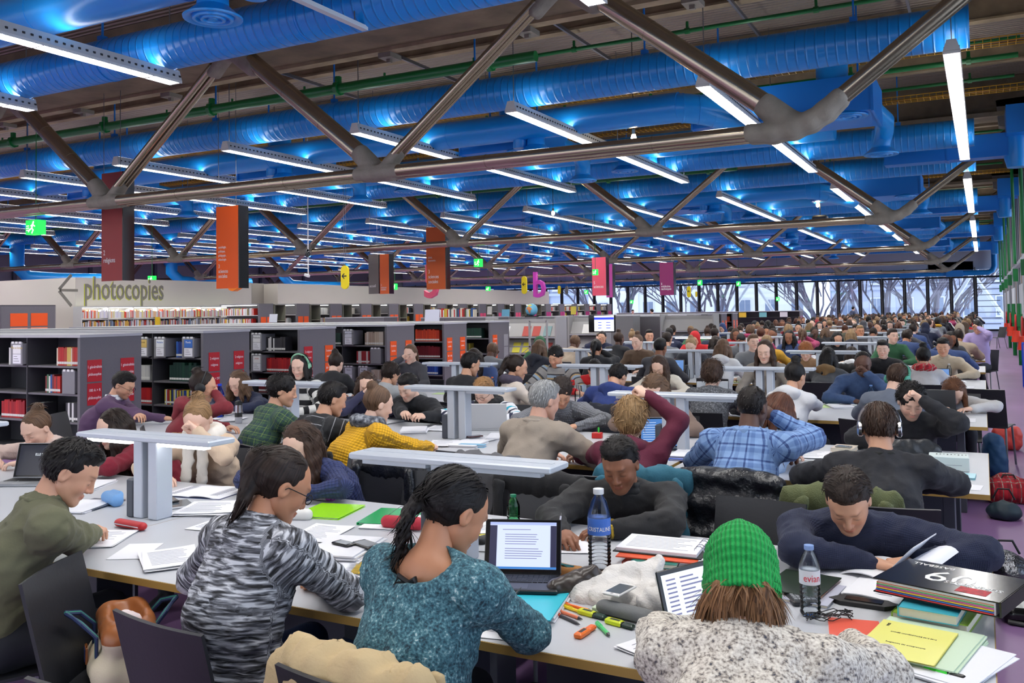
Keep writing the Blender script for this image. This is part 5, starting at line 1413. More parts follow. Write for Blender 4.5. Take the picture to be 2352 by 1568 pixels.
    fold = lambda V: (.005*wob(V, 22, seed)+.002*wob(V, 60, seed+3)-.009*(1-np.minimum(1, 1.6*np.abs(wob(V*np.array((1, 1, 1.7)), 19, seed+5))))**2)*(1.2 if b > 1.05 else 1.)
    if neck == 'boat': A2 = [el(N-u*.0-np.array((0, .045, -.03)), (.115, .08, .085), k=.015, cut=True)]
    else: A2 = []
    V, F = sdf_mesh(T+A[0]+A[1]+A2, hc, disp=fold)
    if neck == 'boat': pass
    TDIR[0] = u
    pc = limbs_pc(V, [(tor, 0.), (A[0], .15), (A[1], .15)])
    top = np_mesh('top', V, F, topmat or M_plain, attrs={'pc': ('FLOAT_VECTOR', pc)})
    # body: head, neck, torso, legs, hands
    parts = []; hv, hf, ht = head_mesh(hh, fem, beard); parts.append((hv @ Rh.T+C, hf, ht))
    n1 = C+Rh @ np.array((0, -.02, -.06)); leg = []
    K = []; FT = []
    for s in (-1, 1):
        if stand: k_ = np.array((H[0]+s*.10, H[1]+.05, .48)); f_ = np.array((H[0]+s*.11, H[1]+.0, .07))
        else: k_ = np.array((H[0]+s*.12, H[1]+.43, .53)); f_ = np.array((H[0]+s*.13, H[1]+.38-.1*(seed % 3), .08))
        K.append(k_); FT.append(f_)
    nr = .048 if fem else .056
    B = [rc(N-u*.10, n1, nr+.012, nr, k=.03), rc(Sh[0]+u*.005, N-u*.02, .048, .058, k=.03), rc(Sh[1]+u*.005, N-u*.02, .048, .058, k=.03), rc(H, N-u*.12, .075, .07, k=.05)]
    for i, s in enumerate((-1, 1)):
        B += [rc(Sh[i], E[i], .042, .036, k=.03), rc(E[i], W[i], .036, .026, k=.02), rc(H+lat*s*.08, K[i], .07, .05, k=.04), rc(K[i], FT[i], .048, .036, k=.03)]
    bv, bf = sdf_mesh(B, .023 if lod < 2 else .028); parts.append((bv, bf, np.ones((len(bv), 4), np.float32)))
    for i, s in enumerate((-1, 1)):
        hk = hands[1-i] if s < 0 else hands[0]
        hk = hands[0] if s > 0 else hands[1]
        if hk is None: continue
        d = W[i]-E[i]; d = d/np.linalg.norm(d)
        if abs(d[2]) < .75 and W[i][2] < tz+.12: d = np.array((d[0], d[1], max(d[2], -.12) if hk != 'fist' else d[2])); d /= np.linalg.norm(d)
        upv = np.array((s*(.0 if hk in ('rest', 'flat') else .5), 0, 1.)) if W[i][2] < tz+.2 else np.array((s*1., -.4, .2))
        Fm = frame(d, upv); v, f_ = hand_mesh(hk, hd, s); sc_ = .92 if fem else 1.
        parts.append((v*sc_ @ Fm+W[i]+d*.012, f_, np.ones((len(v), 4), np.float32)))
    vs, fs, ts, n = [], [], [], 0
    for v, f_, t_ in parts: vs.append(v); fs.append(f_+n); ts.append(t_); n += len(v)
    body = np_mesh('person', np.vstack(vs), np.vstack(fs), M_skin, attrs={'tint': ('FLOAT_COLOR', np.vstack(ts))})
    root = link('person', body); root.color = (*S(*skin), 1)
    o = link('top', top, root); o.color = (*S(*topcol), 1)
    # trousers and shoes
    L = [el(H+(0, .0, -.0), (.16*b, .12, .11), k=.05)]
    for i, s in enumerate((-1, 1)): L += [rc(H+lat*s*.085-(0, 0, .0), K[i], .088*b, .068, k=.05), rc(K[i], FT[i]+(0, 0, .02), .064, .05, k=.03)]
    V, F = sdf_mesh(L, .02 if lod == 0 else .03, disp=lambda V: .005*wob(V, 30, seed))
    o = link('trousers', np_mesh('trousers', V, F, troumat or M_trou, attrs={'pc': ('FLOAT_VECTOR', V)}), root); o.color = (*S(*troucol), 1)
    for i in (0, 1):
        V, F = sdf_mesh([el(FT[i]+(0, .07, -.035), (.045, .13, .042), k=.02), el(FT[i]+(0, 0, -.0), (.045, .05, .06), k=.02)], .016)
        V[:, 2] = np.maximum(V[:, 2], 0.001); link('shoe', np_mesh('shoe', V, F, M_shoe), root)
    # hair or headwear
    Mh = Matrix.Identity(4)
    for r_ in range(3):
        for c_ in range(3): Mh[r_][c_] = Rh[r_, c_]
        Mh[r_][3] = C[r_]
    gl = Rh.T @ np.array((0, 0, -1.))
    if True:
      if True:
        def solid(q, r, slide=.02):
            w = Rh @ q+C; t_ = np.clip((w-H) @ u/TL, 0, .93); c_ = H+sp*t_+back*.045*math.sin(t_*PI); d_ = w-c_; l_ = np.linalg.norm(d_)
            lim = (.118 if t_ < .8 else .118-.35*(t_-.8))*b+r
            if l_ < lim: w = c_+d_/(l_+1e-9)*lim-u*slide
            ab_ = n1-N; t2 = np.clip((w-N) @ ab_/(ab_ @ ab_), 0, 1); c2 = N+ab_*t2; d2_ = w-c2; l2 = np.linalg.norm(d2_)
            if l2 < nr+.012+r: w = c2+d2_/(l2+1e-9)*(nr+.012+r)
            return Rh.T @ (w-C)
        if not isinstance(hair, list): hair = [hair]
        if haircol2 is None: haircol2 = haircol
      for hi, hair in enumerate(hair or []):
        P, dsp = hair_prims(hair[0], gl, hair[1], seed+1, solid)
        if hair[0] == 'beanie': V, F = sdf_mesh(P, .0055, disp=dsp)
        else: V, F = sdf_mesh(P, {0: .0062, 1: .0092, 2: .013}[lod], disp=dsp)
        hm = MATS['hair'] if hair[0] not in ('hood', 'beanie') else (topmat or M_plain) if hair[0] == 'hood' else M_beanie
        V2 = V @ Rh.T+C
        nm = {'hood': 'hood', 'beanie': 'beanie'}.get(hair[0], 'hair')
        pcv = hair_pc(V, hair[0])
        if nm == 'hair' and lod < 2:
            V2, F, pcv = strands(V, V2, F, pcv, hair[0], seed, 620 if lod == 0 else 260, C, Rh)
        o = link(nm, np_mesh(nm, V2, F, hm, attrs={'pc': ('FLOAT_VECTOR', pcv)}), root)
        o.color = (*S(*(topcol if hair[0] == 'hood' else (10, 160, 70) if hair[0] == 'beanie' else haircol)), 1)
    nk = N+np.array((0, -.0, .01))
    if hood is not None:
        P = [rc(nk+(-.075, .03, -.005), nk+(-.07, -.07, .0), .035, .042, k=.03), rc(nk+(.075, .03, -.005), nk+(.07, -.07, .0), .035, .042, k=.03), rc(nk+(-.07, -.07, .0), nk+(.07, -.07, .0), .045, k=.03), rc(nk+(0, -.08, .0), nk+(0, -.13, -.09), .075, .04, k=.04)]
        V, F = sdf_mesh(P, .014 if lod < 2 else .02, disp=lambda V: .006*wob(V, 45, seed)); o = link('hood', np_mesh('hood', V, F, topmat or M_plain, attrs={'pc': ('FLOAT_VECTOR', V)}), root); o.color = (*S(*hood), 1)
    if scarf is not None:
        P = []; n = 10; rr = .088
        for q in range(n):
            a, c_ = 2*PI*q/n, 2*PI*(q+1)/n
            P.append(rc(nk+(rr*math.cos(a), rr*.9*math.sin(a), .02-.015*math.sin(a)), nk+(rr*math.cos(c_), rr*.9*math.sin(c_), .02-.015*math.sin(c_)), .045, k=.02))
        if scarf[2]: P += [rc(nk+(-.04, .09, -.01), nk+(-.05, .13, -.26), .04, .035, k=.02, flat=((0, 1, 0), .5)), rc(nk+(.05, .09, -.01), nk+(.05, .14, -.24), .04, .035, k=.02, flat=((0, 1, 0), .5))]
        V, F = sdf_mesh(P, .010 if lod < 2 else .018, disp=lambda V: .006*wob(V, 55, seed)+.003*wob(V, 130, 2))
        th = np.arctan2(V[:, 0]-nk[0], V[:, 1]-nk[1])
        o = link('scarf', np_mesh('scarf', V, F, scarf[1], attrs={'pc': ('FLOAT_VECTOR', np.stack([V[:, 2]+th*.05, th*.09, th*0], -1))}), root); o.color = (*S(*scarf[0]), 1)
    if collar is not None:
        P = []; n = 8; rr = nr+.018
        for q in range(n):
            a, c_ = 2*PI*q/n, 2*PI*(q+1)/n
            P.append(rc(nk+(rr*math.cos(a), rr*math.sin(a), .0), nk+(rr*math.cos(c_), rr*math.sin(c_), .0), .016, k=.01)); P.append(rc(nk+(rr*math.cos(a), rr*math.sin(a), .03), nk+(rr*math.cos(c_), rr*math.sin(c_), .03), .011, k=.01))
        V, F = sdf_mesh(P, .011); o = link('collar', np_mesh('collar', V, F, M_plain, attrs={'pc': ('FLOAT_VECTOR', V)}), root); o.color = (*S(*collar), 1)
    root['_off'] = float(off[1])
    INFO = dict(C=C, N=N, H=H, Rh=Rh, W=W, E=E, Sh=Sh, u=u, back=back, M=Mh)
    return root, INFO
def glasses(root, I, m):
    mb = MB()
    for s in (-1, 1):
        pts = [(s*.032+.022*math.cos(a), .108, .006+.017*math.sin(a)) for a in np.linspace(0, 2*PI, 15)]; mb.tube(pts, .0018, 5)
        mb.tube([(s*.054, .106, .01), (s*.076, .08, .012), (s*.083, .0, .01), (s*.08, -.012, -.004)], .0018, 5)
    mb.tube([(-.010, .110, .008), (.010, .110, .008)], .0018, 5)
    link('glasses', mb.mesh('glasses', m, True), root, M=I['M'])
def headphones(root, I, m, big=1.):
    mb = MB(); mb.tube([(.092*math.cos(a)*1.02, -.005, .03+.105*math.sin(a)) for a in np.linspace(-.1, PI+.1, 16)], .0075, 8, flat=1.6)
    for s in (-1, 1): mb.lathe([(.001, 0), (.03*big, 0), (.036*big, .008), (.036*big, .022), (.026*big, .03), (.001, .03)], 16, MT(s*.078, -.005, .0, 0, 0, s*PI/2))
    link('headphones', mb.mesh('headphones', m, True), root, M=I['M'])
def world_person(px, py, z, face, label, Y=None, **kw):
    """person whose head centre sits where the photo shows it, at height z; face = 'in' (towards the far end, seen from behind), 'out', or degrees"""
    if Y is not None:
        x, y, z0 = atY(px, py, Y); z = min(max(z0, .93), 1.3)
        if abs(z-z0) > .001: x, y = pxat(px, py, z)
    else: x, y = pxat(px, py, z)
    return place_person(x, y, z, face, label, **kw)
PEOPLE = []
def place_person(x, y, z, face, label, **kw):
    rz = {'in': 0., 'out': PI}.get(face, None)
    if rz is None: rz = math.radians(face)
    Rz = np.array([[math.cos(rz), -math.sin(rz)], [math.sin(rz), math.cos(rz)]])
    for k in ('wr', 'wl'):
        w = kw.get(k)
        if w is not None and len(w) == 3 and kw.get('world', True):
            q = Rz.T @ (np.array(w[:2])-np.array((x, y))); kw[k] = (q[0], q[1], w[2])
    kw.pop('world', None); chair = kw.pop('chair', True)
    root, I = build_person(label, (0, 0, z), **kw)
    o = root.pop('_off') if False else root['_off']; del root['_off']
    p = Rz @ np.array((0, o)); root.location = (x+p[0], y+p[1], 0); root.rotation_euler = (0, 0, rz)
    tag(root, label, 'person', 'people reading at the tables'); I['root'] = root; I['hip'] = (x+p[0], y+p[1], rz)
    PEOPLE.append((root, I))
    if chair and not kw.get('stand'):
        c = Rz @ np.array((0, -.02)); put_chair(x+p[0]+c[0], y+p[1]+c[1], rz, 'black chair under the '+' '.join(label.split()[:8]).replace('person ', 'sitter ', 1))
    return root, I
# ---- the readers the photograph shows singly
BLK_, DBR, BRN, LBR, BLD, AUB, GRY = (22, 18, 18), (40, 29, 24), (62, 44, 34), (98, 74, 56), (142, 114, 82), (88, 52, 36), (150, 150, 150)
FAIR, MED, OLV, BRO, DRK = (228, 186, 164), (208, 156, 126), (190, 132, 98), (142, 92, 66), (92, 60, 46)
fr = lambda px, py, z=.785: (*pxat(px, py, z), z)
P_ = {}
def wp(key, *a, **k):
    P_[key] = world_person(*a, **k); return P_[key]
# nearest row, backs to the viewer
wp('olive', 158, 1085, 0, -28, 'person with short dark hair in an olive shirt, nearest row far left', Y=2.32, hair=('short', 0), haircol=BLK_, topcol=(96, 96, 72), skin=MED, look=(-.25, .6, 0), lod=0, seed=3, wr=fr(228, 1225), wl=fr(170, 1215), hands=('rest', 'rest'), bulk=1.08, collar=(96, 96, 72))
wp('marl', 640, 1118, 0, -6, 'person with curly dark ponytail in black and white marl jumper', Y=2.32, hair=('ponytail', .2), fem=True, haircol=DBR, topmat=M_marlbw, skin=OLV, look=(-.38, .55, 0), lod=0, seed=4, wr=fr(742, 1335), wl=fr(560, 1300), bulk=1.08, troumat=M_jean)
wp('teal', 1040, 1178, 0, -6, 'person with a black braid in a teal boucle jumper', Y=2.22, hair=('braid', .3), fem=True, haircol=BLK_, topmat=M_teal, skin=OLV, look=(-.3, .62, 0), lod=0, seed=1, wr=fr(1168, 1415), wl=fr(985, 1370), bulk=1.06, neck='boat', elb=-.45)
wp('hat', 1703, 1350, 0, 12, 'person in a green knitted beanie and cream flecked jumper', Y=2.34, hair=[('under', .13), ('beanie', 0)], fem=True, haircol=(122, 86, 56), topmat=M_cream, skin=FAIR, look=(.05, .85, 0), lod=0, seed=6, wr=fr(1960, 1480), wl=fr(1640, 1450), bulk=1.16, elb=-.3, hands=(None, None))
# nearest row, facing the viewer
wp('pink', 85, 985, 0, 'out', 'person with fair tied hair in a pale pink fluffy jumper', Y=3.92, hair=('bun', 0), fem=True, haircol=LBR, topmat=attr_mat('fluffy_pink', bump=.8, bs=160), topcol=(220, 196, 186), skin=FAIR, look=(.15, .6, 0), lod=0, seed=7)
wp('redgirl', 262, 985, 0, 150, 'person with long dark hair in a dark red jumper leaning', Y=3.98, hair=('long', .42), fem=True, haircol=DBR, topcol=(122, 20, 42), skin=FAIR, look=(.2, .4, 0), lod=0, seed=8, topmat=M_fine)
wp('beige', 455, 965, 0, 200, 'person with fair hair in a beige jumper, hand on face', Y=3.98, hair=('bun', 0), fem=True, haircol=(140, 108, 74), topcol=(208, 182, 156), skin=FAIR, look=(.1, .65, 0), lod=0, seed=9, scarf=((228, 222, 212), M_plain, True), wl=(-.06, .11, -.06, 1), hands=('rest', 'fist'))
wp('navygirl', 690, 1022, 0, 'out', 'person with long brown hair in a navy cable knit jumper', Y=3.85, hair=('long', .34), fem=True, haircol=BRN, topmat=M_knit, topcol=(38, 48, 92), skin=FAIR, look=(.1, .62, 0), lod=0, seed=10)
wp('jacket', 1425, 1068, 0, 192, 'person in a black zipped jacket writing behind the big bottle', Y=3.92, hair=('short', 0), haircol=BLK_, topcol=(34, 34, 36), skin=BRO, look=(-.1, .45, .06), lod=0, seed=11, wl=fr(1410, 1215), wr=fr(1290, 1225), bulk=1.12, collar=(34, 34, 36))
wp('navyboy', 1948, 1150, 0, 190, 'person in a navy buttoned jumper resting on a textbook', Y=3.72, hair=('short', 0), haircol=DBR, topcol=(24, 32, 60), skin=MED, look=(-.08, .72, .05), lod=0, seed=12, wr=fr(1990, 1290), wl=fr(2110, 1290), hands=('fist', 'fist'), bulk=1.12, elb=.5, topmat=M_fine)
# second row, backs
wp('redhood', 465, 890, 0, -40, 'person in a brick red hoodie with black headphones', Y=5.35, hair=('bun', 0), fem=True, haircol=DBR, topcol=(128, 40, 50), skin=MED, look=(-.2, .3, 0), hood=(128, 40, 50), seed=13, wr=(.07, .10, -.05, 1))
wp('purple', 282, 885, 0, -62, 'person with glasses in a plum shirt at the table end', Y=5.75, hair=('short', 0), haircol=BLK_, topcol=(92, 66, 96), skin=MED, look=(-.1, .5, 0), beard=True, seed=14, wr=fr(385, 962), wl=fr(350, 975), hands=('rest', 'rest'), collar=(225, 225, 230), chair=True)
wp('greenpl', 648, 898, 0, -25, 'person with short dark hair in a navy and green plaid shirt', Y=5.25, hair=('curly', 0), haircol=BLK_, topmat=M_plg, skin=MED, look=(-.5, .25, 0), seed=15, bulk=1.08)
wp('blkstripe', 762, 918, 0, -15, 'person with black hair in a black pinstriped jumper', Y=5.2, hair=('short', 0), haircol=BLK_, topmat=M_stbk, skin=MED, look=(-.3, .35, 0), seed=16, bulk=1.05)
wp('yellow', 868, 930, 0, -25, 'person with topknot, grey snood and mustard waffle jumper', Y=5.1, hair=('bun', 0), fem=True, haircol=LBR, topmat=M_knit, topcol=(214, 160, 20), skin=FAIR, look=(-.1, .35, 0), seed=17, scarf=((86, 90, 98), attr_mat('snood_grey', 'boucle', [(.36, (30, 33, 40)), (.5, (90, 94, 104)), (.64, (160, 164, 170))], sc=.25, bump=1.), False), wr=fr(985, 1025), bulk=1.14)
wp('old', 1250, 922, 0, -12, 'elderly person with grey curly hair in a taupe shirt', Y=5.15, hair=('short', 0), haircol=GRY, topcol=(150, 138, 126), skin=(214, 164, 142), look=(-.25, .3, 0), seed=18, bulk=1.12, collar=(160, 148, 136))
wp('maroon', 1450, 965, 0, 5, 'person in a maroon hoodie raising an arm behind the head', Y=5.15, hair=('mop', 0), fem=True, haircol=(150, 118, 80), topcol=(92, 22, 48), skin=FAIR, look=(.1, .2, 0), seed=19, hood=(92, 22, 48), wr=(.10, .06, .14, 1), hands=('fist', 'rest'), bulk=1.05)
wp('plaid', 1728, 938, 0, -4, 'person with cropped black hair in a blue plaid shirt', Y=5.2, hair=('buzz', 0), haircol=(30, 24, 22), topmat=M_plb, skin=DRK, look=(-.15, .3, 0), seed=20, bulk=1.15, wr=(.09, .12, -.05, 1), hands=('fist', 'rest'), collar=(130, 160, 205))
wp('phones', 2020, 985, 0, 8, 'person with brown hair, silver headphones and black polo collar', Y=4.95, hair=('short', 0), haircol=BRN, topcol=(24, 25, 32), skin=MED, look=(0, .3, 0), seed=21, lod=0, bulk=1.1, collar=(22, 24, 24))
# second row, facing
wp('curly', 548, 880, 0, 'out', 'person with curly light brown hair in a navy cardigan', Y=6.92, hair=('wavy', .22), fem=True, haircol=LBR, topcol=(40, 46, 72), skin=FAIR, look=(.1, .5, 0), seed=22)
wp('zebra', 690, 842, 0, 'out', 'person with mint headphones and a black and cream jumper', Y=6.98, hair=('bob', 0), fem=True, haircol=BLK_, topmat=M_zeb, skin=FAIR, look=(.25, .35, 0), seed=23)
wp('wom', 842, 885, 0, 215, 'person with brown hair in a patterned cardigan, hand at mouth', Y=6.9, hair=('wavy', .2), fem=True, haircol=BRN, topcol=(52, 52, 80), skin=FAIR, look=(0, .45, 0), seed=24, wr=(.03, .13, -.07, 1), hands=('fist', 'rest'))
wp('blkshirt', 938, 890, 0, 170, 'person in a black shirt holding a small phone', Y=6.9, hair=('short', 0), haircol=BLK_, topcol=(24, 26, 32), skin=FAIR, look=(.15, .5, 0), seed=25, wl=fr(975, 955, .84), wr=fr(930, 955, .84), hands=('grip', 'grip'), bulk=1.12)
wp('striped', 1112, 900, 0, 'out', 'person with fair hair, glasses and turquoise striped jumper', Y=6.9, hair=('short', 0), haircol=(150, 110, 70), topmat=M_sttq, skin=FAIR, look=(0, .55, 0), seed=26, scarf=((18, 18, 22), M_plain, True), bulk=1.05)
wp('cardig', 1290, 902, 0, 200, 'person with bushy dark hair in a grey ribbed cardigan', Y=6.9, hair=('curly', 0), haircol=(50, 40, 36), topmat=M_knit, topcol=(120, 122, 128), skin=MED, look=(.2, .7, 0), seed=27)
wp('brownhl', 1505, 895, 0, 'out', 'person with highlighted brown hair bowed over the second table', Y=6.85, hair=('wavy', .25), fem=True, haircol=LBR, topcol=(120, 100, 90), skin=FAIR, look=(0, .9, 0), seed=28)
wp('bearded', 2092, 922, 0, 188, 'bearded person in a black coat, fist on forehead', Y=6.85, hair=('curly', 0), haircol=BLK_, topcol=(26, 27, 33), skin=FAIR, look=(.1, .55, 0), seed=29, beard=True, lod=0, wl=(-.07, .12, .015, 1), hands=('rest', 'fist'), bulk=1.18)
wp('bluegirl', 1790, 950, 0, -30, 'person with auburn hair in a pale denim shirt writing', Y=5.75, hair=('long', .3), fem=True, haircol=AUB, topmat=M_den2, skin=FAIR, look=(-.1, .5, 0), seed=30, wr=fr(1842, 1012), chair=False)
# third row, backs
wp('blk3', 1080, 838, 0, -12, 'person with black hair in a black jumper, third row', Y=8.1, hair=('short', 0), haircol=BLK_, topcol=(30, 31, 36), skin=MED, look=(-.3, .3, 0), seed=31, lod=1)
wp('pony3', 1187, 845, 0, -38, 'person with long dark ponytail, scarf and cream coat', Y=8.0, hair=('ponytail', .3), fem=True, haircol=DBR, topcol=(212, 198, 186), skin=MED, look=(-.2, .3, 0), seed=32, scarf=((70, 62, 78), M_plain, False))
wp('greycurl', 898, 860, 0, -10, 'person with dark curls in a light grey jumper, third row', Y=8.05, hair=('curly', 0), haircol=DBR, topcol=(168, 170, 172), skin=MED, look=(-.2, .4, 0), seed=33, topmat=M_fine)
wp('navyhood', 1418, 866, 0, 0, 'person in a royal navy hoodie bowed forward, third row', Y=8.15, hair=('short', 0), haircol=BLK_, topcol=(38, 56, 116), skin=MED, look=(-.2, .75, 0), seed=34, hood=(38, 56, 116), bulk=1.08)
wp('bob3', 1636, 862, 0, 0, 'person with curly brown bob in a charcoal marl jumper', Y=8.1, hair=('mop', 0), fem=True, haircol=BRN, topmat=M_heath, skin=FAIR, look=(0, .4, 0), seed=35, bulk=1.08)
wp('white3', 1826, 866, 0, -15, 'person with dark messy bun in a white hooded jacket', Y=8.05, hair=('topbun', 0), fem=True, haircol=BLK_, topcol=(216, 216, 220), skin=MED, look=(-.1, .4, 0), seed=36, hood=(216, 216, 220), wr=fr(1900, 935))
wp('mint3', 2062, 872, 0, -22, 'person in a slate jumper with mint headphones writing', Y=8.05, hair=('short', 0), haircol=BRN, topcol=(98, 106, 122), skin=FAIR, look=(-.1, .55, 0), seed=37, wr=fr(2212, 940), bulk=1.05)
# third row, facing
wp('stripe3', 1276, 820, 0, 'out', 'person with bushy black hair in a grey striped jumper', Y=9.8, hair=('curly', 0), haircol=BLK_, topmat=M_stgr, skin=MED, look=(0, .45, 0), seed=38, beard=True, bulk=1.08)
wp('red3', 1366, 850, 0, 'out', 'person in a bright red jumper with head bowed', Y=9.75, hair=('short', 0), haircol=BLK_, topcol=(190, 22, 28), skin=MED, look=(.3, .9, 0), seed=39)
wp('cream3', 1514, 842, 0, 'out', 'person with long brown hair in a cream jumper, third row', Y=9.8, hair=('long', .3), fem=True, haircol=BRN, topcol=(222, 214, 200), skin=FAIR, look=(0, .65, 0), seed=40, topmat=M_fine)
wp('long3', 1757, 808, 0, 'out', 'person with long brown hair in a grey wool jumper sitting upright', Y=9.9, hair=('long', .3), fem=True, haircol=BRN, topcol=(136, 128, 120), skin=FAIR, look=(0, .3, 0), seed=41)
wp('denim3', 1982, 836, 0, 192, 'person in a dark denim shirt with chin on hand', Y=9.8, hair=('buzz', 0), haircol=BLK_, topmat=M_den3, skin=DRK, look=(0, .4, 0), seed=42, wl=(-.03, .13, -.09, 1), hands=('rest', 'fist'), bulk=1.08)
wp('sleep3', 2192, 898, 0, 'out', 'person with auburn hair resting head on the table', Y=9.6, hair=('long', .18), fem=True, haircol=(98, 62, 40), topcol=(206, 204, 204), skin=FAIR, look=(.3, 1.0, .2), seed=43)
# fourth row
wp('coat4', 2028, 803, 0, 'out', 'person with dark hair in an open black coat, fourth row', Y=13.4, hair=('short', 0), haircol=BLK_, topcol=(24, 24, 28), skin=FAIR, look=(0, .15, 0), seed=44)
wp('beige4', 2166, 798, 0, 'out', 'person with black hair in a beige zip jumper, fourth row', Y=13.4, hair=('short', 0), haircol=BLK_, topcol=(196, 180, 156), skin=MED, look=(0, .25, 0), seed=45, topmat=M_fine, collar=(196, 180, 156))
wp('tartan4', 2121, 822, 0, 5, 'person with topknot and a red tartan scarf', Y=11.7, hair=('topbun', 0), fem=True, haircol=BLK_, topcol=(190, 188, 190), skin=MED, look=(0, .3, 0), seed=46, scarf=((180, 30, 40), M_red_t, False))
wp('leather4', 1903, 822, 0, -5, 'person with long dark hair in a grey jacket with fur hood', Y=11.7, hair=('long', .2), fem=True, haircol=BLK_, topcol=(68, 70, 74), skin=MED, look=(-.1, .3, 0), seed=47, hood=(120, 92, 56))
wp('whit4', 1956, 815, 0, 6, 'person with brown hair in a pale hooded top, fifth row', Y=14.75, hair=('long', .16), fem=True, haircol=DBR, topcol=(218, 218, 220), skin=FAIR, look=(0, .45, 0), seed=48, hood=(218, 218, 220))
wp('ginger4', 1851, 808, 0, 'out', 'person with ginger hair and camel polo neck, fourth row', Y=13.4, hair=('mop', 0), fem=True, haircol=(150, 90, 48), topcol=(150, 116, 84), skin=FAIR, look=(0, .5, 0), seed=49, collar=(150, 116, 84))
wp('purple5', 2245, 752, 0, 160, 'person in a lilac shirt at the aisle end with hand on brow', Y=19.6, hair=('short', 0), haircol=BLK_, topcol=(176, 160, 206), skin=MED, look=(.2, .5, 0), seed=50, wl=(-.06, .12, .0, 1), hands=('rest', 'fist'), lod=2)
wp('staff', 1377, 775, 0, 180, 'standing person with short fair hair in a dark suit by the screen', Y=19.5, hair=('short', 0), haircol=LBR, topcol=(40, 44, 62), skin=FAIR, look=(.1, .2, 0), seed=51, lod=2) if False else None
wp('suit', 1377, 778, 0, 180, 'person with short fair hair in a dark suit facing us near the screen', Y=19.4, hair=('short', 0), haircol=LBR, topcol=(40, 44, 62), skin=FAIR, look=(.1, .15, 0), seed=51, lod=2)
# headphones, glasses, wristwear
I = P_['phones'][1]; headphones(I['root'], I, chrome, 1.15)
I = P_['redhood'][1]; headphones(I['root'], I, black, 1.2)
mint = mat('headphone_mint', S(140, 196, 160), .4)
I = P_['zebra'][1]; headphones(I['root'], I, mint, 1.)
I = P_['mint3'][1]; headphones(I['root'], I, mat('headphone_teal', S(70, 150, 130), .4), 1.)
for k_ in ('marl', 'purple', 'striped'): glasses(P_[k_][1]['root'], P_[k_][1], black)
def band(key, i, m, r=.034, w=.012, name='bracelet', t=.9):
    I = P_[key][1]; d = (I['W'][i]-I['E'][i]); d /= np.linalg.norm(d); c = I['W'][i]+d*.012
    a = np.cross(d, (0, 0, 1)); a /= np.linalg.norm(a); b = np.cross(a, d)
    mb = MB(); pts = [c+r*(math.cos(q)*a+math.sin(q)*b) for q in np.linspace(0, 2*PI, 15)]; mb.tube(pts, w*.4, 6)
    if name == 'wristwatch': mb.lathe([(.001, 0), (.018, 0), (.018, .008), (.001, .009)], 14, Matrix.Translation(c+b*(r)) )
    link(name, mb.mesh(name, m, True), I['root'])
band('marl', 1, red_m, .030, .006); band('jacket', 0, mat('watch_gold', S(190, 160, 60), .3, .8), .036, .02, 'wristwatch')
I = P_['teal'][1]; mb = MB()
for s in (-1, 1):
    c = I['N']+I['back']*.075-I['u']*.05
    mb.tube([c, c+np.array((s*.03, -.01, .02)), c+np.array((s*.045, -.01, -.005)), c], .008, 6); mb.tube([c, c+np.array((s*.03, -.015, -.05))], .006, 6)
link('neck_bow', mb.mesh('neck_bow', black, True), I['root'])
mb = MB(); mb.tube([np.array((0, -.108, .052))+.024*np.array((math.cos(q), 0, math.sin(q))) for q in np.linspace(0, 2*PI, 12)], .007, 6); link('hair_tie', mb.mesh('hair_tie', black, True), P_['marl'][1]['root'], M=P_['marl'][1]['M'])
I = P_['navyboy'][1]; mb = MB()
for q in range(4): mb.lathe([(.001, 0), (.006, 0), (.006, .003), (.001, .003)], 10, Matrix.Translation(I['N']+I['u']*(-.10-.035*q)-I['back']*(.118+.004*q)) @ Matrix.Rotation(PI/2+.5, 4, 'X'))
link('button', mb.mesh('button', mat('button_navy', S(60, 70, 100), .4), True), I['root'])

# ---- everyone further away: built once per pose and hair, copied with new colours
protos = []
PSPEC = [('short', 'short dark', 0, .25, 0), ('long', 'long', 1, .4, 0), ('bun', 'tied-up', 1, .55, .2), ('curly', 'curly', 0, .6, 0), ('mop', 'bushy', 1, .3, -.3), ('ponytail', 'ponytailed', 1, .35, .3), ('buzz', 'cropped', 0, .5, -.2), ('long', 'loose', 1, .65, -.2),
         ('short', 'short neat', 0, .7, .2), ('wavy', 'wavy', 1, .3, .1), ('hood', 'hooded', 0, .5, 0), ('topbun', 'topknotted', 1, .2, -.1), ('short', 'short tousled', 0, .05, .5), ('bob', 'bobbed', 1, .5, .3)]
for i, (hs, hn, fm, pt, yw) in enumerate(PSPEC):
    zz = 1.22-.16*max(0, pt-.2)
    kw = {}
    if i in (3, 8): kw = dict(wl=(-.05, .11, -.03, 1), hands=('rest', 'fist'))
    if i == 5: kw = dict(wr=(.05, .11, -.05, 1), hands=('fist', 'rest'))
    if i in (1, 9): kw['hood'] = (128, 128, 128)
    if i in (4,): kw['scarf'] = ((128, 128, 128), M_plain, False)
    root, I = build_person('p', (0, 0, zz), look=(yw, pt, 0), hair=(hs, .24), fem=bool(fm), lod=2, seed=60+i, bulk=1.0+.05*(i % 4), **kw)
    protos.append((root, I, hn, float(root['_off']), hs)); del root['_off']
simple = MB()
simple.rbox(-.215, .215, -.215, .2, .435, .45, .006).rbox(-.215, .215, -.235, -.215, .44, .84, .006, M=MT(0, -.02, 0, 0, .0))
for sx in (-1, 1):
    for sy in (-.24, .17): simple.tube([(sx*.19, sy*.85, .43), (sx*.21, sy, 0)], .011, 5)
me_sch = simple.mesh('chair', [chair_m])
RT = random.Random(21)
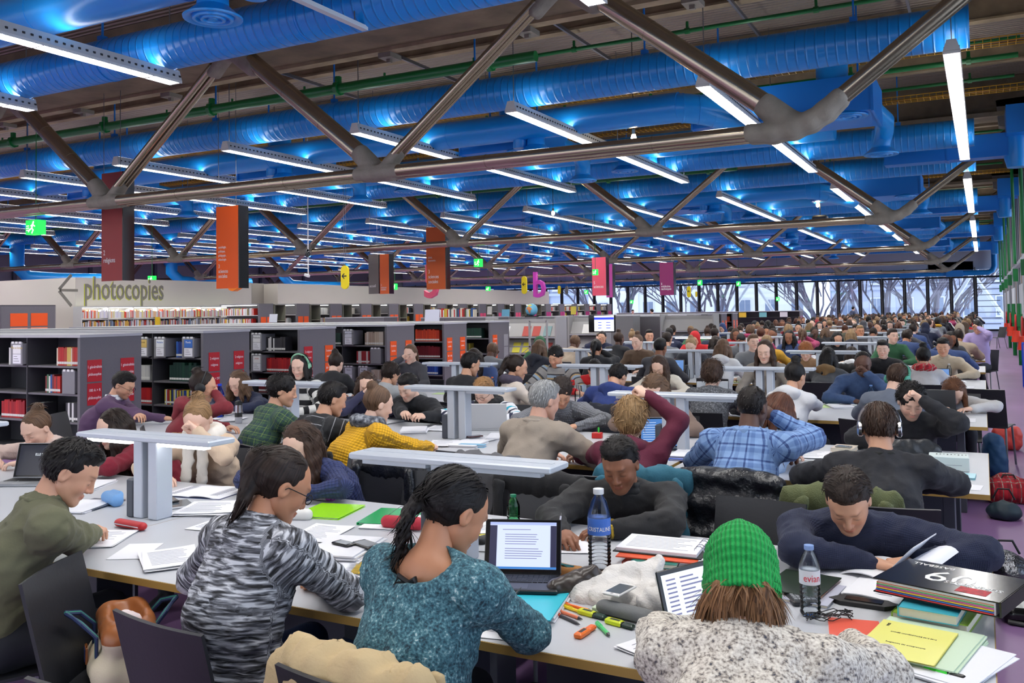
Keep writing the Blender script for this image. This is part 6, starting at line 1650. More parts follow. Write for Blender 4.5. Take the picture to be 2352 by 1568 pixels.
TOPC = [((28, 28, 32), 'black'), ((40, 42, 52), 'charcoal'), ((34, 40, 66), 'navy'), ((120, 122, 126), 'grey'), ((214, 212, 210), 'white'), ((178, 160, 140), 'beige'), ((130, 26, 40), 'dark red'), ((190, 28, 34), 'red'), ((54, 74, 120), 'blue'), ((44, 92, 60), 'green'), ((90, 70, 54), 'brown'), ((168, 60, 100), 'pink'), ((100, 96, 80), 'khaki'), ((66, 66, 72), 'dark grey'), ((150, 156, 170), 'pale blue'), ((200, 150, 40), 'mustard')]
HC = [(BLK_, 'black'), (BLK_, 'black'), (DBR, 'dark brown'), (DBR, 'dark brown'), (BRN, 'brown'), (LBR, 'light brown'), (BLD, 'fair'), (AUB, 'auburn')]
SK = [FAIR, FAIR, MED, MED, OLV, BRO, DRK]
trees = [tree_of(p[0]) for p in protos]; usedp = set(); NP = 0
near_xy = [(I['hip'][0], I['hip'][1]) for _, I in PEOPLE]
cnt = 0
for r in range(0, len(ROWY)):
    for side in (0, 1):
        yb = ROWY[r]-.06 if side == 0 else ROWY[r]+TD+.06
        for k in range(8):
            x = -.45-.885*k+RT.uniform(-.07, .07); pi = RT.randrange(len(protos)); c1 = RT.choices(TOPC, [8, 6, 6, 5, 4, 4, 2, 1, 3, 2, 3, 1, 2, 5, 2, 1])[0]; hc_ = RT.choice(HC); sk = RT.choice(SK); jit = RT.uniform(-.22, .22); occ = RT.random()
            if r < 2 or occ > .93: continue
            if r == 2 and k < 2: continue
            root0, I0, hn, off, hs = protos[pi]
            rz = (0 if side == 0 else PI)+jit
            sgn = 1 if side == 0 else -1
            hx, hy = x, yb+sgn*off
            if any((hx-a)**2+(hy-b)**2 < (.62 if r < 5 else .5)**2 for a, b in near_xy): continue
            if NP > 262: continue
            if pi in usedp: o = dup(root0, tree=trees[pi])
            else: o = root0; usedp.add(pi)
            o.location = (hx, hy, 0); o.rotation_euler = (0, 0, rz); o.color = (*S(*sk), 1); NP += 1
            ch = list(trees[pi][1]) if o is root0 else None
            kids_ = o.children
            for cc in kids_:
                n = cc.name.split('.')[0]
                if n == 'hair': cc.color = (*S(*hc_[0]), 1)
                elif n == 'top' or n == 'hood': cc.color = (*S(*c1[0]), 1)
                elif n == 'scarf': cc.color = (*S(*RT.choice(TOPC)[0]), 1)
                elif n == 'trousers': cc.color = (*S(*RT.choice([(30, 34, 48), (24, 24, 28), (48, 66, 100), (60, 60, 66)])), 1)
            lab = 'person with %s hair in %s, %s row, %s side, %s from aisle' % (('%s %s' % (hc_[1], hn)) if hs not in ('short',) else ('%s short' % hc_[1]), c1[1], RN[r], 'near' if side == 0 else 'far', ORD[k])
            if hs == 'hood': lab = 'person in a raised %s hood, %s row, %s side, %s from aisle' % (c1[1], RN[r], 'near' if side == 0 else 'far', ORD[k])
            tag(o, lab, 'person', 'readers at the further tables')
            q = bpy.data.objects.new('chair', me_sch); COL.objects.link(q); q.location = (hx, hy-sgn*.02, 0); q.rotation_euler = (0, 0, rz)
            tag(q, 'black chair, %s table row, %s side, %s from the aisle' % (RN[r], 'near' if side == 0 else 'far', ORD[k]), 'chair', 'chairs of the further tables')
for i, p in enumerate(protos):
    if i not in usedp:
        for c in list(p[0].children): bpy.data.objects.remove(c)
        bpy.data.objects.remove(p[0])
# a few standing people in the background
for i, (px, py, Y, c, lb) in enumerate([(1499, 715, 46, (60, 34, 40), 'dark figure standing by the windows between the banners'), (1453, 716, 50, (70, 30, 36), 'figure in maroon standing far by the windows'), (1954, 709, 58, (58, 66, 90), 'figure in blue walking before the end windows')]):
    a = atY(px, py, Y); lo = 1.0 if a[2] > 1.3 else a[2]
    root, I = build_person('s', (0, 0, max(a[2], 1.5)), look=(.2, .15, 0), hair=('short', 0), lod=2, seed=90+i, stand=True, topcol=c, haircol=BLK_, skin=FAIR, wl=(-.22, -.02, -.62, 1), wr=(.22, .02, -.62, 1), hands=('rest', 'rest'))
    o_ = root['_off']; del root['_off']; root.location = (a[0], a[1]-o_, 0); root.rotation_euler = (0, 0, 2.2*i+1); tag(root, lb, 'person')
print('people built', NP, len(PEOPLE), time.time()-T0)
for k_, (rt, I) in P_.items(): print(k_, [round(float(v), 2) for v in I['hip'][:2]], 'headz', round(float(I['C'][2]), 2), end='; ')
# ================================================================== THINGS ON AND AROUND THE TABLES
rp = random.Random(33)
def T3(px, py, z=TZ): x, y = pxat(px, py, z); return x, y, z
def on(name, label, cat, px, py, rz=0., z=TZ, group=None):
    x, y, z = T3(px, py, z)
    if abs(z-TZ) < .15:          # keep it on the nearest table top
        r = min(ROWY, key=lambda q: abs(y-(q+TD/2))); y = min(max(y, r+.13 if r > ROWY[1] else r-.02), r+TD-.13 if r > ROWY[0] else r+TD)
    if abs(z-TZ) < .15: x = max(x, -6.85)
    return empty(name, (x, y, z+.0005), math.radians(rz), label, cat, group)
def sheet_mesh(w, h, lift=.0, n=6, thick=.0006, seed=0):
    r = random.Random(seed); a, b = r.uniform(-1, 1), r.uniform(-1, 1)
    def fn(u, v): return ((u-.5)*w, (v-.5)*h, .001+lift*((2*u-1)**2*(.5+.5*a*(2*v-1))*.6+.4*abs(2*v-1)**2*(1+b*(2*u-1)))*.5+thick)
    return MB().sheet(fn, n, n, thick)
scrib = mat('handwriting_ink', S(90, 96, 120), .7)
def paper(px, py, rz, label, w=.21, h=.297, lift=.012, lines=10, col=paper_m, name='paper_sheet', z=TZ, dz=.0, cat='paper', n=1, group=None):
    t = on(name, label, cat, px, py, rz, z+dz, group)
    for i in range(n):
        o = sheet_mesh(w, h, lift, seed=hash((px, py, i)) % 999).build('page', col, t, True); o.location = (rp.uniform(-.006, .006)*i, rp.uniform(-.006, .006)*i, .0035*i); o.rotation_euler = (0, 0, rp.uniform(-.06, .06)*min(i, 2))
    if lines:
        mb = MB()
        for q in range(lines):
            yy = h*.38-q*h*.76/lines
            mb.box(-w*.38, w*(.38-rp.random()*.3), yy, yy+h*.008, .0, .0004)
        tag(mb.build('writing', scrib, t), kind='stuff').location = (0, 0, .0032+.0035*(n-1)+lift*.12)
    return t
def stack(px, py, rz, label, w=.21, h=.297, th=.02, col=paper_m, name='paper_stack', z=TZ, sheets=5):
    t = on(name, label, 'papers', px, py, rz, z)
    for i in range(sheets):
        a = rp.uniform(-.05, .05); s = th/sheets
        MB().box(-w/2, w/2, -h/2, h/2, 0, s*.92, M=MT(rp.uniform(-.01, .01), rp.uniform(-.01, .01), s*i, a)).build('sheaf', col, t)
    return t
def folder(px, py, rz, label, col, w=.24, h=.32, th=.004, z=TZ, name='folder', rough=.3):
    m = mat('folder_%d_%d_%d' % col, S(*col), rough); t = on(name, label, 'folder', px, py, rz, z)
    MB().rbox(-w/2, w/2, -h/2, h/2, 0, th*.3, .0005).build('back_cover', m, t); MB().box(-w/2+.008, w/2-.012, -h/2+.008, h/2-.008, th*.3, th*.8).build('pages', paper_m, t); MB().rbox(-w/2, w/2, -h/2, h/2, th*.8, th*1.05, .0005).box(-w/2-.002, -w/2+.002, -h/2, h/2, 0, th).build('front_cover', m, t)
    return t
def book(px, py, rz, label, col, w=.17, h=.24, th=.025, z=TZ, title=None, tcol=None, dz=0.):
    m = mat('cover_%d_%d_%d' % col, S(*col), .35); t = on('book', label, 'book', px, py, rz, z+dz)
    MB().box(-w/2+.003, w/2-.004, -h/2+.003, h/2-.003, .002, th-.002).build('page_block', mat('page_edge', S(226, 218, 200), .8), t)
    MB().box(-w/2, w/2, -h/2, h/2, 0, .002).box(-w/2, w/2, -h/2, h/2, th-.002, th).box(-w/2-.001, -w/2+.003, -h/2, h/2, 0, th).build('cover', m, t)
    if title:
        letter(t, title, th*.8, tcol or ink_w, -w/2-.0015, h*.4, th*.2, -PI/2, sx=.8, depth=.0003)
    return t
def open_book(px, py, rz, label, w=.17, h=.24, th=.02, col=paper_m, lines=14, z=TZ):
    t = on('open_book', label, 'book', px, py, rz, z)
    for s in (-1, 1):
        def fn(u, v): return (s*u*w, (v-.5)*h, .003+th*(math.sin(min(1, u*1.15+.12)*PI)**.6)*(.5 if s < 0 else .85)+.002)
        mb = MB().sheet(fn if s > 0 else (lambda u, v: (-(1-u)*w, (v-.5)*h, .005+th*(math.sin(min(1, (1-u)*1.15+.12)*PI)**.6)*.5)), 10, 3, .004); mb.build('page_block', col, t, True)
        mb = MB()
        for q in range(lines):
            zz = .003+th*(.5 if s < 0 else .85)*.93+.0036; mb.box(s*w*.2 if s > 0 else -w*.82, s*w*.2+w*.6 if s > 0 else -w*.22, h*.4-q*h*.8/lines, h*.4-q*h*.8/lines+.0016, zz-.0036, zz-.0022)
        tag(mb.build('print_line', scrib, t), kind='stuff')
    MB().rbox(-w-.004, w+.004, -h/2-.004, h/2+.004, 0, .003, .0005).build('cover', mat('book_board_navy', S(50, 60, 100), .5), t)
    return t
def pen(px, py, rz, label, col, L=.145, r=.0042, cap=None, z=TZ, tilt=0.):
    t = on('pen', label, 'pen', px, py, rz, z); m = mat('pen_%d_%d_%d' % col, S(*col), .3)
    M_ = Matrix.Translation((0, 0, r)) @ Matrix.Rotation(-tilt, 4, 'Y')
    MB().tube([xf(np.array([[q, 0, 0]]), M_)[0] for q in (-L/2, L*.38)], r, 8).build('barrel', m, t, True)
    MB().tube([xf(np.array([[q, 0, 0]]), M_)[0] for q in (L*.38, L/2)], [r, r*.25], 8).build('tip', mat('pen_tip', S(60, 60, 64), .3), t, True)
    cm = m if cap is None else mat('pen_%d_%d_%d' % cap, S(*cap), .3)
    MB().tube([xf(np.array([[q, 0, 0]]), M_)[0] for q in (-L/2-.003, -L*.2)], r*1.18, 8).box(-L/2, -L*.22, -.001, .001, r, r*1.5, M=M_).build('cap', cm, t, True)
    return t
def highlighter(px, py, rz, label, col, cap=None, z=TZ, L=.105):
    t = on('highlighter', label, 'highlighter', px, py, rz, z); m = mat('hl_%d_%d_%d' % col, S(*col), .35)
    MB().rbox(-L/2, L*.1, -.0135, .0135, 0, .017, .004).build('body', m, t); MB().rbox(-L*.08, L*.12, -.0115, .0115, .001, .015, .003).build('collar', black if cap else m, t)
    MB().rbox(L*.12, L/2, -.0115, .0115, .001, .015, .004).build('cap', mat('hl_%d_%d_%d' % (cap or col), S(*(cap or col)), .35), t)
    MB().box(-L*.35, -L*.0, -.006, .006, .0168, .0173).build('print_band', black, t)
    return t
def phone(px, py, rz, label, col=(18, 18, 20), w=.062, h=.125, z=TZ, lit=False, dz=0., frame_=None):
    t = on('phone', label, 'phone', px, py, rz, z+dz); MB().rbox(-w/2, w/2, -h/2, h/2, 0, .009, .003).build('body', mat('phone_%d_%d_%d' % col, S(*col), .25), t)
    MB().box(-w/2+.004, w/2-.004, -h/2+.014, h/2-.014, .009, .0094).build('screen', mat('phone_screen', S(90, 100, 110) if lit else S(20, 22, 26), .12), t); MB().lathe([(.001, .0098), (.005, .0096), (.005, .009)][::-1], 10, MT(0, -h/2+.0075, 0)).build('button', mat('phone_button', S(140, 140, 145), .3), t)
    return t
def bottle(px, py, label, H=.21, R=.032, m=pet, cap=(120, 150, 220), lab=None, text=None, z=TZ, tcol=None, fill=.0, liq=None, tsz=1.):
    t = on('bottle', label, 'bottle', px, py, 15, z)
    prof = [(.001, 0), (R*.8, 0), (R, .008)]
    nr = 9 if H > .28 else 6
    for q in range(nr):
        za = .012+(H*.40)*q/nr; prof += [(R, za+.002), (R*.93, za+H*.40/nr*.5), (R, za+H*.40/nr*.95)]
    prof += [(R, H*.45), (R, H*.68), (R*.97, H*.72), (R*.7, H*.85), (R*.42, H*.91), (R*.4, H*.95)]
    MB().lathe(prof, 24).build('bottle_body', m, t, True)
    MB().lathe([(R*.45, H*.935), (R*.47, H*.94), (R*.47, H), (.001, H*1.002)], 18).build('cap', mat('cap_%d_%d_%d' % cap, S(*cap), .4), t, True)
    if lab:
        MB().lathe([(R*1.012, H*.46), (R*1.012, H*.66)], 28).build('label', mat('label_%d_%d_%d' % lab, S(*lab), .5), t, True)
    if text:
        me = text_mesh(text, R*tsz, tcol or ink_w, .0003, .85, 'CENTER').copy()
        for v in me.vertices:
            a = v.co.x/(R*1.02); rr = R*1.025+v.co.z; v.co = Vector((rr*math.sin(a), -rr*math.cos(a), v.co.y))
        o = link('label_text', me, t); o.location = (0, 0, H*.51); o.rotation_euler = (0, 0, .15)
    if liq: MB().lathe([(.001, .004), (R*.86, .005), (R*.86, H*fill), (.001, H*fill)], 16).build('liquid', liq, t, True)
    return t
def sdf_thing(name, label, cat, px, py, prims, m, h=.006, rz=0., disp=None, z=TZ, obj_color=None, pxyz=None, floor_=None):
    t = on(name, label, cat, px, py, rz, z) if pxyz is None else empty(name, pxyz, math.radians(rz), label, cat)
    V, F = sdf_mesh(prims, h, disp=disp)
    V[:, 2] = np.maximum(V[:, 2], 0.0) if floor_ is None else np.maximum(V[:, 2], floor_)
    o = link('body', np_mesh(name, V, F, m, attrs={'pc': ('FLOAT_VECTOR', V)}), t)
    if obj_color: o.color = (*S(*obj_color), 1)
    return t
def laptop(px, py, rz, label, w=.30, d=.21, ang=105, col=(28, 28, 30), screen='doc', z=TZ, key=(18, 18, 20), silver=False):
    """screen hinge at the local +Y edge, keyboard toward -Y"""
    t = on('laptop', label, 'laptop', px, py, rz, z); m = mat('laptop_%d_%d_%d' % col, S(*col), .35, .3 if silver else 0)
    MB().rbox(-w/2, w/2, -d/2, d/2, 0, .016, .004).build('base', m, t)
    mb = MB(); nk = 13
    for r in range(5):
        for c in range(nk):
            if r == 0 and 3 < c < 9: continue
            x = -w*.44+c*w*.88/nk; y = -d*.06+r*d*.088; mb.box(x, x+w*.88/nk*.86, y, y+d*.074, .016, .0178)
    mb.box(-w*.14, w*.16, -d*.06, -d*.06+d*.07, .016, .0178)
    tag(mb.build('key', mat('key_%d_%d_%d' % key, S(*key), .5), t), kind='stuff')
    MB().rbox(-w*.13, w*.13, -d*.44, -d*.16, .0155, .0165, .0004).build('touchpad', mat('touchpad_%d' % col[0], S(*[min(255, c+14) for c in col]), .3), t)
    M_ = Matrix.Translation((0, d/2-.004, .014)) @ Matrix.Rotation(-math.radians(ang-90), 4, 'X')
    lid = MB().rbox(-w/2, w/2, -.002, .006, 0, d*.98, .003).build('lid', m, t); lid.matrix_local = M_
    bez = MB().box(-w/2+.004, w/2-.004, -.003, -.002, .006, d*.96).build('bezel', blackg if not silver else blackg, lid)
    sm = {'doc': ((.55, .62, .95), 1.), 'blue': ((.05, .16, .42), 1.), 'black': ((.004, .005, .008), 1.), 'white': ((.72, .84, 1.), 1.)}[screen]
    sc = MB().box(-w/2+.018, w/2-.018, -.0045, -.003, .016, d*.92).build('screen', mat('screen_'+screen, (.02, .02, .03), .25, emit=sm), lid)
    inkd = mat('screen_ink', (.05, .05, .1), .4, emit=((.12, .12, .22), 1.))
    if screen == 'doc':
        sdk = mat('screen_dark', (.01, .01, .02), .4, emit=((.02, .02, .05), 1.)); MB().box(-w/2+.018, -w/2+.045, -.0048, -.0045, .024, d*.86).build('screen_margin', sdk, lid); MB().box(w/2-.04, w/2-.018, -.0048, -.0045, .024, d*.86).build('screen_margin', sdk, lid)
        mb = MB(); rr = random.Random(4)
        for q in range(13):
            if q in (1, 7): continue
            zz = d*.78-q*d*.043; mb.box(-w*.27+(.01 if q > 1 else 0), w*(.1 if q == 0 else rr.uniform(.16, .27)), -.0049, -.0045, zz, zz+d*.011)
        mb.build('text_line', inkd, lid); MB().box(-w/2+.018, w/2-.018, -.0049, -.0045, .016, .024).build('task_bar', mat('screen_bar', (0, 0, 0), .4, emit=((.04, .18, .5), 1)), lid); MB().box(-w/2+.018, w/2-.018, -.0049, -.0045, d*.87, d*.92).build('title_bar', mat('screen_bar2', (0, 0, 0), .4, emit=((.35, .42, .78), 1)), lid)
        letter(lid, 'EXEMPLE', .007, inkd, -w*.27, -.0049, d*.81, depth=.0002) if False else None
    elif screen in ('blue', 'white'):
        mb = MB()
        for q in range(9): zz = d*.8-q*d*.075; mb.box(-w*.4, w*(-.1+.4*((q*7) % 5)/5), -.0049, -.0045, zz, zz+d*.015)
        mb.build('text_line', inkd if screen == 'white' else mat('screen_light_ink', (0, 0, 0), .4, emit=((.5, .6, .8), 1)), lid)
    elif screen == 'black':
        letter(lid, 'ELLE M', .022, mat('screen_title', (0, 0, 0), .4, emit=((.7, .75, .8), 1)), -w*.12, -.0049, d*.62, depth=.0002)
    return t

# ---- nearest table, right half
stack(1215, 1392, 12, 'stack of papers and cyan folder under the black laptop', .24, .30, .018)
folder(1205, 1385, 12, 'cyan folder under the black laptop', (60, 196, 216), .25, .31, .004, TZ+.0185)
laptop(1193, 1345, 21, 'black laptop with a text page on screen, nearest table', .285, .20, 112, z=TZ+.0235)
x, y, _ = T3(1600, 1440)
t = on('tablet', 'black tablet standing with a file list beside the green beanie', 'tablet', 1598, 1438, 62)
lid = MB().rbox(-.12, .12, -.004, .004, 0, .185, .003).build('body', blackg, t); lid.rotation_euler = (-.28, 0, 0)
sc = MB().box(-.105, .105, -.0055, -.004, .014, .17).build('screen', MATS['screen_white'], lid) if 'screen_white' in MATS else MB().box(-.105, .105, -.0055, -.004, .014, .17).build('screen', mat('screen_white', (.02, .02, .03), .25, emit=((.72, .84, 1.), 1.)), lid)
mb = MB()
for q in range(10): mb.box(-.09, -.05, -.006, -.0055, .15-q*.013, .155-q*.013).box(-.03, .03+.02*(q % 3), -.006, -.0055, .15-q*.013, .155-q*.013)
mb.build('text_line', mat('screen_ink', (.05, .05, .1), .4, emit=((.12, .12, .22), 1.)), lid)
MB().rbox(-.12, .12, -.02, .10, 0, .008, .002).build('stand', black, t)
bottle(1378, 1312, 'large clear water bottle with a blue label, nearest table', .315, .044, cap=(228, 230, 234), lab=(60, 110, 200), text='CRISTALINE', tsz=.5)
bottle(1862, 1412, 'small clear water bottle with a pale pink lettered label', .225, .033, cap=(130, 160, 215), lab=(222, 226, 234), text='evian', tcol=mat('print_red', S(210, 50, 70), .5))
for a in [(1243, 1428, 78, 'pink highlighter pen beside the papers', (240, 70, 150)), ]: pen(*a, L=.12, r=.006)
pen(1300, 1423, -28, 'black pen with an orange end on the nearest table', (60, 60, 64), r=.005, cap=(230, 90, 50)); pen(1302, 1413, -22, 'salmon fibre pen on the nearest table', (236, 130, 90), r=.0055, cap=(220, 80, 40))
pen(1330, 1408, -22, 'bright yellow fibre pen near the pouch', (244, 214, 30), r=.0055); pen(1322, 1397, -14, 'orange slim marker near the leather pouch', (240, 110, 30), r=.0055)
highlighter(1360, 1416, -14, 'yellow highlighter with dark cap near the grey case', (214, 224, 30), (30, 60, 50)); highlighter(1424, 1438, -14, 'yellow highlighter lying before the grey case', (214, 228, 30), (30, 50, 40))
highlighter(1345, 1456, 84, 'orange highlighter standing alone at the table edge', (244, 120, 40), (240, 110, 50)); pen(1386, 1450, -48, 'mint green marker pen at the table edge', (90, 210, 130), r=.0065, L=.11)
pen(1520, 1443, -22, 'blue pen cap lying before the white towel', (30, 70, 210), L=.06, r=.005); highlighter(1395, 1408, -8, 'pale green eraser stick behind the grey case', (206, 224, 196))
pen(1168, 1388, 60, 'dark pen in the hand of the teal jumper reader', (30, 30, 34), tilt=.7, L=.13, z=TZ+.06); pen(1284, 1214, 100, 'clear pen in the hand of the black jacket reader', (190, 190, 205), tilt=.9, L=.14, z=TZ+.06)
sdf_thing('pencil_case', 'grey felt pencil case between highlighters', 'pencil case', 1437, 1420, [rc((-.08, 0, .022), (.08, 0, .022), .03, .03, k=.02, flat=((0, 0, 1), .75))], attr_mat('felt_grey', bump=.5), .005, -12, obj_color=(112, 114, 116))
sdf_thing('pouch', 'dark brown leather pouch near the bottle', 'pouch', 1322, 1368, [rc((-.07, 0, .03), (.06, .02, .045), .035, .05, k=.03), rc((.03, .0, .07), (.07, .0, .09), .012, .01, k=.02)], mat('leather_dark', S(62, 54, 50), .32, bump=(40, .4, .004)), .005, 40, disp=lambda V: .003*wob(V, 60))
t = sdf_thing('pencil_case', 'open tan suede pencil case with pens', 'pencil case', 1290, 1322, [rc((-.09, 0, .02), (.09, .0, .02), .03, .035, k=.02), el((0, .0, .055), (.085, .022, .02), k=.01, cut=True)], attr_mat('suede_tan', bump=.6), .005, -22, obj_color=(178, 122, 66))
MB().tube([(-.05, 0, .04), (.06, .005, .045)], .004, 6).tube([(-.04, .012, .042), (.07, -.005, .04)], .004, 6).build('pencil', mat('pen_teal', S(30, 120, 130), .4), t)
fl = attr_mat('towel_white', bump=.9, bs=120)
t = sdf_thing('towel', 'crumpled white towel under the white phone', 'towel', 1415, 1372, [rc((-.10, .0, .02), (.12, .02, .025), .05, .045, k=.04, flat=((0, 0, 1), .7)), rc((-.02, .08, .05), (.09, .10, .07), .04, .03, k=.04), rc((.10, .04, .03), (.13, .13, .10), .03, .02, k=.03), rc((-.15, -.03, .015), (-.05, .02, .03), .025, .04, k=.03), el((0, -.06, .0), (.14, .05, .05), k=.03)], fl, .006, 10, disp=lambda V: .006*wob(V, 45)-.006*(1-np.minimum(1, 2*np.abs(wob(V, 30, 3))))**2, obj_color=(222, 218, 214))
sdf_thing('towel', 'rolled white towel at the right of the pencil case', 'towel', 1540, 1398, [rc((-.05, -.06, .03), (.05, .06, .06), .045, .05, k=.03), rc((-.03, .03, .08), (.04, .08, .09), .03, .025, k=.03)], fl, .006, 0, disp=lambda V: .005*np.sin(90*(V[:, 0]+V[:, 1]*.6+V[:, 2]))+.003*wob(V, 50), obj_color=(220, 216, 212))
phone(1424, 1358, -8, 'white phone lying on the crumpled towel', (232, 232, 232), lit=True, z=TZ+.062)
book(1492, 1300, 8, 'cream thick book at the bottom of the chemistry pile', (200, 110, 70), .17, .24, .03)
book(1494, 1290, 4, 'coral covered book second in the chemistry pile', (214, 98, 84), .16, .22, .022, dz=.031)
book(1512, 1284, 10, 'teal chemistry book with yellow lettering, third in the pile', (24, 116, 104), .17, .24, .016, dz=.054, title='S  Physique-Chimie  prepabac', tcol=mat('print_yellow', S(240, 220, 60), .5))
folder(1520, 1270, 6, 'orange and white sheets under the ring binder', (230, 90, 50), .30, .22, .004, TZ+.071)
t = on('ring_binder', 'open ring binder with clear pages on the book pile', 'binder', 1525, 1258, 4, TZ+.076)
MB().rbox(-.17, .17, -.12, .12, 0, .004, .001).build('cover', black, t); MB().box(-.16, .15, -.11, .11, .004, .016).build('pages', paper_m, t)
mb = MB()
for q in range(9): mb.box(-.13, .11-.02*(q % 4), .08-.019*q, .083-.019*q, .016, .0164)
mb.build('writing', scrib, t); mb = MB()
for q in (-.06, -.03, .03, .06): mb.tube([(.15+.0*math.cos(a)+.02*math.cos(a), q, .012+.022*math.sin(a)) for a in np.linspace(0, PI*1.9, 10)], .0016, 5)
mb.build('ring', chrome, t)
paper(1300, 1250, 20, 'exercise sheet under the hand of the jacket reader', lines=8); paper(1085, 1210, 35, 'white sheet behind the black laptop', lift=.02); folder(1120, 1213, 30, 'yellow sheet behind the laptop', (240, 226, 110), .2, .28, .001)
t = on('computer_mouse', 'black computer mouse behind the laptop', 'mouse', 1118, 1245, 70); V, F = sdf_mesh([rc((-.03, 0, .012), (.03, 0, .014), .028, .026, k=.01, flat=((0, 0, 1), .75))], .004); V[:, 2] = np.maximum(V[:, 2], 0); link('shell', np_mesh('shell', V, F, black), t)
mb = MB(); mb.tube([(-.05, 0, .004), (-.1, -.03, .003), (-.13, -.1, .003), (-.08, -.17, .003)], .002, 5); mb.build('cable', black, t, True)
bottle(1180, 1222, 'small bottle with a green cap behind the laptop', .17, .03, pet_green, cap=(30, 130, 90))
paper(1183, 1432, 12, 'white sheet under the hand of the teal reader', lift=.004); paper(1480, 1350, 4, 'printed sheet beside the towel', lift=.004)
paper(1552, 1500, 70, 'white leaflets at the table edge by the beanie reader', n=2); paper(1590, 1290, 0, 'printed music sheet behind the green beanie', .3, .22)
# magazine, calculator, textbooks
book(1845, 1352, -6, 'orange textbook with a glossy chemistry cover', (236, 130, 30), .19, .26, .02, title='Physique Chimie'); folder(1842, 1340, -8, 'black and green chemistry magazine on the orange textbook', (40, 52, 40), .2, .27, .003, TZ+.0215)
book(1862, 1366, -6, 'white textbook under the orange textbook', (190, 192, 210), .18, .25, .012)
def calc(px, py, rz, label):
    t = on('calculator', label, 'calculator', px, py, rz); MB().rbox(-.042, .042, -.088, .088, 0, .02, .005).build('body', mat('calc_dark', S(44, 46, 50), .45), t); MB().box(-.034, .034, .042, .076, .02, .0205).build('display', mat('calc_lcd', S(126, 140, 126), .3), t)
    mb = MB()
    for r in range(7):
        for c in range(5): mb.box(-.034+c*.0142, -.034+c*.0142+.0105, -.078+r*.016, -.078+r*.016+.009, .02, .0235)
    tag(mb.build('key', mat('calc_key', S(150, 152, 156), .5), t), kind='stuff')
calc(1832, 1374, 28, 'dark scientific calculator beside the small water bottle')
open_book(1960, 1345, -8, 'open squared notebook under the navy jumper reader', .19, .27, .012)
t = open_book(2050, 1322, -14, 'thick open textbook with turned pages before navy reader', .20, .27, .05)
def fn(u, v): return (.02+.06*math.sin(u*2.2)+.05*u, (v-.5)*.26, .04+.11*math.sin(u*1.9)+.0*v)
MB().sheet(fn, 8, 4, .001).build('turned_page', paper_m, t, True); MB().sheet(lambda u, v: (.03+.05*math.sin(u*2.0)+.12*u, (v-.5)*.26, .04+.07*math.sin(u*2.3)), 8, 4, .004).build('turned_page', paper_m, t, True)
book(2160, 1412, -10, 'green covered textbook at the bottom right pile', (150, 190, 50), .22, .30, .03); book(2150, 1398, -8, 'pale textbook with blue spine in the right pile', (70, 180, 200), .17, .27, .03, dz=.031)
t = on('ring_binder', 'large black folder with white sports lettering and coloured dividers', 'binder', 2185, 1362, -17, TZ+.072)
MB().rbox(-.19, .19, -.15, .15, 0, .004, .001).rbox(-.19, .19, -.15, .15, .042, .046, .001).rbox(.186, .192, -.15, .15, 0, .046, .001).build('cover', blackg, t)
dv = [(220, 60, 60), (60, 120, 210), (240, 200, 60), (200, 80, 160), (90, 180, 90), (240, 130, 60)]
for i, c in enumerate(dv): MB().box(-.18, .17, -.155+.002*i, .14, .006+.005*i, .009+.005*i).build('divider', cmat(c), t)
MB().box(-.175, .175, -.145, .14, .004, .041).build('pages', paper_m, t)
mz = MT(0, 0, .0465)
def flat_text(par, s, size, m, x, y, rz, z, sx=.9): return link('lettering', text_mesh(s, size, m, .0004, sx, 'CENTER'), par, M=Matrix.Translation((x, y, z)) @ Matrix.Rotation(rz, 4, 'Z'))
flat_text(t, '09', .175, ink_w, -.0, .06, PI, .0465); flat_text(t, 'BASEBALL', .034, ink_w, -.09, .12, PI, .0465); flat_text(t, 'SUPERSTARS', .034, ink_w, .08, -.03, PI, .0465)
MB().box(.05, .14, -.12, -.06, .0462, .0466).build('red_spatter', mat('print_crimson', S(170, 30, 44), .5, mottle=(60, .6)), t)
t = on('tray', 'black plastic pen tray lying before the textbook', 'tray', 1985, 1388, -4); MB().prism([(-.11, -.02), (-.07, -.045), (.07, -.04), (.11, -.0), (.07, .035), (-.07, .04)], 0, .014).build('shell', black, t); MB().rbox(-.06, .06, -.022, .022, .0135, .0165, .002).build('insert', blackg, t)
mb = MB(); rr = random.Random(9)
for q in range(4):
    pts = [(.07*math.cos(a+q)+rr.uniform(-.015, .015), .035*math.sin(a*1.3+q)+rr.uniform(-.01, .01), .005+.02*abs(math.sin(a*2+q))) for a in np.linspace(0, 6, 22)]; mb.tube(pts, .0016, 5)
t = on('cable', 'tangled thin black cable behind the yellow document', 'cable', 1905, 1425, 20); mb.build('wire', black, t, True)
stack(2110, 1490, -14, 'fan of green and white papers at the table corner', .27, .34, .022, mat('paper_green', S(206, 226, 200), .7)); folder(2085, 1475, -10, 'yellow printed course booklet at the front corner', (240, 236, 130), .21, .297, .004, TZ+.024, 'booklet')
o = COL.objects[-3]
t = on('printed_cover', 'lettering sheet of the yellow course booklet', 'paper', 2085, 1475, -10, TZ+.0286)
MB().box(-.1, .1, -.14, .14, 0, .0004).build('page', mat('folder_240_236_130', S(240, 236, 130), .5), t)
flat_text(t, 'ANNEE UNIVERSITAIRE 2013 2014', .0095, ink_k, 0, .06, 0, .0006); flat_text(t, 'Programme des enseignements', .0095, ink_k, 0, -.03, 0, .0006); flat_text(t, 'PARIS', .012, ink_k, -.08, .12, PI/2, .0006)
folder(1965, 1452, 10, 'coral plastic sleeve beside the yellow booklet', (236, 96, 76), .15, .22, .004)
highlighter(2170, 1553, -18, 'green highlighter with black cap at the front edge', (60, 220, 60), (20, 20, 22))
